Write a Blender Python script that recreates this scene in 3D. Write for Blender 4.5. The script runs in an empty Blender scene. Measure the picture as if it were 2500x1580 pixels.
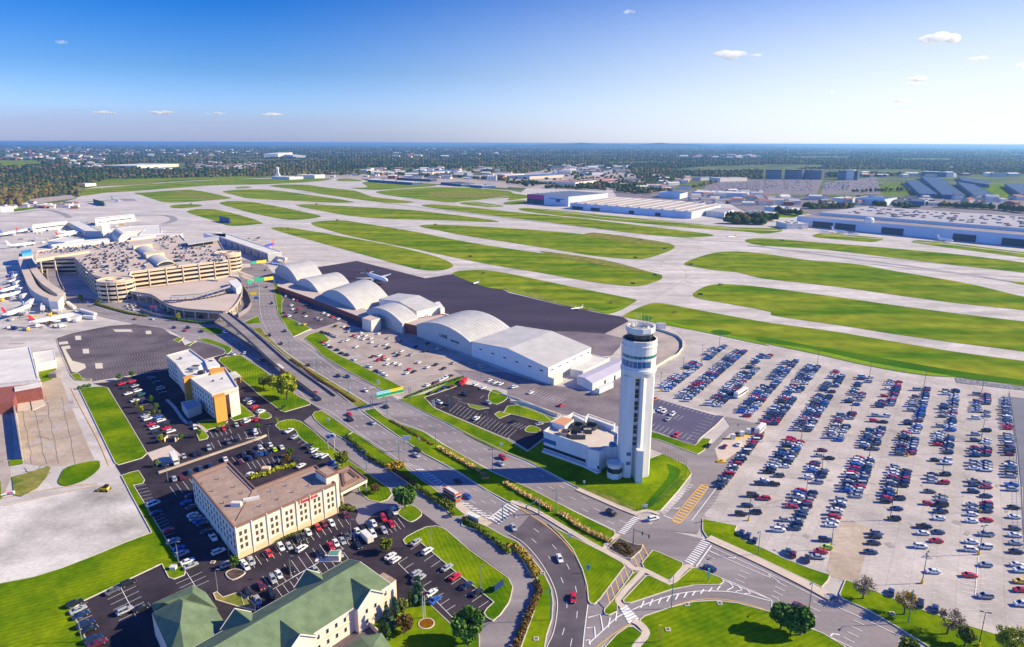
SUN_E, SKY_E, EXPO = 5.0, .13, 0.86
SUN_C = (1, .865, .54)
SKY_AIR, SKY_DUST, SKY_OZ, SKY_SAT = 1.0, 1.0, 3.0, 1.2
SKY_T = [(0, (.29,.325,.60)), (.045, (.23,.29,.50)), (.09, (.135,.21,.36)), (.18, (.018,.14,.32)), (.3, (.03,.15,.40)), (.45, (.05,.14,.42)), (1, (.06,.16,.46))]
SKY_GLOW = (4.3, 4.5, 4.8, 1)
SKY_BACK_FILL = (1.7, 4.3, 11, 1)
HAZE, HAZE_C, HAZE_G = 5.4e-5, (.29,.58,1,1), .45
VB = 3
import bpy, bmesh, math, random
import numpy as np
from mathutils import Vector, Matrix
from mathutils.geometry import tessellate_polygon
R = random.Random(7)
C = bpy.context.scene.collection
# ---------------- survey: points read from the photograph, put on the real ground plane ----------------
F0 = 1606*2500/2408; CX, CY = 1250, 790; CH = 130.0
ROLL = math.atan(8.5/2500); PITCH = math.atan((CY-349.25)/F0)
cr, sr, cp, sp = math.cos(ROLL), math.sin(ROLL), math.cos(PITCH), math.sin(PITCH)
def gp(px, py, z=0.0):
    x = (px-CX)/F0; y = -(py-CY)/F0
    x, y = cr*x-sr*y, sr*x+cr*y
    dx, dy, dz = x, y*sp+cp, y*cp-sp
    k = (z-CH)/dz
    return (dx*k, dy*k)
def pj(X, Y, Z):
    z = Z-CH; v = Y*sp+z*cp; w = Y*cp-z*sp
    a, b = X/w, v/w
    a, b = cr*a+sr*b, -sr*a+cr*b
    return CX+a*F0, CY-b*F0
ORG = dict(A=(0,300),B=(600,300),C=(1240,300),D=(1860,300),E=(0,560),F=(600,600),G=(1240,640),H=(1860,640),I=(0,820),J=(600,900),K=(1240,900),L=(1860,940),M=(0,1180),N=(600,1180),O=(1240,1180),P=(1860,1180))
ZS = {c: 3.7625 for c in ORG}
ORG.update(a=(0,540), b=(300,540), c=(1050,740), t=(1440,760), u=(1300,980)); ZS.update(a=7.525, b=6.02, c=9.5125, t=9.5125, u=6.918)
def px(t, u, v): return ORG[t][0]+u/ZS[t], ORG[t][1]+v/ZS[t]
def g(t, u, v, z=0.0): return gp(*px(t, u, v), z)
def pts(s, z=0.0):
    out = []; t = None
    for w in s.split():
        if len(w) == 1 and w.isalpha(): t = w
        else:
            u, v = w.split(','); out.append(g(t, float(u), float(v), z))
    return out
def smooth(p, closed=True, n=4):
    m = len(p); out = []
    rng = range(m) if closed else range(m-1)
    for i in rng:
        if closed: a, b, c, d = p[i-1], p[i], p[(i+1) % m], p[(i+2) % m]
        else: a, b, c, d = p[max(i-1,0)], p[i], p[i+1], p[min(i+2,m-1)]
        # centripetal-ish: limit tangents by segment length
        L = math.dist(b, c)
        def tan(q0, q1, q2):
            l = math.dist(q0, q1)+math.dist(q1, q2)+1e-6
            return ((q2[0]-q0[0])/l*L, (q2[1]-q0[1])/l*L)
        t1, t2 = tan(a, b, c), tan(b, c, d)
        for k in range(n):
            s = k/n; s2, s3 = s*s, s*s*s
            h1, h2, h3, h4 = 2*s3-3*s2+1, -2*s3+3*s2, s3-2*s2+s, s3-s2
            out.append(tuple(h1*b[j]+h2*c[j]+h3*t1[j]+h4*t2[j] for j in (0,1)))
    if not closed: out.append(p[-1])
    return out
# ---------------- objects ----------------
def tag(o, label=None, cat=None, group=None, kind=None):
    if label: o['label'] = label
    if cat: o['category'] = cat
    if group: o['group'] = group
    if kind: o['kind'] = kind
    return o
def mesh(name, V, Fc, mats, mi=None, sm=False):
    me = bpy.data.meshes.new(name); me.from_pydata(V, [], Fc)
    for m in (mats if isinstance(mats, (list, tuple)) else [mats]): me.materials.append(m)
    if mi: me.polygons.foreach_set('material_index', mi)
    if sm: me.polygons.foreach_set('use_smooth', [True]*len(me.polygons))
    me.update(); return me
def link(name, me, parent=None, loc=None, rz=0):
    o = bpy.data.objects.new(name, me); C.objects.link(o)
    if parent: o.parent = parent
    if loc: o.location = loc
    if rz: o.rotation_euler.z = rz
    return o
def empty(name, loc, rz=0, label=None, cat=None, group=None):
    o = bpy.data.objects.new(name, None); C.objects.link(o); o.location = loc; o.rotation_euler.z = rz
    o.empty_display_size = .5
    return tag(o, label, cat, group)
class MB:
    def __init__(s): s.V, s.F, s.I = [], [], []
    def add(s, V, Fc, mi=0):
        n = len(s.V); s.V += [tuple(v) for v in V]; s.F += [tuple(i+n for i in f) for f in Fc]; s.I += [mi]*len(Fc)
    def box(s, x0, y0, z0, x1, y1, z1, mi=0):
        s.add([(x0,y0,z0),(x1,y0,z0),(x1,y1,z0),(x0,y1,z0),(x0,y0,z1),(x1,y0,z1),(x1,y1,z1),(x0,y1,z1)],
              [(0,3,2,1),(4,5,6,7),(0,1,5,4),(1,2,6,5),(2,3,7,6),(3,0,4,7)], mi)
    def bar(s, a, b, w, h=None, mi=0):       # box beam from a to b
        a, b = Vector(a), Vector(b); d = b-a
        if d.length < 1e-6: return
        h = h or w; d.normalize()
        up = Vector((0,0,1)) if abs(d.z) < .95 else Vector((0,1,0))
        x = d.cross(up).normalized()*w/2; y = x.cross(d).normalized()*h/2
        V = [a-x-y, a+x-y, a+x+y, a-x+y, b-x-y, b+x-y, b+x+y, b-x+y]
        s.add(V, [(0,3,2,1),(4,5,6,7),(0,1,5,4),(1,2,6,5),(2,3,7,6),(3,0,4,7)], mi)
    def cone(s, a, b, r0, r1, n=8, mi=0, caps=True):
        a, b = Vector(a), Vector(b); d = (b-a).normalized()
        up = Vector((0,0,1)) if abs(d.z) < .95 else Vector((0,1,0))
        x = d.cross(up).normalized(); y = x.cross(d).normalized()
        V = []
        for c, r in ((a, r0), (b, r1)):
            for i in range(n):
                t = 2*math.pi*i/n; V.append(c+x*r*math.cos(t)+y*r*math.sin(t))
        Fc = [(i, (i+1) % n, n+(i+1) % n, n+i) for i in range(n)]
        if caps: Fc += [tuple(range(n-1,-1,-1)), tuple(range(n, 2*n))]
        s.add(V, Fc, mi)
    def lathe(s, prof, n=24, mi=0, c=(0,0), a0=0, mis=None):
        k = len(prof); V = []
        for r, z in prof:
            for i in range(n):
                t = a0+2*math.pi*i/n; V.append((c[0]+r*math.cos(t), c[1]+r*math.sin(t), z))
        for j in range(k-1):
            s.add(V[j*n:(j+2)*n], [(i, (i+1) % n, n+(i+1) % n, n+i) for i in range(n)], mis[j] if mis else mi)
    def prism(s, poly, z0, z1, mi=0, mt=None, bottom=False):
        n = len(poly)
        A = sum(poly[i][0]*poly[(i+1)%n][1]-poly[(i+1)%n][0]*poly[i][1] for i in range(n))
        if A < 0: poly = poly[::-1]
        V = [(x,y,z0) for x,y in poly]+[(x,y,z1) for x,y in poly]
        s.add(V, [(i,(i+1)%n,n+(i+1)%n,n+i) for i in range(n)], mi)
        T = tessellate_polygon([[Vector((x,y,0)) for x,y in poly]])
        top = []
        for t in T:
            a,b,c = (poly[i] for i in t)
            if (b[0]-a[0])*(c[1]-a[1])-(b[1]-a[1])*(c[0]-a[0]) < 0: t = t[::-1]
            top.append(t)
        s.add([(x,y,z1) for x,y in poly], top, mi if mt is None else mt)
        if bottom: s.add([(x,y,z0) for x,y in poly], [tuple(t)[::-1] for t in top], mi)
    def build(s, name, mats, parent=None, loc=None, rz=0, sm=False):
        return link(name, mesh(name, s.V, s.F, mats, s.I, sm), parent, loc, rz)
def off(poly, d):
    n = len(poly); A = sum(poly[i][0]*poly[(i+1)%n][1]-poly[(i+1)%n][0]*poly[i][1] for i in range(n)); sg = 1 if A > 0 else -1
    out = []
    for i in range(n):
        a, b, c = Vector(poly[i-1]), Vector(poly[i]), Vector(poly[(i+1)%n])
        e1 = (b-a).normalized(); e2 = (c-b).normalized()
        n1 = Vector((e1.y,-e1.x))*sg; n2 = Vector((e2.y,-e2.x))*sg
        m = (n1+n2); m = m.normalized() if m.length > 1e-4 else n1
        k = d/max(.4, m.dot(n1)); out.append((b.x+m.x*k, b.y+m.y*k))
    return out
# ---------------- materials ----------------
def srgb(c): return tuple(((v/255)/12.92 if v/255 <= .04045 else ((v/255+.055)/1.055)**2.4) for v in c)
MATS = {}
def mat(name, col, rough=.8, metal=0, spec=.3, var=0, scale=.2, col2=None, coat=0, stripes=None, streak=None, alpha=None, detail=3, thr=(.35,.7), fine=0, fs=6, slab=None):
    if name in MATS: return MATS[name]
    m = bpy.data.materials.new(name); m.use_nodes = True; nt = m.node_tree; N, L = nt.nodes, nt.links
    b = N['Principled BSDF']; b.inputs['Roughness'].default_value = rough; b.inputs['Metallic'].default_value = metal
    b.inputs['Specular IOR Level'].default_value = spec; b.inputs['Coat Weight'].default_value = coat
    c = (*col, 1); MATS[name] = m
    if not (var or col2 or stripes or streak or fine):
        b.inputs['Base Color'].default_value = c; return m
    geo = N.new('ShaderNodeNewGeometry'); mp = N.new('ShaderNodeMapping'); L.new(geo.outputs['Position'], mp.inputs['Vector'])
    if streak: mp.inputs['Rotation'].default_value = (0,0,streak[0]); mp.inputs['Scale'].default_value = (streak[1], streak[2], streak[3] if len(streak) > 3 else 1)
    no = N.new('ShaderNodeTexNoise'); no.inputs['Scale'].default_value = scale; no.inputs['Detail'].default_value = detail; no.inputs['Roughness'].default_value = .6
    L.new(mp.outputs['Vector'], no.inputs['Vector'])
    rp = N.new('ShaderNodeValToRGB'); L.new(no.outputs['Fac'], rp.inputs['Fac'])
    e = rp.color_ramp.elements; e[0].position, e[1].position = thr
    e[0].color = (*[v*(1-var) for v in col], 1); e[1].color = (*(col2 if col2 else [min(1,v*(1+var)) for v in col]), 1)
    last = rp.outputs['Color']
    if fine:
        n2 = N.new('ShaderNodeTexNoise'); n2.inputs['Scale'].default_value = fs; n2.inputs['Detail'].default_value = 2; L.new(geo.outputs['Position'], n2.inputs['Vector'])
        mr = N.new('ShaderNodeMapRange'); L.new(n2.outputs['Fac'], mr.inputs['Value']); mr.inputs['From Min'].default_value = .3; mr.inputs['From Max'].default_value = .7
        mr.inputs['To Min'].default_value = 1-fine; mr.inputs['To Max'].default_value = 1+fine
        mx = N.new('ShaderNodeVectorMath'); mx.operation = 'SCALE'; L.new(last, mx.inputs[0]); L.new(mr.outputs['Result'], mx.inputs['Scale']); last = mx.outputs['Vector']
    if stripes:
        ang, wid, amt = stripes
        m2 = N.new('ShaderNodeMapping'); m2.inputs['Rotation'].default_value = (0,0,ang); L.new(geo.outputs['Position'], m2.inputs['Vector'])
        wv = N.new('ShaderNodeTexWave'); wv.inputs['Scale'].default_value = 1/wid; wv.inputs['Distortion'].default_value = .3; L.new(m2.outputs['Vector'], wv.inputs['Vector'])
        mr = N.new('ShaderNodeMapRange'); L.new(wv.outputs['Fac'], mr.inputs['Value']); mr.inputs['From Min'].default_value = .3; mr.inputs['From Max'].default_value = .7; mr.inputs['To Min'].default_value = 1-amt; mr.inputs['To Max'].default_value = 1+amt
        mx = N.new('ShaderNodeVectorMath'); mx.operation = 'SCALE'; L.new(last, mx.inputs[0]); L.new(mr.outputs['Result'], mx.inputs['Scale']); last = mx.outputs['Vector']
    if slab:
        m2 = N.new('ShaderNodeMapping'); m2.inputs['Rotation'].default_value = (0,0,slab[1]); L.new(geo.outputs['Position'], m2.inputs['Vector'])
        bt = N.new('ShaderNodeTexBrick'); bt.offset = 0; bt.inputs['Scale'].default_value = 1/slab[0]; bt.inputs['Brick Width'].default_value = 1; bt.inputs['Row Height'].default_value = 1; bt.inputs['Mortar Size'].default_value = .012; bt.inputs['Mortar Smooth'].default_value = .3
        q = slab[2]; bt.inputs['Color1'].default_value = (1-q,1-q,1-q,1); bt.inputs['Color2'].default_value = (1+q*.5,1+q*.5,1+q*.5,1); bt.inputs['Mortar'].default_value = (.72,.70,.70,1); L.new(m2.outputs['Vector'], bt.inputs['Vector'])
        # stains: broad irregular patches worn into the slabs
        n3 = N.new('ShaderNodeTexNoise'); n3.inputs['Scale'].default_value = .012; n3.inputs['Detail'].default_value = 9; n3.inputs['Roughness'].default_value = .7; L.new(geo.outputs['Position'], n3.inputs['Vector'])
        mr = N.new('ShaderNodeMapRange'); L.new(n3.outputs['Fac'], mr.inputs['Value']); mr.inputs['From Min'].default_value = .35; mr.inputs['From Max'].default_value = .6; mr.inputs['To Min'].default_value = .84; mr.inputs['To Max'].default_value = 1.03
        mx = N.new('ShaderNodeVectorMath'); mx.operation = 'MULTIPLY'; L.new(last, mx.inputs[0]); L.new(bt.outputs['Color'], mx.inputs[1])
        m4 = N.new('ShaderNodeVectorMath'); m4.operation = 'SCALE'; L.new(mx.outputs['Vector'], m4.inputs[0]); L.new(mr.outputs['Result'], m4.inputs['Scale']); last = m4.outputs['Vector']
    L.new(last, b.inputs['Base Color'])
    return m
GR = (.052,.128,.002); GR2 = (.175,.235,.004)
def grass(name, stripes=None, c1=GR, c2=GR2, scale=.05, streak=None, fine=.16, fs=.55):
    return mat(name, c1, 1, spec=0, col2=c2, scale=scale, detail=10, thr=(.36,.64), stripes=stripes, streak=streak, fine=fine, fs=fs)
M_GRASS = grass('grass_blades')
M_DITCH = grass('shaded_ditch_grass', c1=(.025,.10,.004), c2=(.07,.16,.008), scale=.03, streak=(.6,.3,2))  # ditch grass with the ditch's shade put into its darker green
M_LIME = grass('bright_cut_grass', c1=(.13,.24,.004), c2=(.20,.29,.008), scale=.03)
M_FIELD = grass('airfield_grass', c1=(.055,.14,.004), c2=(.23,.25,.018), scale=.016, streak=(.25,.45,2.2), fine=.22, fs=.07)
M_MOW1 = grass('mown_grass_a', (math.radians(35), 4.2, .07))
M_MOW2 = grass('mown_grass_b', (math.radians(-20), 4.5, .10))
M_MOW3 = grass('mown_grass_c', (math.radians(62), 5.5, .08))
M_DRY = grass('dry_grass', c1=(.10,.15,.015), c2=(.27,.22,.07), scale=.12)
M_CONC = mat('airfield_concrete', (.45,.405,.375), .85, var=.10, scale=.02, detail=8, fine=.05, fs=.4, streak=(.24,.5,3), col2=(.63,.57,.53), slab=(7.5,-.84,.10))
M_LOT = mat('lot_concrete', (.39,.345,.32), .85, var=.08, scale=.05, detail=8, col2=(.54,.48,.445), slab=(6,-.98,.07), fine=.06, fs=.8)
M_TAN = mat('tan_asphalt', (.33,.27,.235), .9, var=.12, scale=.06, detail=8, col2=(.45,.37,.32), fine=.08, fs=.7)
M_ROAD = mat('road_asphalt', (.20,.172,.178), .85, var=.12, scale=.04, detail=8, col2=(.30,.262,.265), fine=.07, fs=.9, streak=(.9,.3,2))
M_CURVE = mat('dark_road_asphalt', (.075,.062,.075), .85, var=.1, scale=.08, detail=6, col2=(.14,.115,.13), fine=.08)
M_DARK = mat('fresh_asphalt', (.026,.020,.030), .9, spec=.15, var=.15, scale=.08, detail=7, col2=(.056,.043,.056), fine=.1, fs=1)
M_APRON = mat('sealed_apron', (.040,.031,.052), .85, spec=.15, var=.1, scale=.02, detail=8, col2=(.066,.05,.08), streak=(.3,.4,2), fine=.06, fs=.5)
M_APR2 = mat('worn_apron', (.13,.10,.13), .85, var=.15, scale=.03, detail=8, col2=(.25,.205,.215), fine=.08, fs=.5)
M_FADE = mat('faded_asphalt', (.155,.125,.14), .9, var=.15, scale=.05, detail=8, col2=(.24,.20,.21), fine=.1, fs=.8)
M_BROWN = mat('brown_asphalt', (.085,.065,.078), .9, var=.15, scale=.05, detail=8, col2=(.15,.12,.13), fine=.1, fs=.8)
M_GRAVEL = mat('pale_gravel', (.33,.30,.28), .95, var=.3, scale=.035, detail=12, col2=(.60,.56,.52), fine=.1, fs=.8, thr=(.3,.6))
M_YARD = mat('yard_concrete', (.36,.28,.21), .9, var=.1, scale=.06, detail=8, col2=(.48,.39,.31), fine=.08, fs=.6)
M_WALK = mat('pavement_concrete', (.54,.44,.36), .9, var=.08, scale=.3, fine=.08)
M_KERB = mat('kerb_concrete', (.58,.52,.42), .85, var=.08, scale=.5)
M_MULCH = mat('bark_mulch', (.06,.04,.035), .95, var=.3, scale=.6, col2=(.13,.09,.07), fine=.3, fs=3)
M_ROCK = mat('rip_rap_stone', (.13,.13,.16), .95, var=.4, scale=.7, col2=(.30,.29,.33), fine=.3, fs=2)
M_WHITE = mat('white_road_paint', (.78,.76,.74), .6, var=.1, scale=1.5)
M_YEL = mat('yellow_road_paint', (.75,.42,.06), .6, var=.1, scale=1.5)
M_RUB = mat('tyre_rubber_stain', (.22,.195,.22), .85, var=.3, scale=.03, col2=(.40,.365,.37), streak=(.84,.12,4), detail=6)
M_JOINT = mat('joint_sealant', (.20,.18,.19), .9)
# ---------------- ground sheets ----------------
LZ = .05
SHN = [0]
def sheet(name, s, m, layer, sm=0, kerb=0, n=4, raw=None, label=None):
    p = raw or pts(s)
    if sm: p = smooth(p, True, n)
    z = layer*LZ+SHN[0]*.0013
    SHN[0] = (SHN[0]+1) % 36
    T = tessellate_polygon([[Vector((x,y,0)) for x,y in p]])
    Fc = []
    for t in T:
        a,b,c = (p[i] for i in t)
        if (b[0]-a[0])*(c[1]-a[1])-(b[1]-a[1])*(c[0]-a[0]) < 0: t = t[::-1]
        Fc.append(t)
    o = link(name, mesh(name, [(x,y,z) for x,y in p], Fc, m)); tag(o, label, kind='structure')
    if kerb:
        q = off(p, kerb); mb = MB(); k = len(p)
        V = [(x,y,0.02) for x,y in q]+[(x,y,z+.1) for x,y in q]+[(x,y,z+.1) for x,y in p]+[(x,y,z-.02) for x,y in p]
        for j in range(3): mb.add(V[j*k:(j+2)*k], [(i,(i+1)%k,k+(i+1)%k,k+i) for i in range(k)])
        if sum(p[i][0]*p[(i+1)%k][1]-p[(i+1)%k][0]*p[i][1] for i in range(k)) < 0: mb.F = [f[::-1] for f in mb.F]
        tag(mb.build('kerb', M_KERB), kind='structure')
    return o
SGN = [0]
def strip_geo(mb, p, w, z, dash=None, mi=0):
    SGN[0] = (SGN[0]+1) % 25; z += SGN[0]*.0012
    segs = []
    if dash is None: segs = [p]
    else:
        on, offl = dash; pos = 0; cur = [p[0]]; rem = on; draw = True
        for i in range(len(p)-1):
            a, b = Vector(p[i]), Vector(p[i+1]); L = (b-a).length; d = 0
            while L-d > rem:
                d += rem; q = a.lerp(b, d/L)
                if draw: cur.append(tuple(q)); segs.append(cur); cur = []
                else: cur = [tuple(q)]
                draw = not draw; rem = on if draw else offl
            rem -= L-d
            if draw: cur.append(tuple(b))
        if draw and len(cur) > 1: segs.append(cur)
    for q in segs:
        n = len(q); l, r = [], []
        for i in range(n):
            a = Vector(q[max(i-1,0)]); b = Vector(q[min(i+1,n-1)]); d = (b-a)
            if d.length < 1e-6: d = Vector((1,0))
            d.normalize(); nn = Vector((-d.y, d.x))*w/2
            l.append((q[i][0]+nn.x, q[i][1]+nn.y, z)); r.append((q[i][0]-nn.x, q[i][1]-nn.y, z))
        mb.add(l+r, [(n+i, n+i+1, i+1, i) for i in range(n-1)], mi)
# terrain
def terrain():
    V, Fc = [], []
    rs = [0, 300, 800, 1500, 3000, 6000, 12000, 25000, 50000, 90000]; n = 64
    V.append((0,0,0))
    for r in rs[1:]:
        for i in range(n):
            t = 2*math.pi*i/n; V.append((r*math.cos(t), r*math.sin(t), 0))
    Fc += [(0, 1+i, 1+(i+1) % n) for i in range(n)]
    for k in range(len(rs)-2):
        for i in range(n): Fc.append((1+k*n+i, 1+(k+1)*n+i, 1+(k+1)*n+(i+1) % n, 1+k*n+(i+1) % n))
    m = mat('countryside', (.06,.085,.03), .95, spec=.1, col2=(.16,.18,.05), scale=.004, detail=8, thr=(.4,.65))
    tag(link('ground', mesh('ground', V, Fc, m)), 'flat green countryside stretching to the horizon', kind='structure')
terrain()
sheet('airfield_pavement', "A -1400,860 0,825 120,818 350,785 690,700 740,672 745,650 780,608 880,588 1600,540 2408,500 B 560,492 780,488 1050,515 1100,530 1190,560 1760,572 2408,618 C 120,640 170,600 950,590 2000,700 2120,730 2300,740 D 0,780 500,760 2408,900 3600,1040 H 4200,1500 P 4200,1700 O 0,2300 M -1400,2300 M -1400,0", M_CONC, 1)
ISL = ["A 1235,645 1330,640 1600,620 1760,615 2120,688 2110,697 1700,730 1540,733 1450,715 1300,665",
"A 1560,765 1600,756 1700,748 1800,750 1850,756 1840,768 1680,785 1590,782",
"A 1715,815 1800,795 1960,795 2260,865 2400,915 2400,928 2130,948 1990,905 1850,865",
"B -242,738 -160,720 0,722 300,770 560,825 690,857 640,875 520,888 390,890 200,860 0,815 -120,780",
"B -212,632 -100,618 100,612 280,622 600,665 1000,728 850,735 400,715 100,700 0,690 -120,660",
"B 215,578 350,567 560,570 700,590 1000,625 1170,680 1550,728 1450,738 1280,735 900,685 500,620",
"B 1090,545 1500,560 1760,575 1480,600 1180,617 960,597 1115,592",
"B 1210,630 1500,605 1800,592 2100,602 2408,627 C 60,650 170,665 180,690 0,712 B 2408,690 2000,720 1900,733 1700,715 1400,680 1230,650",
"B 1960,740 2080,724 2200,738 2370,768 2200,772",
"C 0,725 150,712 175,735 60,752 -40,745",
"B 455,755 600,748 900,765 1500,800 1900,845 2100,870 2330,908 2200,910 1800,895 1300,882 1000,860 750,820",
"B 1615,760 1700,750 2000,770 2408,815 C 600,872 1000,918 1500,978 1890,1030 1800,1048 1600,1052 1200,1020 700,955 0,870 B 2000,818 1700,780",
"B 600,928 680,905 880,897 1050,920 1340,965 1600,1010 2000,1090 2408,1155 C 500,1225 1000,1300 1400,1395 1418,1415 1405,1440 1330,1470 1220,1500 1100,1500 800,1467 480,1412 200,1362 0,1332 B 2000,1255 1500,1150 1000,1050 760,985",
"B 1590,948 1700,935 2000,945 2408,968 C 500,1005 1000,1060 1400,1095 1500,1115 1532,1140 1500,1170 1350,1225 1250,1250 1120,1252 800,1225 400,1160 0,1098 B 2000,1035 1750,985",
"C 92,790 180,783 400,798 900,850 1500,905 2000,955 2408,968 D 120,965 190,985 170,1000 20,1018 C 2200,1002 1800,975 1200,922 600,865 200,820",
"B 230,966 300,960 400,965 600,995 700,1010 1300,1120 1700,1215 1850,1270 1905,1310 1880,1335 1800,1355 1680,1358 1550,1340 1000,1190 600,1080 350,1010",
"B 1900,1385 1950,1365 2050,1355 2200,1355 2408,1385 G 500,210 900,290 1150,340 1182,352 1140,385 1060,430 940,475 850,465 500,385 0,262 F 2200,380 1920,275",
"C 1620,1300 1640,1280 1750,1235 1900,1195 2000,1185 2150,1185 2408,1210 H 400,-20 650,0 900,25 1200,80 1500,130 1900,200 2200,270 2408,320 2900,420 2900,520 2408,445 1800,380 1200,300 700,230 300,185 0,150 G 2100,95 1900,75 1680,40 1630,30",
"G 1700,300 1720,275 1780,240 1850,215 1960,203 2150,212 2408,240 H 600,310 1200,395 1800,475 2408,548 2900,610 2900,900 2408,825 1800,745 1200,660 700,580 100,492 G 2408,458 2000,380 1750,335",
"G 1060,495 1090,475 1180,430 1300,385 1370,377 1450,385 1900,470 2408,560 H 600,630 1200,730 1800,830 2408,910 2900,980 2900,1230 2408,1145 1780,1060 1500,1045 1000,960 500,850 0,745 G 2000,680 1500,590 1250,540 1100,515",
"C 2180,1078 2250,1062 2408,1064 D 400,1090 1150,1150 1800,1210 2408,1285 2900,1350 2900,1440 2408,1377 1800,1310 1200,1240 600,1170 0,1127 C 2250,1115 2190,1092",
"D 465,1038 490,1025 560,1015 800,1032 1100,1060 1060,1090 1000,1095 700,1072 500,1052",
"D 1380,1088 1450,1080 1800,1115 2408,1190 2900,1240 2900,1300 2408,1238 1900,1172 1400,1102",
"H 2262,178 2408,185 2700,195 2700,260 2408,212",
"B -500,508 0,515 300,512 760,510 775,522 560,545 180,565 -240,572 -660,600 A 1200,630 1000,640 880,655 740,672 745,650 780,610 1000,592 1400,560 1600,545 2000,522",
"A 850,552 1050,520 1700,505 2408,480 2408,492 1500,538 1000,578 860,590",
"B 850,515 930,512 1050,525 1050,537 860,535", "B -80,590 0,585 55,594 0,601 -80,604"]
for s in ISL: sheet('grass_field', s, M_FIELD, 4, 1)
# runway rubber and joints
rub = MB()
for s, w in [("B 480,632 700,655 1000,695 1500,765 1900,812 2408,878", 9), ("C 0,882 500,935 1100,1005 1700,1062", 8), ("C 1700,1078 2408,1112 D 0,1142 800,1215 1600,1290 2408,1375 3000,1450", 7), ("C 2200,1130 2408,1150 D 600,1220 H 700,-45 1500,60 2408,200 2900,280", 10), ("H 1000,20 1700,95 2408,140", 7)]:
    strip_geo(rub, smooth(pts(s), False), w, LZ+.012)
tag(rub.build('runway_rubber', M_RUB), kind='structure')
yl = MB()
for s in ["F 640,190 1020,120 1640,285 1800,270 2050,200","B 700,1400 1050,1290 1300,1330 1600,1430","G 1130,400 1240,370 1440,280 1470,255 1600,180 1640,130 1600,60 1500,20 1410,0","G 1470,120 1480,150","G 1110,540 1600,700 1900,740 2400,840 H 500,1010 1400,1180","C 1400,1330 1440,1250 1600,1150 1740,1120 1750,1180","A 900,900 1300,840 1560,850 1620,900 1480,960 1700,1000"]:
    strip_geo(yl, smooth(pts(s), False), .5, LZ+.02)
tag(yl.build('taxiway_line', mat('taxi_paint', (.33,.25,.12), .8)), kind='structure')
svc = MB()
for s in ["C 230,788 600,830 900,872 1500,912 2000,968 2408,990 D 150,990","D 560,1028 1100,1068","D 1400,1092 1700,1118 2408,1205 3000,1290","B 1900,735 2100,715 2408,675","B 1990,722 2300,765"]:
    strip_geo(svc, smooth(pts(s), False), 5, 4*LZ+.02)
tag(svc.build('service_road', M_CONC), kind='structure')
# sealed apron and lots
sheet('apron', "F 560,215 650,200 850,168 1020,140 1650,300 1900,262 2300,380 2408,425 G 0,280 500,400 850,470 1060,505 1112,545 890,660 1050,700 1030,780 950,860 770,870 300,800 0,640 F 1900,640 1000,420 700,330 600,330", M_APRON, 2)
sheet('worn_apron', "G 430,640 640,640 880,660 1050,700 1030,780 940,862 775,862 760,790", M_APR2, 3, 0)
sheet('apron_pavement', "G 1112,545 1350,600 1560,690 1612,740 1610,820 1340,975 1040,900 1050,700 890,660", M_TAN, 3)
sheet('parking_pavement', "F 440,840 640,770 860,690 1070,700 1450,800 1570,835 2408,1170 G 340,1160 200,1250? ".replace('200,1250? ', '') + "F 2408,1300 2000,1195 1450,1385 1300,1360 540,900", M_TAN, 2)
sheet('brown_parking_pavement', "F 300,440 350,400 1090,690 1060,760 860,700 640,770 520,760 320,640", M_BROWN, 3)
sheet('faded_parking_pavement', "F 1900,1140 2408,1170 G 340,1120 650,1170 830,1235 1030,1040 1100,1200 1320,1240 K 1300,300 1300,600 980,520 700,430 480,420 0,245 F 2408,1330 2000,1200", M_FADE, 3)
sheet('visitor_parking_pavement', "J 1640,270 1890,180 1960,140 2100,160 2300,230 2408,262 K 60,330 330,430 410,500 330,640 185,755 0,640 J 2408,650 2100,520 1750,370", M_DARK, 4, 0, .3)
sheet('staff_parking_pavement', "K 1300,260 1380,285 1890,430 1990,440 1900,530 1760,645 1720,712 1640,690 1300,560", mat('violet_asphalt', (.085,.075,.13), .85, var=.1, scale=.1, fine=.1), 4, 0, .25)
sheet('road', "E 590,600 600,720 900,800 1230,870 1560,930 1700,1010 2120,1180 J 0,0 200,150 480,330 600,380 530,480 870,770 1110,950 1330,1110 1340,1200 1450,1290 N 1610,265 1790,400 2050,600 2408,860 2460,960 2408,1130 2270,1270 2130,1300 2150,1700 O 900,1700 850,1505 1000,1380 1250,1230 1500,1130 1800,1080 2100,1095 2408,1180 P 300,1290 850,1600 1750,1640 1600,1505 1000,1180 720,1060 540,960 0,700 O 1850,500 1780,510 1400,420 1200,330 K 1190,1350 1000,1280 640,1105 200,870 0,790 J 2100,640 1900,540 1700,440 1410,290 1300,215 1000,40 F 880,1119 700,1000 590,900 540,850 440,840 330,650 280,430 260,340 250,250 200,190 100,150 0,130 -60,130 -60,500 -100,720 E 2100,780 1950,840 1500,740 1250,680 900,650 640,600", M_ROAD, 2)
sheet('access_road', "O 1380,290 K 1380,1310 1440,1350 1600,1180 1690,1030 1690,960 1640,880 1400,770 1290,730 1290,640 1400,660 1740,800 1800,740 1890,680 2040,530 1980,440 2350,520 2340,610 1960,1110 1890,1250 1810,1330 O 1780,510 1790,340 1740,470 1300,420", M_ROAD, 3)
sheet('parking_pavement', "G 1340,980 1620,820 1640,740 1560,650 1500,600 2408,790 H 0,745 500,860 1000,965 1500,1060 2408,1190 3400,1380 P 4000,1700 2600,1700 2408,1470 1300,1110 860,930 760,900 560,950 440,780 0,600 O 1790,300 K 1900,1200 1960,1120 2345,610 2340,520 2010,440 1320,262", M_LOT, 2)
sheet('toll_plaza_pavement', "K 2040,600 2330,625 1960,870 1930,840 1900,740", M_WALK, 4)
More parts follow.
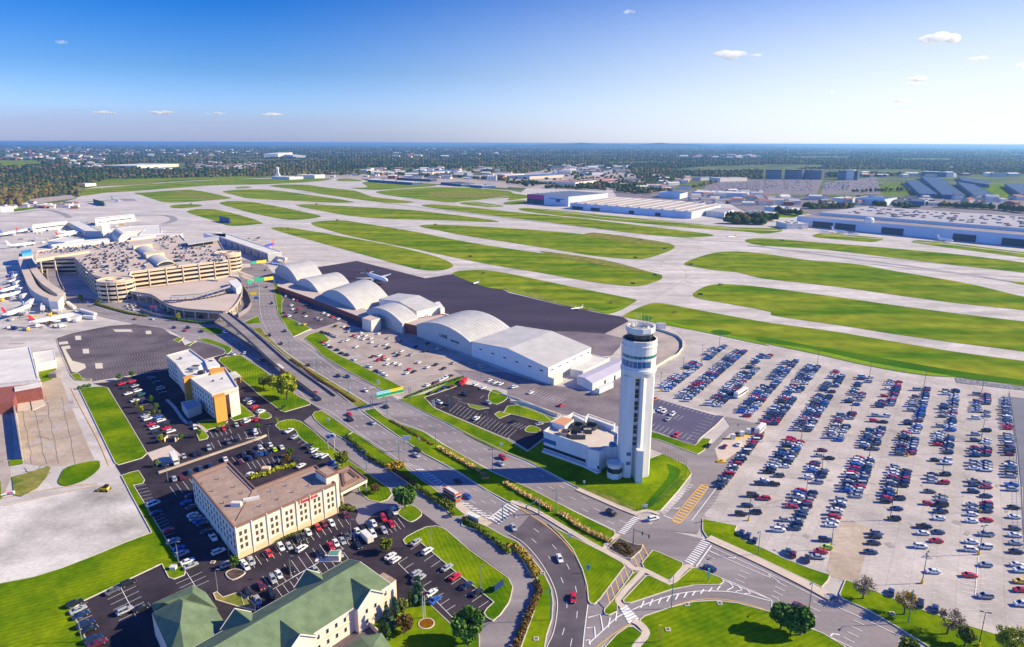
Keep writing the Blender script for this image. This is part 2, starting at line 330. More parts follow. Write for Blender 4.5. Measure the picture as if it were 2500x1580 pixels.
sheet('overflow_parking_pavement', "H 2262,1235 2560,1270 L 3300,1700 P 3300,1600 2600,900 2408,600 L 2400,940 2372,930", mat('blue_grey_asphalt', (.15,.15,.19), .85, var=.1, scale=.1, fine=.1), 3)
sheet('dirt_patch', "P 770,340 1080,440 960,640 880,900 780,900 640,860 600,800 660,480", M_YARD, 3)
sheet('parking_pavement', "E 520,1000 660,955 1000,888 1230,873 1500,910 1560,960 1650,995 1700,1070 1820,1035 1960,1070 2070,1120 2055,1150 1870,1200 1540,1290 870,1400 650,1340 540,1080", M_BROWN, 3, 0, .3)
sheet('hotel_parking_pavement', "I 860,440 980,430 1240,370 1530,300 1870,230 2120,150 2010,230 2330,500 J 90,212 330,400 600,325 690,380 615,420 530,485 870,770 1110,950 1330,1110 1345,1250 N 1530,210 1610,265 1790,400 2050,600 2408,860 O 40,960 N 2330,1240 2270,1270 2130,1300 2150,1700 0,1700 M 600,1700 790,1480 640,1180 740,1090 1480,740 1560,880 1700,830 1480,450 1300,170 1220,20 I 1120,1285 1060,1190 1350,1085 1000,480", M_DARK, 3)
sheet('hotel_drive', "J 850,1200 930,1170 1040,1090 1130,1200 1240,1235 1345,1150 1450,1240 1530,1270 N 1500,215 1400,235 1200,270 1060,390 1010,340 1030,280 1010,240 940,190 850,200", M_ROAD, 4, 1)
sheet('pavement', "I 1350,1080 1560,1008 1665,1100 1640,1170 1430,1190", M_WALK, 4)
sheet('gravel_yard', "M -1200,260 0,205 300,150 900,25 1150,10 1215,115 1400,455 1130,560 870,670 560,790 300,870 0,930 -1200,1000", M_GRAVEL, 2)
sheet('loading_yard', "I 390,430 480,350 555,390 650,640 835,1070 870,1140 620,1190 430,1200 230,1175 150,620 380,640", M_YARD, 2)
sheet('loading_yard', "I -1000,560 90,570 130,1130 80,1150 105,1300 20,1500 -1000,1500", M_TAN, 2)
sheet('drainage_rock', "H 1775,1066 2408,1150 2900,1230 2900,1260 2408,1182 1790,1112", M_ROCK, 5)
# lawns
LAWN = [
("I 730,490 860,475 950,472 985,482 1170,780 1350,1085 1300,1130 1090,1190 1060,1170", M_MOW1, .25, 0),
("I 540,1360 550,1300 620,1210 890,1150 920,1195 900,1240 780,1330 620,1382", M_GRASS, 0, 1),
("I 110,1300 240,1270 430,1205 468,1212 430,1300 350,1400 200,1480 130,1470", M_DRY, 0, 0),
("I -300,1330 8,1345 15,1505 -300,1520", M_GRASS, 0, 0),
("I 350,300 510,285 520,330 480,400 390,430 370,380", M_GRASS, 0, 0),
("I 80,1150 205,1140 215,1180 90,1200", M_GRASS, 0, 0),
("I 1120,1290 1200,1262 1270,1245 1325,1330 1310,1362 1222,1378 1300,1505 M 1480,450 1700,818 1690,850 1600,885 1555,870 1490,742 760,1090 640,1180 720,1310 800,1470 790,1700 -600,1700 -600,1000 0,930 300,872 560,792 870,672 1130,562 1400,460 1210,110", M_MOW3, .25, 0),
("N 1450,530 1480,500 1560,455 1660,410 1750,400 1830,430 2050,620 2408,880 O 40,960 20,1060 N 2408,1110 2330,1220 2270,1268 2220,1240 2195,1200 2220,1160 2285,1100 1940,830 1600,540 1540,570 1470,565", M_MOW2, .25, 0),
("N 1400,280 1430,240 1510,210 1570,235 1612,280 1600,312 1520,360 1470,340", M_GRASS, .25, 1),
("J 275,530 300,500 360,480 430,473 500,490 620,580 760,710 870,800 1100,960 1320,1110 1340,1160 1300,1210 1230,1235 1130,1210 1060,1150 1000,1000 850,900 760,800 650,760 500,640 460,570 320,570", M_MOW2, .25, 0),
("J 615,430 640,402 700,395 800,460 980,590 880,640 740,560 640,475", M_GRASS, .2, 0),
("I 2010,230 2030,205 2120,190 2210,185 2408,310 J 200,50 480,260 590,318 590,335 360,402 325,392 90,215 I 2340,500 2150,350", M_MOW2, .25, 0),
("J 122,430 180,405 228,430 225,455 170,468 130,458", M_GRASS, .2, 1),
("I 2195,640 2210,632 2340,740 2150,785 2120,760", M_GRASS, .2, 0), ("I 1810,800 1900,780 2090,792 2060,825 1900,870", M_GRASS, .2, 0),
("I 1808,905 1858,860 1912,930 1900,950 1835,965", M_GRASS, .25, 0),
("M 1965,1020 1990,1010 2045,1060 2200,1008 2350,1130 2340,1168 2200,1140 1990,1075", M_DRY, .25, 0),
("N -40,1040 10,1065 80,1130 90,1175 0,1160", M_DRY, .2, 0),
("N 1160,1320 1300,1150 1560,1060 1650,1090 1750,1180 1940,1360 2050,1390 2140,1400 2145,1700 1350,1700 1250,1400", M_GRASS, .2, 0),
("F 50,745 140,762 190,830 330,960 440,1040 580,1129 J 860,170 1125,335 1040,375 800,190 520,10 F 400,1040 220,890 100,800", M_DRY, .3, 0),
("J 1080,395 1180,370 1260,440 1380,500 1480,538 1620,582 1790,692 2250,952 K 0,1020 200,1110 640,1340 O 975,450 980,480 880,600 860,605 560,430 240,240 100,170 30,180 K 0,1225 J 2200,1112 1960,955 1640,785 1400,622", M_GRASS, .3, 0),
("O 380,385 450,430 870,640 1050,740 1068,770 960,910 840,1070 790,1115 765,1112 745,1085 735,960 690,800 600,610 480,470", M_MOW1, .3, 0),
("O 1235,740 1330,625 1380,640 1600,738 1600,770 1490,897 1470,897 1260,800", M_MOW3, .25, 0),
("O 1150,832 1230,820 1218,842 1000,1090 1000,1180 930,1215 895,1205 888,1170 960,1090", M_GRASS, .25, 0),
("O 1062,1080 1270,862 1300,858 1480,942 1540,922 1690,790 1740,787 1960,882 1975,912 1945,935 1700,942 1500,980 1260,1060 1120,1105 1070,1100", M_MOW1, .25, 0),
("O 1220,1262 1260,1230 1500,1150 1700,1100 1900,1088 2100,1110 2408,1190 P 80,1190 300,1290 560,1390 750,1505 880,1700 O 1050,1700 1160,1505 1300,1385 1225,1305", M_MOW3, .3, 0),
("O 900,1510 1000,1400 1100,1330 1150,1328 1232,1390 1160,1505 1150,1700 760,1700", M_GRASS, .25, 0),
("N 2380,500 O 0,512 80,545 200,680 320,830 390,970 410,1100 400,1250 350,1400 300,1700 60,1700 150,1450 240,1200 300,1000 270,870 190,800 130,690 60,590 N 2300,560 2150,440 1990,395 1990,350 2060,340 2200,400", M_GRASS, .3, 0),
("J 985,590 1060,632 1340,830 1430,880 1500,950 1700,1090 1820,1190 1960,1250 2030,1325 2010,1360 1900,1370 1850,1310 1700,1200 1500,1060 1290,910 1050,740 900,650", M_GRASS, .2, 0),
("J 1410,287 1640,235 1960,85 2020,125 1890,185 1640,268 1720,365 2100,530 2408,665 K 180,770 330,660 700,600 1290,700 1290,840 1420,790 1640,895 1685,970 1560,1130 1400,1310 1320,1325 1180,1330 1000,1265 640,1095 200,860 0,780 J 2100,630 1900,530 1700,430", M_GRASS, .2, 0),
("F 540,850 580,820 640,800 700,800 770,870 740,892 690,890 720,930 850,1010 1000,1080 1430,1300 1340,1345 1290,1348 1100,1240 900,1130 700,1010 640,935 570,880", M_GRASS, .25, 0),
("F 262,345 290,330 300,420 345,500 330,520 330,640 520,725 600,765 440,838 390,770 300,630 265,430", M_GRASS, .25, 0),
("E 2240,860 2300,830 2370,800 2400,866 2300,872", M_GRASS, .2, 0),
("E 1825,910 1900,903 1980,905 2060,930 2030,972 1960,965", M_GRASS, .2, 0),
("E 1820,1012 1880,1005 2000,1040 2110,1085 2125,1115 2085,1148 2050,1095 1900,1045", M_GRASS, .25, 1),
("E 1590,1025 1630,1005 1690,995 1640,1042", M_GRASS, .2, 0), ("E 1700,1065 1800,1030 1740,1075", M_GRASS, .2, 0),
("E 650,1338 720,1325 760,1385 840,1378 830,1395 700,1392", M_GRASS, .2, 0),
("K -40,410 0,350 110,338 250,390 440,470 390,495 340,500 220,470 110,440", M_GRASS, .25, 0),
("K 158,572 210,530 292,560 280,588 200,592", M_GRASS, .25, 1),
("J 2230,290 2270,200 2390,250 2392,285 2300,332", M_GRASS, .25, 1), ("J 2040,330 2150,352 2230,368 2130,382 2065,360", M_GRASS, .25, 0), ("J 2288,425 2330,400 2425,425 2330,462", M_GRASS, .25, 0),
("K 1298,582 1400,610 1640,692 1720,713 1790,645 1862,655 1800,755 1740,792 1400,662 1298,642", M_GRASS, .25, 0),
("O 1792,335 1850,350 2100,398 2080,440 2150,520 2300,590 P 0,602 200,700 440,792 620,850 600,900 545,958 0,700 O 2050,600 1830,500 1792,440", M_GRASS, .25, 0),
("P 718,1025 770,900 860,930 1300,1110 1800,1290 2408,1480 2700,1590 2600,1750 1700,1750 1650,1580 1300,1360 1000,1180 740,1065", M_GRASS, .25, 0)]
for s, m, k, sm in LAWN: sheet('lawn', s, m, 6, sm, k)
sheet('flower_bed_soil', "O 920,610 1020,512 1150,570 1235,582 1222,620 1130,702 1060,690", M_MULCH, 8, 0, .2)
sheet('shrub_bed_soil', "M 2080,835 2150,800 2250,830 2140,893", M_MULCH, 7, 1, .25)
# sidewalks
wk = MB()
for s, w in [("O 30,170 60,185 240,250 560,440 860,615 1060,715 1150,790 1240,800 1470,915 1500,915 1640,775 1700,770",2.0),("O 1080,730 890,600 1020,475",1.6),("O 1240,820 1010,1080 1060,1150",1.8),("O 1150,1270 1210,1300 1270,1385 1180,1505 1150,1600",2.2),("K 640,1112 1000,1270 1190,1345",2.4),("O 1840,505 P 0,730 400,930 640,1060",3.6),("J 1940,1245 2040,1330 2240,1440",3.4),("K 1180,1335 1280,1310 1390,1345",1.6),("J 0,650 190,625",.8),("I 1450,1268 1470,1262 2408,945 J 190,620",1.1),("I 1530,590 1600,660 1720,810 1830,830 1900,890",1.6)]:
    strip_geo(wk, smooth(pts(s), False, 3), w, 7*LZ)
tag(wk.build('pavement', M_WALK), kind='structure')
sheet('crossing_path', "O 825,1090 1080,770 1235,560 1320,590 1120,830 930,1110 890,1160", M_ROAD, 5)
# ---------------- markings ----------------
W = MB(); FD = MB(); Y = MB(); MZ = 3*LZ+.055
def line(s, w=.15, dash=None, mb=None, z=MZ, sm=True):
    p = pts(s); p = smooth(p, False) if sm and len(p) > 2 else p
    strip_geo(mb or W, p, w, z, dash)
def resamp(p, n):
    L = [0]
    for i in range(len(p)-1): L.append(L[-1]+math.dist(p[i], p[i+1]))
    out = []; j = 0
    for k in range(n):
        d = L[-1]*k/(n-1)
        while j < len(p)-2 and L[j+1] < d: j += 1
        t = (d-L[j])/max(1e-6, L[j+1]-L[j]); out.append((p[j][0]+(p[j+1][0]-p[j][0])*t, p[j][1]+(p[j+1][1]-p[j][1])*t))
    return out
def lanes(a, b, n, z=MZ, edge=(1,1), inset=.5):
    A = resamp(smooth(pts(a), False), 60); B = resamp(smooth(pts(b), False), 60)
    def mix(f): return [(A[i][0]*(1-f)+B[i][0]*f, A[i][1]*(1-f)+B[i][1]*f) for i in range(60)]
    w = sum(math.dist(A[i], B[i]) for i in range(60))/60
    if edge[0]: strip_geo(W, mix(inset/w), .2, z)
    if edge[1]: strip_geo(W, mix(1-inset/w), .2, z)
    for k in range(1, n): strip_geo(W, mix(k/n), .17, z, (3, 8.5))
lanes("E 600,705 900,785 1230,860 1560,925 1900,1010 2130,1110 2408,1265 J 480,205 595,325 760,392 1000,572 1440,872 1700,1065 1830,1135 2240,1392", "E 640,625 1000,745 1500,855 1980,925 2150,1000 2408,1175 J 400,0 800,195 1030,380 1400,635 1960,965 2390,1240", 4)
lanes("F 120,350 130,620 200,800 330,955 580,1125 J 860,168 1125,330 1380,490 1620,575 1790,690 2250,948 K 0,1018 640,1335 980,1498", "F 255,350 272,450 322,650 440,840 600,960 800,1110 1000,1230 J 1270,215 1410,290 1900,540 2100,640 K 0,792 200,872 640,1108 1190,1352", 4)
lanes("O 1740,790 1960,882 2408,1080 P 80,1150 300,1270 820,1520", "O 1880,585 2408,830 P 600,1088 1000,1270 1600,1560", 5)
lanes("O 0,475 130,552 250,680 350,830 420,980 445,1100 435,1250 400,1400 350,1505 310,1640", "O 60,215 300,362 450,480 600,655 690,850 730,1020 735,1150 725,1300 700,1400 680,1640", 3, edge=(1,0))
line("O 735,1120 700,1400 680,1640", .25)
line("O 95,225 300,355 450,475 600,645 695,850 735,1060", .35, mb=Y)
line("O 1230,1250 1500,1140 1750,1075 2000,1075 2250,1130 2408,1185 P 120,1200 460,1350 760,1500", .25, mb=Y)
line("O 700,1600 1000,1370 1240,1235", .25, mb=Y)
line("I 0,1500 120,1475 600,1390 900,1360", .3, mb=Y); line("I 650,480 740,660 900,960 1000,1190", .3, mb=Y); line("M -600,220 0,210 400,130 900,20", .3, mb=Y)
line("O 1120,1180 1240,1125 1500,1035 1700,1000 1900,995 2100,1010 2408,1085", .3)
line("O 1950,885 2408,1070", .3)
line("O 740,1480 860,1370 1000,1240 1110,1180", .3)
line("O 1870,575 1730,770", .4, sm=False); line("O 1690,345 1920,40", .25, sm=False); line("O 1430,300 1510,330", .4, sm=False)
line("O 1845,625 2408,870 P 60,840 160,910", .2)
line("J 2230,1385 2408,1245", .4, sm=False)
def zebra(a0, a1, b0, b1, n, w, mb=None, z=MZ):
    for i in range(n):
        t = i/(n-1); p = (a0[0]*(1-t)+a1[0]*t, a0[1]*(1-t)+a1[1]*t); q = (b0[0]*(1-t)+b1[0]*t, b0[1]*(1-t)+b1[1]*t)
        strip_geo(mb or W, [p, q], w, z)
def Z(t, a, b, c, d, n, w, mb=None): zebra(g(t,*a), g(t,*b), g(t,*c), g(t,*d), n, w, mb)
Z('O', (1015,450), (1150,312), (1075,470), (1205,332), 11, .6)
Z('O', (1628,715), (1785,515), (1705,752), (1865,540), 13, .6)
Z('J', (2245,1375), (2430,1240), (2330,1432), (2520,1290), 9, .6)
Z('O', (1035,1165), (1105,1285), (1095,1130), (1200,1245), 6, .9)
Z('O', (1440,250), (1660,15), (1475,262), (1700,25), 12, .35)
Z('O', (1220,1150), (1920,985), (1250,1085), (1950,950), 10, .4)
Z('J', (1560,930), (1820,1110), (1640,935), (1850,1085), 9, .5)
Z('J', (1960,1240), (2200,1375), (2050,1245), (2290,1380), 7, .5)
line("J 1440,868 1580,930 1700,1045 1860,1125", .2); line("J 1480,870 1620,925 1860,1085", .2)
for s in ["O 735,1240 850,1210 875,1360","O 725,1335 795,1325 805,1430","O 715,1450 745,1440 755,1490","O 940,1240 920,1330","O 1000,1190 990,1270","O 2030,910 2070,960 2010,990","O 2110,945 2150,985 2090,1000","O 2190,980 2230,1015 2170,1020"]: line(s, .35, sm=False)
Z('O', (1515,345), (1775,25), (1580,368), (1835,45), 15, .8, Y)
line("O 1510,345 1530,310 1780,18 1825,18 1835,45 1590,365 1545,372 1515,350", .3, mb=Y)
for i in range(9):
    t = i/8; a = g('O', 905+(1235-905)*t, 985-(985-565)*t); b = g('O', 935+(1290-935)*t, 1110-(1110-690)*t*1.02)
    strip_geo(Y, [a, b], .3, 6*LZ)
for c in [(2060,690),(1545,235)]:
    p = g('O', *c); strip_geo(W, [(p[0]-1.2,p[1]+.3),(p[0]+.6,p[1]-.2),(p[0]+1.3,p[1]+.6)], .35, MZ)
for c in [(660,1390)]:
    p = g('P', *c); strip_geo(W, [(p[0]+1.5,p[1]-.3),(p[0]-.2,p[1]+.1),(p[0]-1.3,p[1]-.8)], .4, MZ)
def stalls(t, x0, y0, x1, y1, n, dx, dy, w=.11, z=4*LZ+.055, mb=None):
    for i in range(n):
        f = i/(n-1); x = x0+(x1-x0)*f; y = y0+(y1-y0)*f
        strip_geo(mb or W, [g(t,x,y), g(t,x+dx,y+dy)], w, z)
for a in [('E',745,975,1345,925,27,10,24),('E',735,950,1320,902,27,9,22),('E',745,1045,1430,985,30,10,26),('E',755,1075,1440,1012,30,10,26),('E',830,1105,1500,1050,29,12,28),('E',842,1135,1510,1078,29,12,28),('E',830,1185,1540,1120,29,12,30),('E',845,1217,1540,1152,28,12,30),('E',930,1245,1535,1190,24,14,30),('E',940,1310,1540,1230,24,14,30),('E',900,1395,1535,1275,22,-14,-30),('E',1010,905,1500,915,22,6,20),('E',670,955,1000,900,15,-6,-16),
 ('E',600,1100,725,1225,9,60,-8),('E',545,995,600,985,5,10,30),('E',1890,1060,2030,1130,7,60,-25),
 ('M',1240,40,1300,160,5,105,-25),('M',1400,330,1480,470,6,110,-45),('M',1500,500,1640,730,7,110,-45),('M',1620,930,1680,1010,3,240,-110),('M',990,1075,1090,1270,5,260,-125),('M',690,1150,790,1450,6,115,-50),
 ('N',5,690,170,620,1,0,0) if False else ('N',30,700,330,560,6,55,80),('N',420,530,900,310,10,50,75),('N',240,980,960,580,12,-85,-120),('N',280,970,900,640,11,80,110),('N',20,990,130,1120,3,60,130),
 ('N',1510,610,1600,545,2,90,-60) if False else ('N',1515,615,2140,1150,11,90,-62),('N',1400,740,1950,1290,11,85,-55),('N',1250,400,1400,330,5,60,80),
 ('J',380,600,640,830,9,95,-50),('J',60,590,180,700,3,60,80),('J',10,870,330,800,8,40,60),('J',1870,400,2408,640,18,80,-75),('J',1700,300,1780,370,3,70,-30),('J',1900,260,1950,300,2,80,30),
 ('J',1330,370,1400,440,3,60,70) if False else ('J',2150,280,2300,340,3,40,-30),
 ('K',0,600,330,430,1,0,0) if False else ('K',20,530,110,560,4,60,-30),('K',1310,290,1880,455,16,45,-32),('K',1310,410,1560,480,8,50,-40),('K',1300,555,1640,660,9,50,-45),('K',1900,480,1700,690,9,-90,-25),
 ('K',180,230,460,330,12,70,-45),
 ('I',1930,890,2100,850,5,30,50),('I',1150,430,1330,700,6,70,-20),('I',1230,640,1420,640,1,0,0) if False else ('I',1970,1040,2400,900,8,-30,-55),('I',1580,1310,1760,1310,1,0,0) if False else ('I',1560,1390,1740,1320,4,60,80),('I',2130,1120,2400,1010,6,60,70),
 ('P',1820,800,1840,1000,6,160,30),('P',1040,680,1200,770,1,0,0) if False else ('P',800,830,870,920,1,0,0)]:
    if a[5] > 1: stalls(*a, mb=(FD if a[0] == 'E' else W))
for s in ["N 240,985 660,740","N 430,870 900,600","M 1100,945 1250,1230","M 1715,825 1800,960","N 1400,740 1950,1290","L 2265,90 2330,500 2370,950","P 1990,680 1960,1040"]: line(s, .15, z=4*LZ+.055, sm=False)
# stall lines of the long-stay lot: oblique stalls in double rows
SX = 13.0/12.0
def lotxy(u, v):
    u *= SX; v *= SX
    return (.83*u+.5577*v, -.5577*u+.83*v)
ROWS = [-117.3,-104.2,-89.2,-74.5,-62.2,-48.4,-35.4,-22.2,-9.4,2.9,15.7,27.2]
LOTEND = {0:(306,402),1:(306,400),2:(300,398),3:(300,394),4:(203,392),5:(200,389),6:(203,388),7:(200,387),8:(205,386),9:(196,386),10:(194,392),11:(194,390)}
for k, u in enumerate(ROWS):
    v = LOTEND[k][0]
    while v < LOTEND[k][1]:
        x, y = lotxy(u, v)
        strip_geo(W, [(x-(4.6 if not (k == 4 and v < 292) else -.5), y-.3), (x+(0 if k == 11 else 4.6), y+.3 if k != 11 else y)], .08, MZ+.004)
        v += 2.65
sheet('curve_road', "O 0,478 130,555 250,682 350,832 420,982 445,1100 435,1250 400,1400 350,1505 300,1700 680,1700 700,1400 735,1120 725,1020 690,860 600,650 450,480 300,365 195,300 120,390", M_CURVE, 2.35)
tag(FD.build('faded_bay_marking', mat('faded_white_paint', (.36,.33,.33), .8, var=.2, scale=1)), kind='structure'); tag(W.build('road_marking', M_WHITE), kind='structure'); tag(Y.build('road_marking', M_YEL), kind='structure')
isl = MB()
for c in [(718,1000,30,20),(790,1122,32,22),(910,1257,38,26),(1365,950,28,16),(1130,933,90,12)]:
    p = [g('E', c[0]+c[2]*a, c[1]+c[3]*b) for a, b in ((-1,-.9),(.8,-1),(1,.9),(-.8,1))]; isl.prism(p, 0, .25)
for s in ["E 560,1080 640,1070 650,1095 600,1105 665,1210 760,1235 780,1240 790,1275 700,1320 660,1310","E 540,1040 620,1030 630,1055 545,1062"]:
    isl.prism(pts(s), 0, .25)
tag(isl.build('traffic_island', M_KERB), kind='structure')
# ================= building kit =================
M_WHT = mat('white_render', (.62,.595,.555), .75, var=.10, scale=.5, detail=6, streak=(0,1,1,.12), thr=(.3,.6), col2=(.66,.635,.595))
M_CREAM = mat('cream_render', (.68,.58,.47), .8, var=.10, scale=.5, detail=6, streak=(0,1,1,.15), thr=(.3,.6), col2=(.72,.62,.50))
M_BEIGE = mat('beige_render', (.62,.46,.30), .8, var=.05, scale=.4)
M_ORANGE = mat('ochre_render', (.62,.29,.055), .8, var=.05, scale=.4)
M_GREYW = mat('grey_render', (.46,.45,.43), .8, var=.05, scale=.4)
M_METROOF = mat('pale_metal_roof', (.47,.45,.43), .7, var=.10, scale=.15, detail=8, metal=.0, spec=.2)
M_WHROOF = mat('white_membrane_roof', (.60,.57,.53), .8, var=.12, scale=.12, detail=8)
M_BRROOF = mat('brown_ballast_roof', (.33,.235,.185), .95, var=.16, scale=.25, detail=8, fine=.12, fs=1.5)
M_BRTRIM = mat('brown_coping', (.22,.12,.09), .7)
M_GRNROOF = mat('green_shingle_roof', (.125,.175,.10), .9, var=.2, scale=.3, detail=6, fine=.08, fs=3)
M_PINK = mat('pale_pink_siding', (.70,.55,.46), .85, var=.05, scale=.4)
M_BRICK = mat('red_brick', (.24,.075,.06), .9, var=.15, scale=.8, fine=.12, fs=4)
M_TANC = mat('tan_precast', (.58,.46,.34), .85, var=.06, scale=.15, detail=6)
M_TANROOF = mat('tan_deck', (.50,.405,.34), .9, var=.09, scale=.05, detail=8)
M_GLASS = mat('dark_glass', (.02,.03,.045), .12, spec=.6)
M_TEAL = mat('teal_glass', (.01,.16,.16), .12, spec=.6)
M_BLUEG = mat('blue_glass', (.03,.12,.28), .15, spec=.6)
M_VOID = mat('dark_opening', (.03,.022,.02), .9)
M_STEEL = mat('galvanised_steel', (.32,.33,.34), .5, metal=.6)
M_DSTEEL = mat('dark_steel', (.07,.075,.08), .5, metal=.3)
M_TEALP = mat('teal_painted_steel', (.03,.14,.17), .5)
M_BLUEW = mat('blue_steel_siding', (.50,.535,.61), .7, var=.08, scale=.02)
M_GREYROOF = mat('grey_roof', (.36,.34,.37), .9, var=.12, scale=.02, detail=8)
M_TAUPE = mat('taupe_roof', (.26,.22,.23), .9, var=.15, scale=.02, detail=8)
M_YPOLE = mat('yellow_painted_base', (.72,.42,.02), .6)
M_RED = mat('red_paint', (.60,.015,.02), .4); M_BLK = mat('black_paint', (.015,.015,.018), .4)
class Thing:
    def __init__(s, name, label, cat, c, group=None, z=0):
        s.c = (c[0], c[1], z); s.o = empty(name, s.c, 0, label, cat, group); s.nwin = 0
    def part(s, name, mb, mats, parent=None, sm=False):
        mb.V = [(x-s.c[0], y-s.c[1], z-s.c[2]) for x,y,z in mb.V]
        return mb.build(name, mats, parent or s.o, sm=sm)
    def inst(s, name, me, loc, rz, parent=None):
        return link(name, me, parent or s.o, (loc[0]-s.c[0], loc[1]-s.c[1], loc[2]-s.c[2]), rz)
def cen(p): return (sum(a[0] for a in p)/len(p), sum(a[1] for a in p)/len(p))
def win_mesh(w, h, glass=None, frame=None, key={}):
    k = (w, h, glass and glass.name, frame and frame.name)
    if k in key: return key[k]
    mb = MB(); t = .09
    mb.box(-w/2, -.05, 0, w/2, .05, h, 1)
    mb.add([(-w/2+t,-.056,t),(w/2-t,-.056,t),(w/2-t,-.056,h-t),(-w/2+t,-.056,h-t)], [(0,1,2,3)], 0)
    key[k] = mesh('window', mb.V, mb.F, [glass or M_GLASS, frame or M_CREAM], mb.I); return key[k]
def windows(T, p0, p1, zs, us, w, h, glass=None, frame=None, name='window'):
    """p0->p1 runs left to right seen from outside; us: positions in 0..1"""
    dx, dy = p1[0]-p0[0], p1[1]-p0[1]; rz = math.atan2(dy, dx); me = win_mesh(w, h, glass, frame)
    for z in zs:
        for u in us:
            if T.nwin >= 98: return
            T.inst(name, me, (p0[0]+dx*u, p0[1]+dy*u, z), rz); T.nwin += 1
def parapet(poly, z, h=.9, t=.4, mi=0, mb=None):
    mb = mb or MB(); q = off(poly, -t); n = len(poly)
    V = [(x,y,z-.3) for x,y in poly]+[(x,y,z+h) for x,y in poly]+[(x,y,z+h) for x,y in q]+[(x,y,z-.3) for x,y in q]
    o = off(poly, .12); V = [(x,y,z-.3) for x,y in o]+[(x,y,z+h) for x,y in o]+V[2*n:]
    Fc = []
    for j in range(3): Fc += [(j*n+i, j*n+(i+1)%n, (j+1)*n+(i+1)%n, (j+1)*n+i) for i in range(n)]
    if sum(poly[i][0]*poly[(i+1)%n][1]-poly[(i+1)%n][0]*poly[i][1] for i in range(n)) < 0: Fc = [f[::-1] for f in Fc]
    mb.add(V, Fc, mi); return mb
def block(T, poly, z, wall, roof, par=.8, z0=0, cop=None, wn='wall', rn='roof'):
    m = MB(); m.prism(poly, z0, z-.02, 0); m.F = m.F; T.part(wn, m, [wall])
    m = MB(); m.prism(off(poly, -.25), z-.3, z+.05, 0); r = T.part(rn, m, [roof])
    if par: T.part('parapet', parapet(poly, z, par), [cop or wall], r)
    return r
def simple(name, label, cat, s, z, wall, roof, par=.6, group=None, z0=0):
    p = pts(s, z); T = Thing(name, label, cat, cen(p), group); block(T, p, z, wall, roof, par, z0); return T, p
def text(T, s, p0, p1, z, size, m, name='sign_lettering', lift=.12, u=0):
    dx, dy = p1[0]-p0[0], p1[1]-p0[1]; rz = math.atan2(dy, dx); L = math.hypot(dx, dy)
    cu = bpy.data.curves.new(name, 'FONT'); cu.body = s; cu.size = size; cu.extrude = .08; cu.materials.append(m); cu.offset = .02
    tmp = bpy.data.objects.new('tmp', cu); C.objects.link(tmp); dg = bpy.context.evaluated_depsgraph_get()
    me = bpy.data.meshes.new_from_object(tmp.evaluated_get(dg)); me.name = name; bpy.data.objects.remove(tmp)
    o = link(name, me, T.o if T else None)
    nx, ny = math.sin(rz), -math.cos(rz)
    c = T.c if T else (0,0,0)
    o.location = (p0[0]+dx*u+nx*lift-c[0], p0[1]+dy*u+ny*lift-c[1], z-c[2]); o.rotation_euler = (math.pi/2, 0, rz)
    return o
# ================= vehicles =================
PAINT = dict(w=(.72,.72,.72), s=(.36,.37,.39), k=(.014,.015,.018), n=(.012,.03,.10), b=(.02,.10,.42), r=(.52,.012,.03), m=(.13,.012,.03), g=(.10,.10,.11), t=(.012,.12,.12), e=(.16,.5,.02), y=(.75,.5,.02), o=(.62,.12,.02), c=(.45,.38,.28), d=(.03,.06,.12), l=(.55,.75,.02), v=(.10,.02,.10))
CNAME = dict(w='white', s='silver', k='black', n='navy', b='bright blue', r='red', m='maroon', g='dark grey', t='teal', e='green', y='yellow', o='orange', c='beige', d='slate blue', l='lime', v='plum')
CP = {k: mat('car_paint_'+CNAME[k].replace(' ','_'), v, .3, spec=.5, coat=.6) for k, v in PAINT.items()}
M_TYRE = mat('tyre_rubber', (.02,.02,.022), .9); M_RIM = mat('wheel_rim', (.4,.4,.42), .4, metal=.5)
M_CGL = mat('car_glass', (.015,.025,.035), .08, spec=.7); M_HL = mat('headlamp_glass', (.75,.75,.7), .2); M_TL = mat('tail_lamp_glass', (.4,.01,.01), .3)
# station: x, half width, z bottom, z belt ; cabin: x0 base,x1 roof,x2 roof,x3 base, roof z
KINDS = {
 'saloon': dict(L=4.7, W=1.80, body=[(-2.35,.72,.35,.85),(-2.2,.86,.25,.98),(-1.3,.90,.22,.98),(0,.90,.22,.95),(1.1,.90,.22,.93),(2.1,.85,.25,.78),(2.35,.68,.35,.62)], cab=(-1.75,-.95,.45,1.25), top=1.44),
 'hatchback': dict(L=4.2, W=1.76, body=[(-2.1,.74,.35,.95),(-2.0,.86,.25,1.0),(-1.1,.88,.22,.98),(.9,.88,.22,.95),(1.9,.83,.25,.8),(2.1,.68,.35,.65)], cab=(-2.0,-1.6,.35,1.1), top=1.5),
 'estate': dict(L=4.7, W=1.86, body=[(-2.35,.78,.4,1.02),(-2.25,.9,.3,1.1),(-1.1,.93,.28,1.08),(1.0,.93,.28,1.04),(2.15,.88,.3,.95),(2.35,.72,.4,.8)], cab=(-2.22,-1.95,.45,1.15), top=1.76),
 'van': dict(L=5.1, W=1.96, body=[(-2.55,.86,.35,1.1),(-2.45,.96,.28,1.15),(1.2,.98,.28,1.12),(2.3,.9,.3,1.0),(2.55,.75,.4,.8)], cab=(-2.45,-2.3,1.0,1.85), top=2.0),
 'pickup': dict(L=5.4, W=1.95, body=[(-2.7,.85,.45,1.12),(-2.6,.95,.4,1.14),(.2,.97,.38,1.12),(1.4,.97,.38,1.1),(2.5,.92,.4,1.05),(2.7,.8,.5,.9)], cab=(-.75,-.45,.75,1.35), top=1.82)}
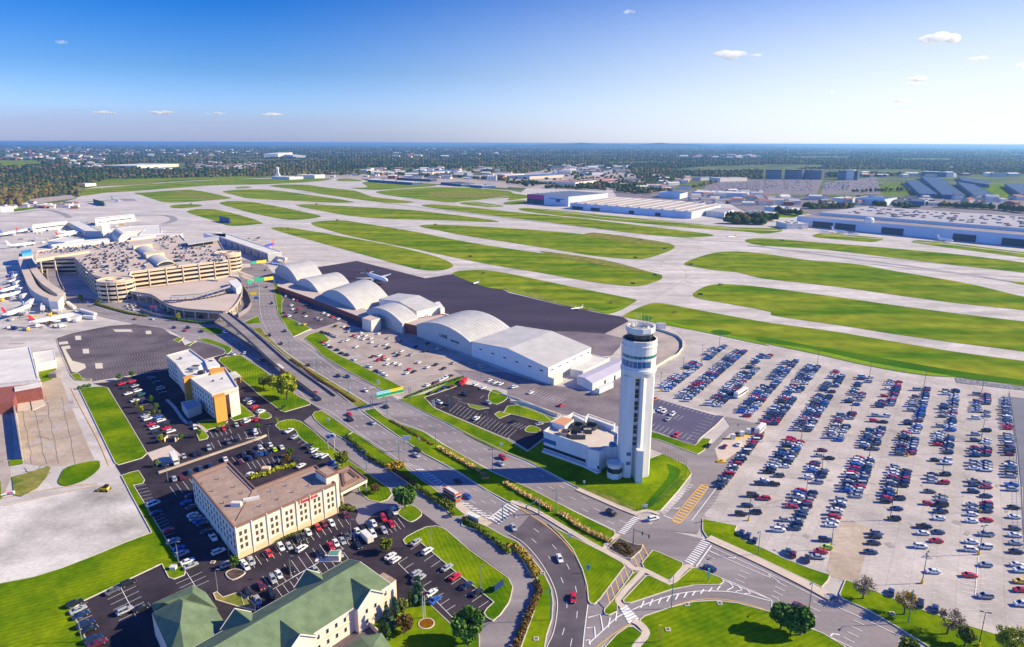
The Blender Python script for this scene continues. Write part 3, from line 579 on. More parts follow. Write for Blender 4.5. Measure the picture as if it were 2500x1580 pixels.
def car_geo(kind, far=False):
    K = KINDS[kind]; B = MB(); G = MB()
    st = K['body']; n = 8
    V = []
    for x, hw, zb, zt in st:
        zm = zb+(zt-zb)*.55
        V += [(x,-hw*.92,zb),(x,-hw,zb+.12),(x,-hw,zm),(x,-hw*.93,zt),(x,hw*.93,zt),(x,hw,zm),(x,hw,zb+.12),(x,hw*.92,zb)]
    Fc = []
    for i in range(len(st)-1):
        for j in range(n): Fc.append((i*n+j, i*n+(j+1)%n, (i+1)*n+(j+1)%n, (i+1)*n+j))
    Fc += [tuple(range(n-1,-1,-1)), tuple((len(st)-1)*n+j for j in range(n))]
    B.add(V, [f[::-1] for f in Fc], 0)
    a, b, c, d = K['cab']; zt = K['top']; zb = max(s[3] for s in st)-.06; hw = K['W']/2*.90; rw = hw*.80
    # glasshouse: glass ring, painted roof and pillars
    lo = [(a,-hw,zb),(d,-hw,zb-.03),(d,hw,zb-.03),(a,hw,zb)]; hi = [(b,-rw,zt-.07),(c,-rw,zt-.07),(c,rw,zt-.07),(b,rw,zt-.07)]
    G.add(lo+hi, [(0,1,5,4),(1,2,6,5),(2,3,7,6),(3,0,4,7)], 0)
    ro = [(b-.03,-rw-.02,zt-.075),(c+.03,-rw-.02,zt-.075),(c+.03,rw+.02,zt-.075),(b-.03,rw+.02,zt-.075)]
    rt_ = [(b+.12,-rw+.12,zt),(c-.15,-rw+.12,zt-.01),(c-.15,rw-.12,zt-.01),(b+.12,rw-.12,zt)]
    B.add(ro+rt_, [(0,1,5,4),(1,2,6,5),(2,3,7,6),(3,0,4,7),(4,5,6,7),(3,2,1,0)], 0)
    if not far:
        for sy in (-1, 1):
            for (xa, xb) in ((a, b), (d, c)): B.bar((xa, sy*hw, zb), (xb, sy*rw, zt-.07), .09)
            xm0, xm1 = (a+d)/2-.1, (b+c)/2-.1
            B.bar((xm0, sy*(hw+.005), zb), (xm1, sy*(rw+.005), zt-.07), .08)
            B.bar((c+.25, sy*(hw+.02), zb+.06), (c+.25, sy*(hw+.2), zb+.1), .14, .12)   # mirrors
        if kind == 'pickup':
            B.add([(-2.6,-.8,1.15),(-.85,-.8,1.15),(-.85,.8,1.15),(-2.6,.8,1.15)], [(0,1,2,3)], 1)
    return K, B, G
CARMESH = {}
def wheel_mesh():
    mb = MB(); mb.cone((0,-.11,0),(0,.11,0),.33,.33,12,0); mb.cone((0,-.12,0),(0,.12,0),.2,.2,8,1); return mesh('wheel', mb.V, mb.F, [M_TYRE, M_RIM], mb.I)
WHEEL = wheel_mesh()
def lamp_meshes():
    a = MB(); a.box(-.04,-.2,-.08,.04,.2,.08); return mesh('headlight', a.V, a.F, M_HL), mesh('tail_light', a.V, a.F, M_TL)
HLM, TLM = lamp_meshes()
for kd in KINDS:
    K, B, G = car_geo(kd); CARMESH[kd, 'glass'] = mesh('windows', G.V, G.F, M_CGL)
    for c in CP: CARMESH[kd, c] = mesh('body', B.V, B.F, [CP[c], M_BLK], B.I)
CARS = []      # (x, y, z, heading, kind, colour, label, group, name)
def ctag(t, dv, s, where, kind0=None, z=0, group=None, base=0):
    """cars at pixels; dv = pixel heading"""
    n = 0
    for w in s.split():
        f = w.split(','); u, v = float(f[0]), float(f[1])
        d = dv if len(f) < 6 else (float(f[4]), float(f[5]))
        c = f[2]; kd = {'S':'estate','V':'van','P':'pickup','H':'hatchback','C':'saloon'}.get(f[3] if len(f) > 3 else '', None)
        if not kd: kd = R.choice(['saloon','saloon','estate','hatchback'])
        x, y = g(t, u, v+6, z); x2, y2 = g(t, u+d[0], v+6+d[1], z)
        CARS.append([x, y, z, math.atan2(y2-y, x2-x), kd, c, where, group or 'cars '+where, n]); n += 1
def build_cars():
    for c in CARS: c.append(math.dist((c[0],c[1],c[2]), (0,0,CH)))
    CARS.sort(key=lambda c: c[9])
    near, far = CARS[:300], CARS[300:]
    used = {}
    groups = {}
    for c in near: groups.setdefault(c[6], []).append(c)
    ORD = ['first','second','third','fourth','fifth','sixth','seventh','eighth','ninth','tenth','eleventh','twelfth','thirteenth','fourteenth','fifteenth','sixteenth','seventeenth','eighteenth','nineteenth','twentieth']
    KN = {'saloon':'saloon','hatchback':'hatchback','estate':'crossover','van':'van','pickup':'pickup truck'}
    lab = {}
    for wh, L in groups.items():
        by = {}
        for c in L: by.setdefault((c[5], c[4]), []).append(c)
        for (col, kd), q in by.items():
            for i, c in enumerate(q):   # sorted by distance: nearest first
                if len(q) == 1: lab[id(c)] = f"{CNAME[col]} {KN[kd]} {wh}"
                else: lab[id(c)] = f"{(ORD[i]+' nearest') if i else 'nearest'} {CNAME[col]} {KN[kd]} {wh}"
    for i, c in enumerate(near):
        x, y, z, rz, kd, col, wh, gp_, _, d = c; K = KINDS[kd]
        nm = {'pickup':'pickup_truck','van':'van'}.get(kd, 'car')
        root = empty(nm, (x,y,z+c[2]*0+BASEZ), rz, lab[id(c)], {'pickup':'pickup truck','van':'van'}.get(kd,'car'), gp_)
        root.scale = (.94,.92,.92)
        link('body', CARMESH[kd, col], root); link('windows', CARMESH[kd,'glass'], root)
        wx = K['L']/2-.85
        for sx in (-1, 1):
            for sy in (-1, 1): link('wheel', WHEEL, root, (sx*wx, sy*(K['W']/2-.1), .33))
        if i < 70:
            for sy in (-1, 1):
                link('headlight', HLM, root, (K['body'][-1][0]-.02, sy*.55, .62)); link('tail_light', TLM, root, (K['body'][0][0]+.02, sy*.6, .8))
    cols = list(CP); M = MB()
    G = {kd: car_geo(kd, True) for kd in KINDS}
    for x, y, z, rz, kd, col, wh, gp_, _, d in far:
        K, B, Gl = G[kd]; cs, sn = math.cos(rz), math.sin(rz)
        tr = lambda V: [(x+.92*(a*cs-b*sn), y+.92*(a*sn+b*cs), z+BASEZ+q*.92) for a,b,q in V]
        M.add(tr(B.V), B.F, cols.index(col)); M.add(tr(Gl.V), Gl.F, len(cols))
        W2 = MB(); wx = K['L']/2-.85; h = K['W']/2
        W2.box(-wx-.3,-h*.95,0,-wx+.3,h*.95,.5); W2.box(wx-.3,-h*.95,0,wx+.3,h*.95,.5)
        M.add(tr(W2.V), W2.F, len(cols)+1)
    print('CARS', len(CARS), 'far', len(far))
    if far: tag(M.build('distant_parked_cars', [CP[c] for c in cols]+[M_CGL, M_TYRE]), 'hundreds of small parked cars in the farther rows of the car parks', 'cars', kind='stuff')
BASEZ = 5*LZ
# ================= plants =================
def leafmat(n, c1, c2):
    return mat(n, c1, .9, spec=.15, col2=c2, scale=.9, detail=4, thr=(.35,.65))
M_BARK = mat('bark', (.09,.065,.05), .95)
LF = dict(green=leafmat('leaf_green', (.035,.085,.012), (.11,.22,.03)), lime=leafmat('leaf_yellow_green', (.14,.18,.012), (.38,.38,.03)),
    rust=leafmat('leaf_rust', (.08,.06,.015), (.20,.11,.03)), gold=leafmat('leaf_gold', (.25,.17,.02), (.55,.36,.05)), fir=leafmat('leaf_blue_fir', (.04,.10,.05), (.11,.21,.11)),
    olive=leafmat('leaf_olive', (.07,.10,.012), (.20,.22,.03)), straw=leafmat('straw_plume', (.55,.36,.08), (.80,.62,.26)), bare=leafmat('twig', (.17,.12,.08), (.30,.24,.16)))
def crown_mesh(kind, seed, nleaf, shape='round', hgt=1.0):
    """unit crown, radius 1, centred at z=0: many leaf clumps through the volume"""
    r = random.Random(seed); V, Fc = [], []
    cl = []
    ncl = 26 if shape == 'round' else 20
    for i in range(ncl):
        if shape == 'cone':
            z = r.uniform(-1,1)**1; q = (1-z)/2; a = r.uniform(0,6.283); rr = q*.6+.08; cl.append((rr*math.cos(a)*.8, rr*math.sin(a)*.8, z, .26*q+.12))
        else:
            while True:
                p = [r.uniform(-1,1) for _ in range(3)]
                l = math.sqrt(sum(v*v for v in p))
                if .35 < l < 1: break
            k = .78/l*(l**.5); cl.append((p[0]*k, p[1]*k, p[2]*k, r.uniform(.26,.46)))
    for i in range(nleaf):
        c = r.choice(cl)
        d = Vector((r.gauss(0,1), r.gauss(0,1), r.gauss(0,1))).normalized(); q = c[3]*(r.random()**.35)
        p = Vector(c[:3])+d*q
        s = r.uniform(.07,.13) if shape != 'bare' else .05
        t = Vector((r.gauss(0,1), r.gauss(0,1), r.gauss(0,1))).normalized(); b = d.cross(t).normalized()*s; t2 = (d*.5+t*.5).normalized()*s
        n = len(V); V += [tuple(p-b-t2), tuple(p+b-t2*.6), tuple(p+b*.7+t2), tuple(p-b*.8+t2*.8)]; Fc.append((n,n+1,n+2,n+3))
    return V, Fc
def limbs(seed, h, r, bare=False):
    rr = random.Random(seed); mb = MB(); th = h*.45 if not bare else h*.3
    mb.cone((0,0,-.1),(0,0,th), h*.028+.06, h*.018+.03, 7)
    def grow(p, d, l, w, lv):
        q = p+d*l; mb.cone(p, q, w, w*.55, 5 if lv < 2 else 3, caps=False)
        if lv >= (4 if bare else 2): return
        for _ in range(3 if lv < 3 else 2):
            nd = (d+Vector((rr.gauss(0,.55), rr.gauss(0,.55), rr.gauss(.1,.35)))).normalized(); grow(q, nd, l*.68, w*.55, lv+1)
    for _ in range(6 if bare else 5):
        a = rr.uniform(0,6.283); grow(Vector((0,0,th*rr.uniform(.7,1))), Vector((math.cos(a)*.6, math.sin(a)*.6, .8)).normalized(), h*.24, h*.013+.02, 0)
    return mb
TREEP = {}
def tree(pos, h, r, kind, label, group='trees', shape='round', n=1500, cat='tree'):
    seed = R.randint(0, 2)
    k = (kind, shape, n, seed)
    if k not in TREEP:
        V, Fc = crown_mesh(kind, 11+seed*7+len(kind), n, shape); TREEP[k] = mesh('crown', V, Fc, LF[kind])
    kl = ('limb', seed, shape)
    if kl not in TREEP:
        mb = limbs(seed+3, 8, 3, shape == 'bare'); TREEP[kl] = mesh('trunk', mb.V, mb.F, M_BARK)
    name = {'cone':'conifer_tree','bare':'bare_tree'}.get(shape, 'tree')
    e = empty(name, (pos[0], pos[1], .1), R.uniform(0,6.28), label, cat, group)
    t = link('trunk', TREEP[kl], e); t.scale = (h/8*(.8 if shape == 'cone' else 1), h/8*(.8 if shape == 'cone' else 1), h/8)
    c = link('crown', TREEP[k], e)
    if shape == 'cone': c.scale = (r*1.3, r*1.3, h/2); c.location = (0,0,h*.52)
    elif shape == 'bare': c.scale = (r, r, h*.34); c.location = (0,0,h*.62)
    else:
        ch = h*.38; c.scale = (r, r, ch); c.location = (0,0,h-ch*.98)
    return e
def shrub_row(name, label, cat, p, w, h, kind, dens=1.0, tuft=False, gap=0, group=None, z0=.15):
    """clipped or loose planting following a line: leaf clumps on a lumpy body"""
    L = sum(math.dist(p[i], p[i+1]) for i in range(len(p)-1)); n = max(3, int(L/(gap or w*.7))); q = resamp(p, n); V, Fc = [], []
    rr = random.Random(len(p)+int(L*10))
    c0 = q[0]
    for x, y in q:
        if tuft:
            for _ in range(int(14*dens)):
                a = rr.uniform(0,6.283); d = rr.uniform(.1,w/2); hh = h*rr.uniform(.6,1.1); X, Yv = x+d*.4*math.cos(a), y+d*.4*math.sin(a); ex, ey = x+d*1.2*math.cos(a), y+d*1.2*math.sin(a); b = .09
                q_ = rr.uniform(0,3.14); bx, by = .16*math.cos(q_), .16*math.sin(q_); k = len(V); V += [(X-bx,Yv-by,z0),(X+bx,Yv+by,z0),(ex+bx*1.5,ey+by*1.5,z0+hh),(ex-bx*1.5,ey-by*1.5,z0+hh)]; Fc.append((k,k+1,k+2,k+3))
        else:
            hh = h*rr.uniform(.75,1.12); ww = w/2*rr.uniform(.85,1.15)
            for _ in range(int(60*dens)):
                d = Vector((rr.gauss(0,1), rr.gauss(0,1), rr.gauss(.25,1))).normalized(); s = rr.uniform(.14,.26)*min(1.4, w/1.6)
                P = Vector((x+d.x*ww, y+d.y*ww, z0+max(.05, hh*.5+d.z*hh*.5))); t = Vector((rr.gauss(0,1), rr.gauss(0,1), rr.gauss(0,1))).normalized(); b = d.cross(t).normalized()*s; t2 = (d*.4+t*.6).normalized()*s
                k = len(V); V += [tuple(P-b-t2), tuple(P+b-t2), tuple(P+b+t2), tuple(P-b+t2)]; Fc.append((k,k+1,k+2,k+3))
    V = [(a-c0[0], b-c0[1], c) for a,b,c in V]
    o = link(name, mesh(name, V, Fc, LF[kind]), None, (c0[0], c0[1], 0)); return tag(o, label, cat, group)
# ================= control tower =================
TX, TY = 49.6, 254.4
def control_tower():
    T = Thing('control_tower', 'tall white airport control tower casting a long shadow across the highway', 'control tower', (TX, TY))
    m = MB()
    # shaft: faceted body with a projecting fin towards the road
    fp = [(-6.2,-3.2),(-4.6,-5.0),(-1.6,-5.2),(-1.6,-9.0),(1.2,-9.2),(2.0,-4.6),(5.2,-4.2),(6.2,-2.0),(6.2,3.5),(3.5,6.2),(-3.5,6.2),(-6.2,3.5)]
    fp = [(-6.0,-3.6),(-4.4,-5.2),(-1.9,-5.6),(-1.9,-4.2),(-.1,-4.2),(-.1,-6.6),(1.1,-6.7),(2.4,-5.5),(5.4,-4.2),(6.2,-2.0),(6.2,3.5),(3.5,6.2),(-3.5,6.2),(-6.2,3.5)]
    m.prism([(TX+a, TY+b) for a,b in fp], 0, 43, 0)
    m.prism([(TX+a, TY+b) for a,b in [(-.6,-9.4),(1.9,-9.8),(2.3,-5.0),(-.6,-5.0)]], 0, 14, 0)
    m.V = [(x,y,z) for x,y,z in m.V]
    sh = T.part('shaft', m, [M_WHT])
    for zj in range(6, 42, 6):
        m = MB(); m.prism(off([(TX+a, TY+b) for a,b in fp], .015), zj, zj+.07, 0, bottom=True); T.part('panel_joint', m, [mat('joint_grey', (.54,.525,.50), .9)], sh)
    c = T.c
    for z in range(14, 41, 5):
        w = MB(); w.box(TX-1.75, TY-4.32, z, TX-.25, TY-4.2, z+3.6, 0); w.box(TX-1.75, TY-4.42, z+1.7, TX-.25, TY-4.3, z+1.9, 1); T.part('window', w, [M_GLASS, M_WHT], sh)
    for z in (6, 10):
        w = MB(); w.box(TX-3.9, TY-5.55, z, TX-2.1, TY-5.28, z+1.4, 0); T.part('window', w, [M_BLUEG], sh)
    def ring(nm, prof, mats, par=None, n=32, mis=None, a0=0, sm=False, mi=0):
        q = MB(); q.lathe(prof, n, mi, (TX, TY), a0, mis); return T.part(nm, q, mats, par, sm)
    ring('collar', [(5.6,42.2),(6.5,43.2),(7.0,44.6),(6.95,45.6),(6.6,46.1)], [M_WHT], n=48, sm=True)
    lo = ring('equipment_drum', [(6.6,46.1),(6.6,46.7),(6.5,46.75),(6.5,49.3),(6.6,49.35),(6.6,50.3),(6.5,50.35),(6.5,51.5),(6.6,51.55),(6.6,54.7),(6.8,54.75),(6.8,55.2),(6.6,55.3),(6.6,56.3),(6.75,56.4),(6.75,57.2),(6.2,57.25)], [M_WHT, M_BLUEG, M_TEAL], mis=[0,0,1,0,0,0,2,0,0,0,0,0,0,0,0,0], n=32)
    # mullions
    q = MB()
    for i in range(24):
        t = 2*math.pi*i/24
        for z0, z1 in ((46.75,49.3),(50.35,51.5)):
            q.bar((TX+6.52*math.cos(t), TY+6.52*math.sin(t), z0), (TX+6.52*math.cos(t), TY+6.52*math.sin(t), z1), .12)
    T.part('mullions', q, [M_WHT], lo)
    # solid panels on the sunny side of the lower window band
    q = MB(); q.lathe([(6.56,46.8),(6.56,49.25)], 32, 0, (TX,TY)); q.F = [f for i, f in enumerate(q.F) if 27 <= i <= 31 or i in (0,1,2)]
    T.part('panel', q, [M_WHT], lo)
    ring('balcony', [(6.2,57.2),(6.1,55.9),(4.3,55.8)], [M_DSTEEL], n=32)
    ring('cab_glass', [(4.6,55.8),(4.9,59.4)], [M_GLASS], n=10, a0=.3)
    q = MB()
    for i in range(10):
        t = .3+2*math.pi*i/10; q.bar((TX+4.62*math.cos(t), TY+4.62*math.sin(t), 55.8), (TX+4.95*math.cos(t), TY+4.95*math.sin(t), 59.4), .2)
    T.part('cab_posts', q, [M_DSTEEL])
    rf = ring('cab_roof', [(4.9,59.3),(5.4,59.6),(5.7,60.2),(5.7,62.0),(5.3,62.1),(5.2,61.5),(3.4,61.4),(3.3,62.0),(3.0,62.0),(2.9,61.4),(.01,61.4)], [M_WHT], n=10, a0=.3)
    q = MB()
    for r, z in ((3.9,62.0),(3.9,62.7),(2.2,62.0)):
        for i in range(20):
            a, b = 2*math.pi*i/20, 2*math.pi*(i+1)/20; q.bar((TX+r*math.cos(a), TY+r*math.sin(a), z), (TX+r*math.cos(b), TY+r*math.sin(b), z), .1)
    for i in range(10):
        a = 2*math.pi*i/10; q.bar((TX+3.9*math.cos(a), TY+3.9*math.sin(a), 61.4), (TX+3.9*math.cos(a), TY+3.9*math.sin(a), 62.7), .1)
    T.part('roof_railing', q, [M_STEEL], rf)
    q = MB()
    for dx, dy, h in ((-4.6,-1,4.2),(-1.8,1,5.5),(-1.1,-1.5,4.6),(.2,.5,5.8),(1.6,2,4.4),(4.4,1.5,3.6),(-3,2.5,3.2),(3,-2.5,2.6),(-4.2,1.2,3.0),(3.6,2.8,3.8),(2.6,3.6,2.2),(-.4,4.2,4.0),(-2.6,-3.4,2.4),(4.6,-.8,2.8)): q.cone((TX+dx,TY+dy,61.4), (TX+dx,TY+dy,61.4+h), .07, .04, 5)
    T.part('antennas', q, [M_WHT], rf)
    q = MB(); q.box(TX-1.2, TY-1.0, 61.4, TX+1.0, TY+1.0, 62.3); q.box(TX+1.5, TY-1.8, 61.4, TX+2.4, TY-.8, 62.1); T.part('roof_equipment', q, [M_STEEL], rf)
control_tower()
def tower_base():
    z = 8.6
    p = pts("u 190,530 900,770 945,830 1130,880 1250,800 1440,800 1450,570 1340,520 1392,400 940,240 890,300 690,212 600,270 470,300 330,360 300,450", z)
    T = Thing('tower_office', 'low white office block at the foot of the control tower', 'building', cen(p))
    block(T, p, z, M_WHT, mat('sandy_roof', (.55,.47,.40), .9, var=.1, scale=.2), .9)
    # strip windows and ledge on the road side
    a, b, c2 = p[0], p[1], p[3]
    m = MB(); m.bar((a[0],a[1]-.12,2.3),(b[0],b[1]-.12,2.3), .3, 1.3); m.bar((b[0],b[1]-.12,2.3),(c2[0],c2[1]-.12,2.3), .3, 1.3); T.part('strip_window', m, [M_GLASS])
    m = MB(); m.bar((a[0],a[1]-1.2,.6),(b[0],b[1]-1.2,.6), 2.2, 1.2); m.bar((b[0],b[1]-1.2,.6),(c2[0],c2[1]-1.2,.6), 2.2, 1.2); T.part('ledge', m, [M_WHT])
    m = MB(); e = (a[0]+(b[0]-a[0])*.3, a[1]+(b[1]-a[1])*.3); m.bar((a[0],a[1]-.1,5.4),(e[0],e[1]-.1,5.4), .3, 1.9); T.part('blue_glazing', m, [M_BLUEG])
    q = pts("u 330,345 500,262 700,300 545,415", 11.2); m = MB(); m.prism(q, 8.4, 11.2, 0, 1); T.part('penthouse', m, [M_WHT, mat('terracotta_roof', (.55,.26,.15), .9)])
    for s in ["u 600,272 690,214 885,300 870,330 690,235","u 890,330 930,238 1390,400 1375,425 940,265"]:
        q = pts(s, 11); m = MB(); m.prism(q, 8.5, 11); T.part('screen_wall', m, [M_WHT])
    q = pts("u 1345,530 1392,405 1380,395 1330,520", 11)
    for i, (u, v, r) in enumerate([(700,560,3.4),(760,420,2.6),(980,430,3.0),(540,540,2.6)]):
        x, y = g('u', u, v, 9.5); m = MB(); m.lathe([(r*.8,8.6),(r,9),(r,10.6),(r-.2,10.6),(r-.2,8.7)], 20, 0, (x,y)); T.part('round_screen', m, [M_DSTEEL if i != 3 else M_YARD])
    for u, v in ((930,490),(820,580)):
        x, y = g('u', u, v, 10); m = MB()
        m.box(x-1.8,y-1,8.6,x+1.8,y+1,10.6)
        for k in range(6): m.box(x-1.6+k*.56, y-.9, 10.6, x-1.35+k*.56, y+.9, 10.75, 1)
        T.part('cooling_unit', m, [M_DSTEEL, M_CREAM])
    x, y = g('u', 1350, 745, 9.5); m = MB(); m.lathe([(.5,8.6),(1.3,9.2),(1.6,10),(1.2,10.8),(.4,11.1),(.01,11.15)], 16, 0, (x,y)); T.part('round_dome', m, [M_BLUEG])
    # polygonal link by the shaft
    x, y = TX-8.2, TY-4.2; m = MB(); m.lathe([(3.1,0),(3.1,6.3)], 8, 0, (x,y), .39); m.prism([(x+3.1*math.cos(.39+i*math.pi/4), y+3.1*math.sin(.39+i*math.pi/4)) for i in range(8)], 6.0, 6.6); T.part('polygonal_bay', m, [M_WHT])
    m = MB(); m.lathe([(3.16,2.8),(3.16,4.9)], 8, 0, (x,y), .39); T.part('bay_window', m, [M_GLASS])
tower_base()
# ================= hotels =================
def cream_hotel():
    z = 11.5
    P_ = pts("J -497,989 -157,859 85,1105 640,895 830,1062 -107,1468", z)
    A, B, Cc, D, E_, F_ = P_
    T = Thing('hotel', 'cream L-shaped hotel with flat brown roof and red sign', 'hotel', cen(P_))
    rf = block(T, P_, z, M_CREAM, M_BRROOF, .5, cop=M_BRTRIM)
    L = math.dist(F_, E_)
    # beige ground floor, pilasters
    d = Vector((E_[0]-F_[0], E_[1]-F_[1])).normalized(); nn = Vector((d.y, -d.x))
    def on(u, o=0): return (F_[0]+(E_[0]-F_[0])*u+nn.x*o, F_[1]+(E_[1]-F_[1])*u+nn.y*o)
    m = MB(); a, b = on(0,.05), on(1,.05); m.bar((*a,1.2), (*b,1.2), .2, 2.4); T.part('lower_band', m, [M_BEIGE])
    for i in range(8):
        u = .005+i*.99/7; a = on(u, .1); m = MB(); m.bar((*a,0),(*a,z+.4), .45); T.part('pilaster', m, [M_CREAM])
    us = []
    for i in range(7):
        c = (i+.5)/7; us += [c-.022, c+.022]
    wf = mat('window_frame_bronze', (.18,.13,.10), .7)
    gb = mat('bronze_glass', (.085,.06,.04), .2, spec=.6)
    windows(T, F_, E_, (.75, 3.35, 5.7, 8.05), us, .95, 1.5, glass=gb, frame=wf)
    d2 = 14
    windows(T, A, F_, (3.35, 5.7, 8.05), [(i+.6)/d2 for i in range(d2)], 1.0, 1.5, frame=wf)
    # roof details
    vent = MB()
    for u, v in [(-400,1060),(-250,1020),(-300,1130),(-100,1090),(-160,1180),(-30,1150),(-60,1260),(-200,1240),(140,1265),(230,1135),(300,1205),(440,1140),(580,1080),(375,1080),(90,1185)]:
        x, y = g('J', u, v, z); vent.cone((x,y,z),(x,y,z+.8),.22,.3,6)
    T.part('roof_vents', vent, [M_STEEL], rf)
    m = MB(); x, y = g('M', 2180, 195, z+.5); m.box(x-2,y-.8,z,x+1.4,y+.9,z+1.4); x, y = g('M', 2310, 155, z); m.bar((x-2.4,y-1,z+.5),(x+2.4,y+1.1,z+.5),1.2,.9); T.part('roof_unit', m, [M_WHROOF], rf)
    # low roof kerbs (expansion lines)
    m = MB()
    for s in ["J -440,1010 -170,900 60,1130 -90,1400","J 110,1130 620,930"]:
        q = pts(s, z)
        for i in range(len(q)-1): m.bar((*q[i], z+.12), (*q[i+1], z+.12), .25)
    T.part('roof_kerb', m, [M_BRTRIM], rf)
    # corner stair tower
    q = pts("J 640,938 745,897 848,958 738,1004", 14.2); m = MB(); m.prism(q, 0, 14.0); T.part('stair_tower', m, [M_CREAM])
    m = MB(); m.prism(off(q,.15), 14.0, 14.5); m.prism(off(q,-.8), 14.5, 14.6, 1); T.part('stair_tower_roof', m, [M_BRTRIM, M_BRROOF])
    # entrance canopy
    q = pts("J 838,945 957,893 1117,1018 872,1140", 5.6); m = MB(); m.prism(q, 4.4, 5.6, 0, 1, bottom=True); cn = T.part('canopy', m, [M_CREAM, M_BRROOF])
    c0 = cen(q); m = MB()
    for f, zz in ((.99,5.9),(.62,6.0),(.45,6.15)):
        r = [(c0[0]+(x-c0[0])*f, c0[1]+(y-c0[1])*f) for x,y in q]
        for i in range(4): m.bar((*r[i],zz-.12),(*r[(i+1)%4],zz-.12),.35,.35)
    T.part('canopy_trim', m, [M_BRTRIM], cn)
    for i in (1,2,3):
        r = (c0[0]+(q[i][0]-c0[0])*.9, c0[1]+(q[i][1]-c0[1])*.9); m = MB(); m.bar((*r,0),(*r,4.5),.6); T.part('column', m, [M_CREAM], cn)
    text(T, 'Hampton', on(.60), on(.84), 10.0, 2.0, M_RED)
    # courtyard screen
    x, y = g('J', 190, 960); m = MB(); m.box(x-1.6,y-1.2,0,x+1.6,y+1.2,2.6); T.part('plant_enclosure', m, [M_BEIGE])
cream_hotel()
M_PALEB = mat('pale_beige_render', (.60,.53,.44), .8, var=.06, scale=.4)
def ochre_hotel():
    z = 12
    q = "I 1530,186 1745,128 1872,222 1995,330 1760,402 1690,362 1618,262"
    p1 = pts(q, z); p2 = pts("I 1752,400 1990,325 2070,300 2190,480 1950,552", z)
    T = Thing('hotel', 'ochre and cream hotel with stepped white flat roofs', 'hotel', cen(p2))
    r1 = block(T, p1, z-.15, M_PALEB, M_WHROOF, .7); r2 = block(T, p2, z, M_PALEB, M_WHROOF, .7, wn='wing', rn='wing_roof')
    for s, zt, mt in [("I 1678,380 1760,352 1778,378 1690,402", 12.6, M_ORANGE),("I 1955,548 2058,520 2070,548 1968,578", 12.7, M_ORANGE),("I 2098,522 2186,492 2192,508 2105,540", 12.2, M_CREAM),("I 1915,300 2058,285 2060,318 1935,350", 12.8, M_ORANGE),("I 1880,228 1960,200 2020,268 1910,300", 13.2, M_WHT)]:
        pp = pts(s, zt); m = MB(); m.prism(pp, 0, zt); T.part('corner_panel', m, [mt])
    windows(T, p1[0], p1[6], (1.2,3.9,6.5,9.1), [(i+.5)/6 for i in range(6)], 1.5, 1.7, frame=M_WHT)
    windows(T, p2[0], p2[4], (1.2,3.9,6.5,9.1), [(i+.5)/8 for i in range(8)], 1.4, 1.7, frame=M_WHT)
    windows(T, p2[4], p2[3], (1.6,4.1,6.6,9.0), [.62,.69,.76,.83,.9], 1.0, 1.3, glass=mat('amber_glass', (.45,.28,.10), .3), frame=M_CREAM)
    for s, w, h, m_ in [("I 1800,300",5,1.4,M_WHT),("I 1850,350",3,1.6,M_DSTEEL),("I 1760,330",2.4,1.2,M_STEEL),("I 1935,250",2.5,1.2,M_STEEL),("I 1660,215",1.6,.8,M_STEEL),("I 1960,420",1.2,.6,M_STEEL),("I 2040,400",1.0,.6,M_STEEL)]:
        x, y = pts(s, z)[0]; m = MB(); m.box(x-w/2,y-w/2.5,z,x+w/2,y+w/2.5,z+h); m.box(x-w/3,y-w/4,z+h,x+w/3,y+w/4,z+h+.3,1); T.part('roof_unit', m, [m_, M_DSTEEL], r1)
    # annex and canopy
    pp = pts("I 1665,615 1800,585 1850,640 1720,690", 4.2); block(T, pp, 4.2, M_GREYW, M_GREYROOF, .4, wn='annex_wall', rn='annex_roof')
    m = MB(); a = g('I', 2060,365,5); b = g('I', 2115,415,5); d = g('I', 2225,370,5); k = (d[0]-b[0], d[1]-b[1]); n = 10; V = []
    for i in range(n+1):
        t = math.pi*i/n; f = .5-.5*math.cos(t); zz = 4.2+1.3*math.sin(t); x, y = a[0]+(b[0]-a[0])*0+k[0]*f, a[1]+k[1]*f; V += [(x,y,zz),(x+b[0]-a[0],y+b[1]-a[1],zz),]
    m.add(V, [(2*i,2*i+1,2*i+3,2*i+2) for i in range(n)]); V2 = [(x,y,z_-.25) for x,y,z_ in V]; m.add(V2, [(2*i+2,2*i+3,2*i+1,2*i) for i in range(n)]); T.part('canopy', m, [M_METROOF])
    m = MB()
    for u, v in ((2170,440),(2210,400),(2125,420)): x, y = g('I', u, v+30); m.bar((x,y,0),(x,y,4.3),.4)
    T.part('canopy_posts', m, [M_ORANGE])
ochre_hotel()
def gable_roof(T, e0, e1, r0, r1, e2, e3, ze, zr, mt, name='roof', hip=0, over=.5):
    """e0-e1 near eave, r0-r1 ridge, e3-e2 far eave"""
    m = MB(); V = [(*e0,ze),(*e1,ze),(*r1,zr),(*r0,zr),(*e2,ze),(*e3,ze)]
    m.add(V, [(0,1,2,3),(3,2,4,5)]+([(1,4,2),(5,0,3)] if hip else [])); V2 = [(x,y,z-.25) for x,y,z in V]; m.add(V2, [(3,2,1,0),(5,4,2,3)])
    for a, b in ((0,1),(4,5),(0,3),(3,5),(1,2),(2,4)): m.bar((V[a][0],V[a][1],V[a][2]-.12),(V[b][0],V[b][1],V[b][2]-.12), .12, .3, 1)
    return T.part(name, m, [mt, M_WHT])
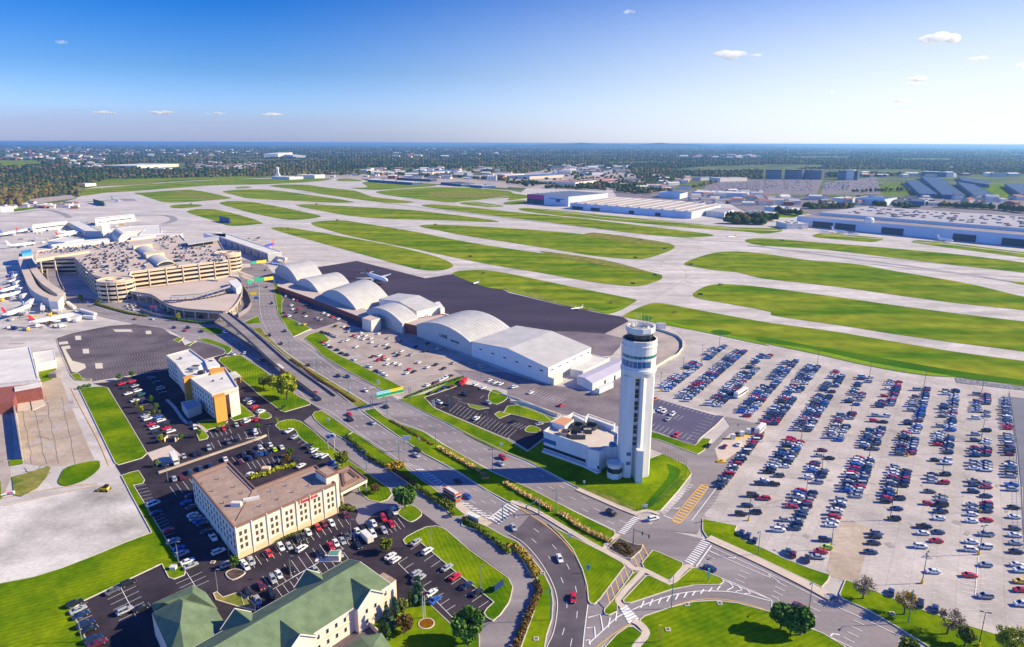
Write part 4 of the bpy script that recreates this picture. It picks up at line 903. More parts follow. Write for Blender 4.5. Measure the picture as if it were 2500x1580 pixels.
def green_hotel():
    ze, zr = 8.2, 13.0
    e0 = g('N', 430, 1505, ze); e1 = g('N', 1335, 925, ze); r1 = g('N', 1075, 705, zr); r0 = g('N', 120, 1245, zr)
    dv = Vector((e1[0]-e0[0], e1[1]-e0[1])).normalized(); nv = Vector((-dv.y, dv.x))   # towards the back
    W_ = ((Vector(r1)-Vector(e1)).dot(nv))*2
    e0 = Vector(e0)-dv*42; 
    e1 = Vector(e1); f1 = e1+nv*W_; f0 = e0+nv*W_; r1 = e1-dv*3+nv*W_/2; r0 = e0+nv*W_/2
    T = Thing('hotel', 'pink gabled hotel under a green shingle roof', 'hotel', tuple((e0+f1)/2))
    ins = [tuple(e0+nv*.6), tuple(e1-dv*.4+nv*.6), tuple(f1-dv*.4-nv*.6), tuple(f0-nv*.6)]
    m = MB(); m.prism(ins, 0, ze-.1); T.part('wall', m, [M_PINK])
    gable_roof(T, tuple(e0), tuple(e1), tuple(r0), tuple(r1), tuple(f1), tuple(f0), ze, zr, M_GRNROOF, hip=1)
    # cross gables on the front and at the back
    L = (e1-e0).length
    def cross(s, wd, front=True, pr=1.2):
        b = e0+dv*s if front else f0+dv*s; o = -nv if front else nv; b2 = b+o*pr
        l, r_ = b2-dv*wd/2, b2+dv*wd/2; pk = b2; ib = b-o*(W_*.36); zt = ze+ (zr-ze)*.72
        m = MB()
        m.add([(*l,0),(*r_,0),(*r_,ze),(*pk,zt),(*l,ze)], [(0,1,2,3,4) if front else (4,3,2,1,0)])
        bl, br = l-o*(pr+.6), r_-o*(pr+.6); m.add([(*l,0),(*bl,0),(*bl,ze),(*l,ze)], [(0,3,2,1)]); m.add([(*r_,0),(*br,0),(*br,ze),(*r_,ze)], [(0,1,2,3)])
        w = T.part('gable_wall', m, [M_PINK])
        lo, ro = l-dv*.4+o*.4, r_+dv*.4+o*.4; pk2 = pk+o*.4
        m = MB(); V = [(*lo,ze-.1),(*ro,ze-.1),(*pk2,zt+.15),(*ib,zt+.15),(*(lo-o*(pr+1)),ze-.1),(*(ro-o*(pr+1)),ze-.1)]
        m.add(V, [(0,2,3,4),(1,5,3,2)]); m.bar(V[0],V[2],.15,.3,1); m.bar(V[1],V[2],.15,.3,1); T.part('gable_roof', m, [M_GRNROOF, M_WHT], w)
        return l, r_
    gs = []
    for s in (L-8.5, L-31, L-52): 
        l, r_ = cross(s, 9); gs.append((l, r_))
        windows(T, tuple(l), tuple(r_), (5.1, 1.9), (.33,.67), 1.0, 1.5, frame=M_WHT)
    for s in (L-14, L-36): cross(s, 8, False, .6)
    ze0, ze1 = tuple(e0+nv*.6), tuple(e1-dv*.4+nv*.6)
    us = [u for u in [i/26+.02 for i in range(26)] if not any(abs(u*L-s) < 5.6 for s in (L-8.5, L-31, L-52))]
    windows(T, ze0, ze1, (5.1, 1.9), us, 1.0, 1.5, frame=M_WHT)
    m = MB(); a = e0-nv*.0+nv*.5; b = e1+nv*.5; m.bar((*a,4.3),(*b,4.3),.12,.25); T.part('string_course', m, [M_BEIGE])
    # end bay and stair
    m = MB(); q = [tuple(e1-dv*.4+nv*1), tuple(e1+dv*3.2+nv*1.5), tuple(e1+dv*3.2+nv*7), tuple(e1-dv*.4+nv*7)]; m.prism(q, 0, 7.2, 0, 1); T.part('stair_bay', m, [M_PINK, M_BRROOF]); 
    # west wing with its own roofs
    a0 = g('M', 1920, 1455, 6.5); a1 = g('M', 2070, 1300, 6.5); 
    z2, zr2 = 7.0, 11.0
    c0, c1, c2, c3 = (g('M', *q, z2) for q in ((1890,1455),(2075,1300),(1640,985),(1385,1190)))
    for nm, e_, f_, pk0, pk1 in [('wing', None, None, None, None)]:
        A_ = Vector(g('M', 1900,1450,z2)); B_ = Vector(g('M', 2075,1310,z2)); C_ = Vector(g('M', 1870,1010,z2)); D_ = Vector(g('M', 1400,1190,z2)); E2 = Vector(g('M', 1660,1600,z2))
        d2 = (C_-B_); 
    ridge0 = Vector(g('M', 1655, 1290, zr2)); ridge1 = Vector(g('M', 1680, 1080, zr2))
    hipx = [Vector(g('M', *q, z2)) for q in ((1395,1195),(1640,1050),(1985,1150),(2075,1300),(1895,1455),(1700,1590),(1560,1560))]
    m = MB(); m.prism([tuple(v) for v in hipx], 0, z2-.1); T.part('wing_wall', m, [M_PINK])
    V = [(*v, z2) for v in hipx]+[(*ridge0, zr2), (*ridge1, zr2)]
    m = MB(); m.add(V, [(0,7,8),(0,8,1),(1,8,2),(2,8,7,3),(3,7,4),(4,7,5),(5,7,6),(6,7,0)]); m.F = [f for f in m.F]; T.part('wing_roof', m, [M_GRNROOF])
    n0, n1, f0_, f1_ = (Vector(g('M', *q, 5.6)) for q in ((1420,1175),(1985,1160),(1405,1105),(1770,935)))
    p3 = pts("M 1415,1165 1405,1108 1765,938 1880,1005 1985,1150 1640,1130", 5.6); m = MB(); m.prism(p3, 0, 5.5); T.part('porch_wall', m, [M_PINK])
    q3 = off(p3, .3); a_, b_ = Vector(g('M', 1500,1095,8.4)), Vector(g('M', 1770,1010,8.4)); m = MB()
    A3 = sum(q3[i][0]*q3[(i+1)%6][1]-q3[(i+1)%6][0]*q3[i][1] for i in range(6))
    m.add([(*q,5.6) for q in q3]+[(*a_,8.4),(*b_,8.4)], [(0,1,6),(1,2,7,6),(2,3,7),(3,4,7),(4,5,6,7),(5,0,6)]); T.part('porch_roof', m, [M_GRNROOF])
    # front porte cochere roof at the bottom
    p4 = pts("N 940,1500 1060,1415 1240,1385 1380,1600 900,1640", 5); m = MB(); m.prism(p4, 0, 4.9); T.part('pool_house_wall', m, [M_PINK])
    m = MB(); n = len(p4); m.add([(*q,5) for q in off(p4,.4)]+[(*g('N',1150,1520,7.5),7.5)], [(i,(i+1)%n,n) for i in range(n)]); T.part('pool_house_roof', m, [M_GRNROOF])
    sheet('patio_pavement', "N 760,1600 830,1420 1075,1262 1215,1400 1060,1440 930,1520", M_BROWN, 7)
    m = MB(); q = pts("N 1075,1262 1215,1400"); m.bar((*q[0],1),(*q[1],1),.3,2); T.part('patio_wall', m, [M_CREAM])
green_hotel()
# ================= hangars =================
def barrel(T, nl, nr, fr, e, rise, wall, roof, name='roof', n=16, z0=0, flat=0):
    nl, nr, fr = Vector(g(*nl, e)), Vector(g(*nr, e)), Vector(g(*fr, e)); d = fr-nr
    m = MB(); w = MB(); top = []
    for i in range(n+1):
        f = i/n; t = f*2-1; h = rise*(1-t*t); q = nl.lerp(nr, f); top.append((q, e+h))
    V = []; ov = d.normalized()*.5
    for q, h in top: V += [(*(q-ov), h), (*(q+d+ov), h)]
    m.add(V, [(2*i,2*i+2,2*i+3,2*i+1) for i in range(n)])
    V2 = [(x,y,z-.35) for x,y,z in V]; m.add(V2, [(2*i+1,2*i+3,2*i+2,2*i) for i in range(n)])
    m.add(V[0::2]+V2[0::2], [(i, n+1+i, n+2+i, i+1) for i in range(n)])
    for sgn, q0 in ((1, Vector((0,0))), (-1, d)):
        ring = [(*(nl+q0), z0), (*(nr+q0), z0)]+[(*(q+q0), h-.1) for q, h in reversed(top)]
        w.add(ring, [tuple(range(len(ring)))] if sgn > 0 else [tuple(reversed(range(len(ring))))])
    for a in (nl, nr):
        b = a+d; w.add([(*a,z0),(*b,z0),(*b,e),(*a,e)], [(0,1,2,3)])
    T.part('wall', w, [wall]); r = T.part(name, m, [roof])
    # standing seams
    sm_ = MB(); k = max(3, int(d.length/3))
    for j in range(1, k):
        o = d*j/k
        for i in range(n): a, b = top[i], top[i+1]; sm_.bar((*(a[0]+o), a[1]+.04), (*(b[0]+o), b[1]+.04), .14, .1)
    T.part('seams', sm_, [mat('seam_metal', (.40,.38,.37), .7)], r)
    return nl, nr, d
HG = 'arched hangars along the sealed apron'
T = Thing('hangar', 'farthest grey arched hangar, beside the terminal road bend', 'hangar', g('F',400,330), HG); barrel(T, ('F',268,225), ('F',478,322), ('F',702,270), 4.5, 9.5, M_GREYW, M_METROOF)
T = Thing('hangar', 'second arched hangar from the terminal, behind the brick wall', 'hangar', g('F',600,400), HG); barrel(T, ('F',462,345), ('F',668,420), ('F',958,355), 5.5, 7.5, M_GREYW, M_METROOF)
T = Thing('hangar', 'widest middle arched hangar with very pale roof', 'hangar', g('F',900,520), HG); barrel(T, ('F',700,440), ('F',1012,575), ('F',1302,462), 6, 8, M_GREYW, M_METROOF)
T = Thing('hangar', 'arched hangar joined in front of the white gabled shed', 'hangar', g('F',1280,680), HG); a4 = barrel(T, ('F',1110,590), ('F',1438,712), ('F',1580,660), 7.9, 5.5, M_GREYW, M_METROOF)
p = pts("F 1068,662 1190,620 1240,665 1152,690", 8.6); m = MB(); m.prism(p, 0, 8.5); m.prism(off(p,-.3), 8.5, 8.6, 1); T.part('annex', m, [M_CREAM, M_TANROOF])
T = Thing('hangar', 'white hangar block with low grey gable roof', 'hangar', g('F',1560,620))
z = 8.5; Q = [g('F', *q, z) for q in ((1222,490),(1570,605),(1782,550),(1400,436))]; rz0, rz1 = g('F', 1405, 512, 11), g('F', 1592, 455, 11)
m = MB(); m.prism(Q, 0, z-.1); m.add([(*Q[0],z-.2),(*Q[1],z-.2),(*rz0,10.9)], [(0,1,2)]); m.add([(*Q[2],z-.2),(*Q[3],z-.2),(*rz1,10.9)], [(0,1,2)]); T.part('wall', m, [M_WHT])
m = MB(); m.add([(*Q[0],z),(*rz0,11),(*rz1,11),(*Q[3],z),(*Q[1],z),(*Q[2],z)], [(0,1,2,3),(1,4,5,2)]); T.part('roof', m, [M_METROOF])
p = pts("F 1735,520 1778,512 1826,570 1790,580", 7.5); m = MB(); m.prism(p, 0, 7.5); T.part('annex', m, [M_WHT])
windows(T, Q[1], Q[2], (3,), (.35,.45), 1.2, 1.2)
T, p = simple('office_building', 'brick entrance block between two grey hangars', 'building', "F 1436,712 1572,742 1850,640 1800,632 1585,668", 6.8, M_BRICK, M_TANROOF, .5)
windows(T, p[0], p[1], (.8,), [(i+.5)/7 for i in range(7)], .8, 4.6, frame=M_BRICK)
T = Thing('hangar', 'large steel-blue barrel hangar with dark lettering on its long wall', 'hangar', g('F',1900,800), HG)
nl, nr, d6 = barrel(T, ('F',1570,722), ('F',2075,893), ('c',1880,600), 8.6, 6.0, M_GREYW, M_METROOF)
M_SIGNB = mat('navy_sign_letters', (.01,.03,.14), .5)
text(T, 'LANE', tuple(nl), tuple(nr), 5.6, 3.6, M_SIGNB, u=.44); text(T, 'AVIATION', tuple(nl), tuple(nr), 5.0, 1.9, M_SIGNB, u=.64)
T = Thing('hangar', 'big white gabled hangar, nearest the control tower', 'hangar', g('G',370,900))
ze, zr = 9.6, 12.4; n0 = nr+ (Vector((0,0))); n1 = Vector(g('G',372,968,ze)); f1 = Vector(g('G',765,785,ze)); f0 = n0+(f1-n1); r0 = Vector(g('c',1812,1052,zr)); r1 = r0+(f1-n1)
m = MB(); m.prism([tuple(n0),tuple(n1),tuple(f1),tuple(f0)], 0, ze-.1); m.add([(*n0,ze-.15),(*n1,ze-.15),(*r0,zr-.1)], [(0,1,2)]); m.add([(*f1,ze-.15),(*f0,ze-.15),(*r1,zr-.1)], [(0,1,2)]); T.part('wall', m, [mat('white_siding', (.66,.64,.60), .7, var=.04, scale=.3)])
m = MB(); ov = (n1-f1).normalized()*.5; V = [(*(n0+ov),ze),(*(r0+ov),zr),(*(r1-ov),zr),(*(f0-ov),ze),(*(n1+ov),ze-.05),(*(f1-ov),ze-.05)]; m.add(V, [(0,1,2,3),(1,4,5,2)]); m.add([(x,y,z_-.3) for x,y,z_ in V], [(3,2,1,0),(2,5,4,1)])
for a, b in ((0,1),(1,4)): m.bar(V[a], V[b], .25, .4, 1)
T.part('roof', m, [M_METROOF, M_WHT])
windows(T, tuple(n0), tuple(n1), (6.0,), (.13,.30,.46,.62,.78,.92), 2.6, .9, frame=M_GREYW); windows(T, tuple(n1), tuple(f1), (6.9,), (.08,.25,.42,.59,.76,.92), 3.4, .8, frame=M_WHT)
p = [tuple(n1), tuple(n1+(n1-n0).normalized()*4.5), tuple(n1+(n1-n0).normalized()*4.5+(f1-n1).normalized()*9), tuple(n1+(f1-n1).normalized()*9)]; m = MB(); m.prism(p, 0, 4.2); T.part('annex', m, [M_CREAM])
T, p = simple('workshop', 'flat white workshop roof beside the big white hangar', 'building', "G 575,985 770,852 935,885 690,1010", 4.2, M_WHT, M_WHROOF, .4)
T = Thing('storage_shed', 'long lilac-roofed shed next to the white box trailer', 'shed', g('G',840,1080))
z = 4.6; Q = [g('G', *q, z) for q in ((636,1048),(778,1115),(1120,950),(1000,880))]; m = MB(); m.prism(Q, 0, z-.1); T.part('wall', m, [M_WHT])
a, b = ((Q[0][0]+Q[1][0])/2, (Q[0][1]+Q[1][1])/2), ((Q[3][0]+Q[2][0])/2, (Q[3][1]+Q[2][1])/2); m = MB(); m.add([(*Q[0],z),(*a,5.6),(*b,5.6),(*Q[3],z),(*Q[1],z),(*Q[2],z)], [(0,1,2,3),(1,4,5,2),(0,4,1),(5,3,2)]); T.part('roof', m, [mat('lilac_metal_roof', (.47,.43,.50), .6, var=.05, scale=.2)])
windows(T, Q[1], Q[2], (.1,), (.32,.58,.8), 2.0, 3.0, glass=M_VOID, frame=M_CREAM, name='door')
# brick frontage with low roof
T = Thing('brick_building', 'long low red brick frontage before the arched hangars', 'building', g('F',700,550))
q = pts("F 285,368 390,405 640,495 1068,660", 4.6); back = [(x+8, y+13) for x, y in q]; m = MB(); m.prism(q+back[::-1], 0, 4.5); T.part('wall', m, [M_BRICK]); m = MB(); m.prism(off(q+back[::-1], .15), 4.5, 4.7); T.part('roof', m, [M_TANROOF])
# ================= left hand airport buildings =================
T = Thing('cargo_building', 'big white-roofed warehouse with brown loading bay at the frame edge', 'warehouse', g('I',150,350))
p = pts("I -600,210 270,105 352,400 0,440 -600,520", 8); block(T, p, 8, M_WHT, M_WHROOF, .4)
p = pts("I 0,440 352,400 385,490 145,530 120,600 -600,700 -600,520", 6); m = MB(); m.prism(p, 0, 6); T.part('brick_bay', m, [M_BRICK]); p = pts("I 130,468 362,430 372,460 135,503", 6.6); m = MB(); m.prism(p, 5.8, 6.6); T.part('bay_roof', m, [M_WHROOF])
p = pts("I 300,158 495,130 512,225 325,262", 5); block(T, p, 5, M_WHT, M_WHROOF, .2, wn='annex_wall', rn='annex_roof')
T = Thing('retaining_wall', 'long concrete retaining wall with a deep shadow beside the loading ramp', 'wall', g('I',170,900)); q = pts("I 128,640 212,1138", 0); m = MB(); m.bar((*q[0],1.8),(*q[1],1.8),.5,3.6); T.part('wall', m, [M_YARD])
T = Thing('brick_hut', 'small grey brick hut on the lawn edge', 'hut', g('I',510,370)); x, y = g('I',510,375); m = MB(); m.box(x-2.2,y-2.4,0,x+2.2,y+2.4,2.6); T.part('wall', m, [M_TAUPE]); m = MB(); m.add([(x-2.5,y-2.7,2.6),(x+2.5,y-2.7,2.6),(x+2.5,y+2.7,2.6),(x-2.5,y+2.7,2.6),(x,y,3.7)], [(0,1,4),(1,2,4),(2,3,4),(3,0,4)]); T.part('roof', m, [M_TAUPE])
# ================= parking garage =================
def garage():
    z = 16.4
    P_ = pts("E 685,262 858,425 930,445 1190,430 1200,396 2105,285 2010,110 1700,105 1650,55 1000,128 790,152 470,188 345,205 330,268", z)
    T = Thing('parking_garage', 'tan multi-storey parking garage with cars on its roof', 'parking garage', cen(P_))
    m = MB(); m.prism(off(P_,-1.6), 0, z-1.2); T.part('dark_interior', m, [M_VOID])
    m = MB(); m.prism(P_, z-1.3, z, 0, 1, bottom=True); T.part('roof_deck', m, [M_TANC, M_TANROOF]); T.part('parapet', parapet(P_, z, .9, .3), [M_TANC])
    for lv in range(4):
        z0 = .2+lv*4.0; m = MB(); m.prism(P_, z0-.2, z0+1.5, bottom=True); T.part('floor_band', m, [M_TANC])
    A = P_[4]; B = P_[5]
    for i in range(7):
        m = MB(); f = i/6; x, y = A[0]+(B[0]-A[0])*f, A[1]+(B[1]-A[1])*f; m.bar((x-.1,y-.35,0),(x-.1,y-.35,z+.4), 1.0); T.part('column', m, [M_TANC])
    A, B = P_[0], P_[1]
    for i in range(10):
        m = MB(); f = i/9; x, y = A[0]+(B[0]-A[0])*f, A[1]+(B[1]-A[1])*f; m.bar((x-.3,y-.1,0),(x-.3,y-.1,z+.2), .6); T.part('column', m, [M_TANC])
    # helical ramps
    for (u, v, r, zt) in ((1060,462,14.0,17.2),(2088,215,13,18.2)):
        x, y = g('E', u, v, zt); m = MB()
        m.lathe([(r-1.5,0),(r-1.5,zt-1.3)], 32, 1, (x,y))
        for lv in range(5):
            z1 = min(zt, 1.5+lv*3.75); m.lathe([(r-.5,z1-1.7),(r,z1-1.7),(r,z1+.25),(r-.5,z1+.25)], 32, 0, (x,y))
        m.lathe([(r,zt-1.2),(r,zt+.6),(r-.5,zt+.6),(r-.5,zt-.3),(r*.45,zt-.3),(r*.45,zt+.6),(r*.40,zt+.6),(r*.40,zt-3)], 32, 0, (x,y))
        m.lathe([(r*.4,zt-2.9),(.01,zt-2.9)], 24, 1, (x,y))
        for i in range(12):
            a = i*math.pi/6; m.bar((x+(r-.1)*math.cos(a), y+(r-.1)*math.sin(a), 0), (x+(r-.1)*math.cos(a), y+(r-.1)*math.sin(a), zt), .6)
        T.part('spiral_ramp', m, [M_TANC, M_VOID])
    # barrel vault skylight on the roof and its end blocks
    a = Vector(g('E',1245,190,z)); b = Vector(g('E',1440,345,z)); c = Vector(g('E',1600,318,z)); d = b-a; k = c-b; m = MB(); n = 12; V = []
    for i in range(n+1):
        t = i/n*2-1; h = 3.8*math.sqrt(max(0,1-t*t*.97)); o = k*(i/n); V += [(*(a+o),z+h),(*(b+o),z+h)]
    m.add(V, [(2*i,2*i+2,2*i+3,2*i+1) for i in range(n)])
    T.part('vaulted_roof', m, [M_METROOF]); m = MB(); V = [(*b,z),(*c,z)]+[(*(b+k*(i/n)), z+3.8*math.sqrt(max(0,1-(i/n*2-1)**2*.97))) for i in range(n,-1,-1)]; m.add(V, [tuple(range(len(V)))]); T.part('vault_glazing', m, [M_GLASS])
    p = [tuple(a+d*.45-k*.04), tuple(a+d*.6-k*.04), tuple(a+d*.6+k*1.04), tuple(a+d*.45+k*1.04)]; m = MB(); m.prism(p, z, z+4.6); T.part('vault_block', m, [mat('pale_yellow_render', (.56,.47,.33), .8)]); m = MB(); p = [tuple(a-d*.1-k*.1), tuple(a+d*.0-k*.1), tuple(a+d*.0+k*1.1), tuple(a-d*.1+k*1.1)]; m.prism(p, z, z+4.4)
    T.part('vault_block', m, [MATS['pale_yellow_render']]); m = MB()
    for i in range(n): m.bar((*(b+k*(i/n)), z+.15+3.8*math.sqrt(max(0,1-(i/n*2-1)**2*.97))), (*(b+k*((i+1)/n)), z+.15+3.8*math.sqrt(max(0,1-((i+1)/n*2-1)**2*.97))), .9)
    T.part('vault_arch', m, [MATS['pale_yellow_render']])
    # raised link canopies
    m = MB(); p = pts("E 1690,98 2010,60 2012,96 1730,140 ", 21); m.prism(p, 20.5, 21, bottom=True)
    for u, v in ((1870,150),(1980,135)): x, y = g('E',u,v,z); m.bar((x,y,z),(x,y,20.5),.6)
    T.part('link_canopy', m, [M_METROOF])
    p = pts("E 330,280 820,205 815,190 320,262", 17.6); m = MB(); m.prism(p, 15.2, 18.2, bottom=True)
    for u, v in ((370,300),(500,290),(632,272)): x, y = g('E',u,v,15); m.bar((x,y,0),(x,y,15.4),1.2)
    T.part('roof_bridge', m, [M_TANC])
garage()
def deck():
    z = 7.6
    P_ = smooth(pts("E 1195,575 1290,590 1385,605 1490,670 1590,715 1720,738 1900,752 2050,760 2100,750 2160,700 2215,610 2228,520 2190,450 2090,440 2000,478 1900,470 1600,510 1200,560", z), True, 3)
    T = Thing('entrance_deck', 'raised tan deck on columns curving before the garage', 'deck', cen(P_))
    m = MB(); m.prism(P_, z-1.3, z, 0, 1, bottom=True); T.part('slab', m, [M_TANC, M_TANROOF]); T.part('parapet', parapet(P_, z, .9, .35), [mat('taupe_parapet', (.30,.23,.20), .8)])
    q = off(P_, -1.4)
    for i in range(0, len(q), 2): m = MB(); m.bar((*q[i],0),(*q[i],z-1.2),.8); T.part('column', m, [M_TANC])
    m = MB(); p = smooth(pts("E 1565,618 1700,612 1850,600 1950,572 2060,540 2180,500", z+3.5), False); strip_geo(m, p, 4.5, z+3.6); strip_geo(m, p, 4.6, z+3.2)
    for i in range(0, len(p), 2): m.bar((*p[i],z),(*p[i],z+3.3),.35)
    T.part('waiting_canopy', m, [M_METROOF]); m = MB()
    for i in range(len(p)-1): m.bar((p[i][0],p[i][1]-2.2,z+3.3),(p[i+1][0],p[i+1][1]-2.2,z+3.3),.2,.7); m.bar((p[i][0],p[i][1]+1.9,z+3.9),(p[i+1][0],p[i+1][1]+1.9,z+3.9),1.4,.3,1)
    T.part('canopy_fascia', m, [M_WHT, M_TAUPE])
    p = pts("E 2100,470 2170,455 2215,490 2210,530 2170,540 2110,490", z+5); m = MB(); m.prism(p, z, z+4.6, 0); T.part('lift_lobby', m, [M_WHT])
    m = MB(); p = smooth(pts("E 1480,665 1600,672 1700,655 1850,640 2000,610 2150,570", z), False); strip_geo(m, p, 4, z+.06); 
    for i in range(len(p)): m.box(p[i][0]-.8,p[i][1]-3.2,z,p[i][0]+.2,p[i][1]-2.4,z+1.1)
    T.part('kerbside_barriers', m, [M_BROWN])
deck()
def bridge(name, label, s, zs, w, m_, mr):
    q = pts(s, sum(zs)/2); p = []
    toks = s.split(); n = len(toks)-1
    # elevation varies along the ramp: unproject every point at its own height
    t = toks[0]; cpts = [tuple(map(float, a.split(','))) for a in toks[1:]]
    p = [g(t, *c, zs[0]+(zs[1]-zs[0])*i/(n-1)) for i, c in enumerate(cpts)]
    P2 = resamp(smooth(p, False), 40); T = Thing(name, label, 'bridge', P2[0]); m = MB(); pr = MB(); pi = MB()
    for i in range(39):
        za, zb = zs[0]+(zs[1]-zs[0])*i/39, zs[0]+(zs[1]-zs[0])*(i+1)/39; a, b = P2[i], P2[i+1]; m.bar((*a,za-.55),(*b,zb-.55),w,1.0)
        d = (Vector(b)-Vector(a)).normalized(); nn = Vector((-d.y,d.x))*(w/2-.15)
        for sg in (-1, 1): pr.bar((a[0]+nn.x*sg,a[1]+nn.y*sg,za+.45),(b[0]+nn.x*sg,b[1]+nn.y*sg,zb+.45),.3,1.0)
        if i % 5 == 3 and za > 2.5: pi.bar((*a,0),(*a,za-1),w*.5,1.2)
    T.part('deck_slab', m, [mr]); T.part('parapets', pr, [m_]); T.part('piers', pi, [M_TANC])
bridge('ramp_bridge', 'narrow elevated ramp descending from the deck to the highway', "F -210,620 -60,735 120,885 300,1045 430,1150 600,1275 760,1400", (7.4,.6), 8.0, mat('dark_parapet', (.16,.13,.13), .8), M_ROAD)
bridge('elevated_road', 'curving elevated lane beside the garage ramp entry', "E 640,300 560,305 500,330 480,390 495,470 535,560", (5.2,4.5), 9, M_TANC, M_ROAD)
# curved concourse
def concourse():
    z = 8
    T = Thing('concourse_building', 'curved terminal pier with two tan roof strips and a dark gap', 'terminal building', g('a',700,1100))
    for s, w in (("a 390,690 430,800 480,920 540,1060 600,1180 700,1280 820,1350 950,1400", 6.2), ("a 500,650 560,760 640,900 730,1020 850,1140 1000,1240 1130,1330", 6.4)):
        p = smooth(pts(s, z), False, 3); m = MB(); l = MB()
        for i in range(len(p)-1): m.bar((*p[i],z-.3),(*p[i+1],z-.3),w,.6); l.bar((*p[i],(z-.6)/2),(*p[i+1],(z-.6)/2),w-1,z-.6)
        T.part('roof_strip', m, [M_TANROOF]); T.part('wall', l, [M_GREYW])
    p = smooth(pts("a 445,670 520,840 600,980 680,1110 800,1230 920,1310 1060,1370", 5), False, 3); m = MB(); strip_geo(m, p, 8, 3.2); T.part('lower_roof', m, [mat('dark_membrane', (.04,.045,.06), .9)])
    q = pts("a 880,1400 1040,1380 1150,1340 1160,1370 1060,1480 900,1470", 8.6); m = MB(); m.prism(q, 0, 8.6, 0, 1); T.part('end_block', m, [M_WHT, M_TANROOF])
    m = MB(); q = pts("a 340,600 560,580 600,610 590,640 350,660", 9.5); m.prism(q, 0, 9.5, 0, 1); T.part('head_block', m, [M_WHT, M_TANROOF])
    m = MB(); q = pts("a 385,545 570,510 575,570 400,600", 12.5); m.prism(q, 0, 12.5); T.part('blue_block', m, [mat('bright_blue_cladding', (.06,.30,.52), .6)])
concourse()
TG = 'white terminal buildings behind the garage'
def tbox(label, s, z, wall=None, roof=None, nm='terminal_building', par=.5, stripe=0):
    T, p = simple(nm, label, 'terminal building', s, z, wall or M_WHT, roof or M_WHROOF, par, TG)
    if stripe:
        m = MB(); a, b = p[0], p[1]; m.bar((a[0]+(b[0]-a[0])*.08, a[1]+(b[1]-a[1])*.08-.15, z*.55), (a[0]+(b[0]-a[0])*.9, a[1]+(b[1]-a[1])*.9-.15, z*.55), .3, 1.4); T.part('strip_window', m, [M_GLASS])
tbox('long white pier with a dark window strip, at the left', "a 590,95 1240,15 1240,0 600,72", 9, stripe=1)
tbox('white pier right of the old white tower', "A 872,893 1238,852 1236,838 868,878", 9, stripe=1)
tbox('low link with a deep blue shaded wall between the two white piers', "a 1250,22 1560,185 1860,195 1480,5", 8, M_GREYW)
tbox('brown-roofed white hall before the right white pier', "A 1005,995 1190,985 1185,960 1010,965", 7, M_WHT, M_TAUPE)
tbox('slim plain white tower block among the terminal roofs', "A 932,925 1002,918 998,905 935,910", 22)
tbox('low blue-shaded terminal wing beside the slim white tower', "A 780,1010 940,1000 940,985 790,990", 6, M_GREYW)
tbox('broad white check-in hall below the slim tower', "E 1002,40 1200,20 1480,0 1470,-40 1240,-25 1000,0", 9)
tbox('low white wing at the left of the roofs', "a 870,375 1190,395 1540,330 1230,290 1130,300", 8)
tbox('long low white arrivals wing behind the garage', "a 945,460 1290,430 2010,345 1990,320 1700,345 945,440", 7)
tbox('flat pale roof run behind the garage top', "b 120,270 480,215 840,205 880,180 560,170 110,215", 9)
tbox('white wedge-shaped roof behind the garage', "b 240,205 560,185 560,120 330,125", 10)
tbox('white low block behind the far corner of the garage', "b 1300,215 1515,240 1518,190 1180,178", 9)
T = Thing('terminal_building', 'grey barrel-vaulted entrance hall with arched glass front', 'terminal building', g('E',1110,80), TG)
nl, nr, dd = barrel(T, ('E',1090,88), ('E',1200,72), ('E',1130,22), 9, 6, M_WHT, M_METROOF, n=12)
m = MB(); m.add([(*(nl.lerp(nr, f)+Vector((-.2,-.3))), z_) for f, z_ in ((.1,7),(.9,7),(.85,11.5),(.65,13.5),(.5,14),(.35,13.5),(.15,11.5))], [(0,1,2,3,4,5,6)]); T.part('arched_window', m, [M_GLASS])
T = Thing('concourse_building', 'straight white-roofed pier with blue glazed bays at the right', 'terminal building', g('b',1700,400))
A_, B_ = Vector(g('b',1290,185,9)), Vector(g('b',2130,480,9)); d = (B_-A_).normalized(); nn = Vector((-d.y,d.x)); nn = nn if nn.x > 0 else -nn
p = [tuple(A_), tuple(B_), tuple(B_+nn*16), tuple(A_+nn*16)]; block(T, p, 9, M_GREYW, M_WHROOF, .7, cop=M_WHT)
L = (B_-A_).length; rz = math.atan2(d.y, d.x)
for i in range(9):
    c = A_+d*(L*(i+.5)/9)-nn*.8; m = MB(); m.bar((*(c-d*L/28),3.8),(*(c+d*L/28),3.8),1.5,6.5); T.part('glazed_bay', m, [mat('bay_glass', (.16,.22,.34), .3)])
# jet bridges at the pier end
T = Thing('jet_bridge', 'white boarding bridge at the end of the straight pier', 'jet bridge', g('b',2250,540)); a, b = g('b',2170,510,4), g('b',2400,555,4); m = MB(); m.bar((*a,4),(*b,4),3,3); T.part('tunnel', m, [M_WHT]); m = MB(); m.bar((b[0]-3,b[1],0),(b[0]-3,b[1],3),1); T.part('leg', m, [M_STEEL])
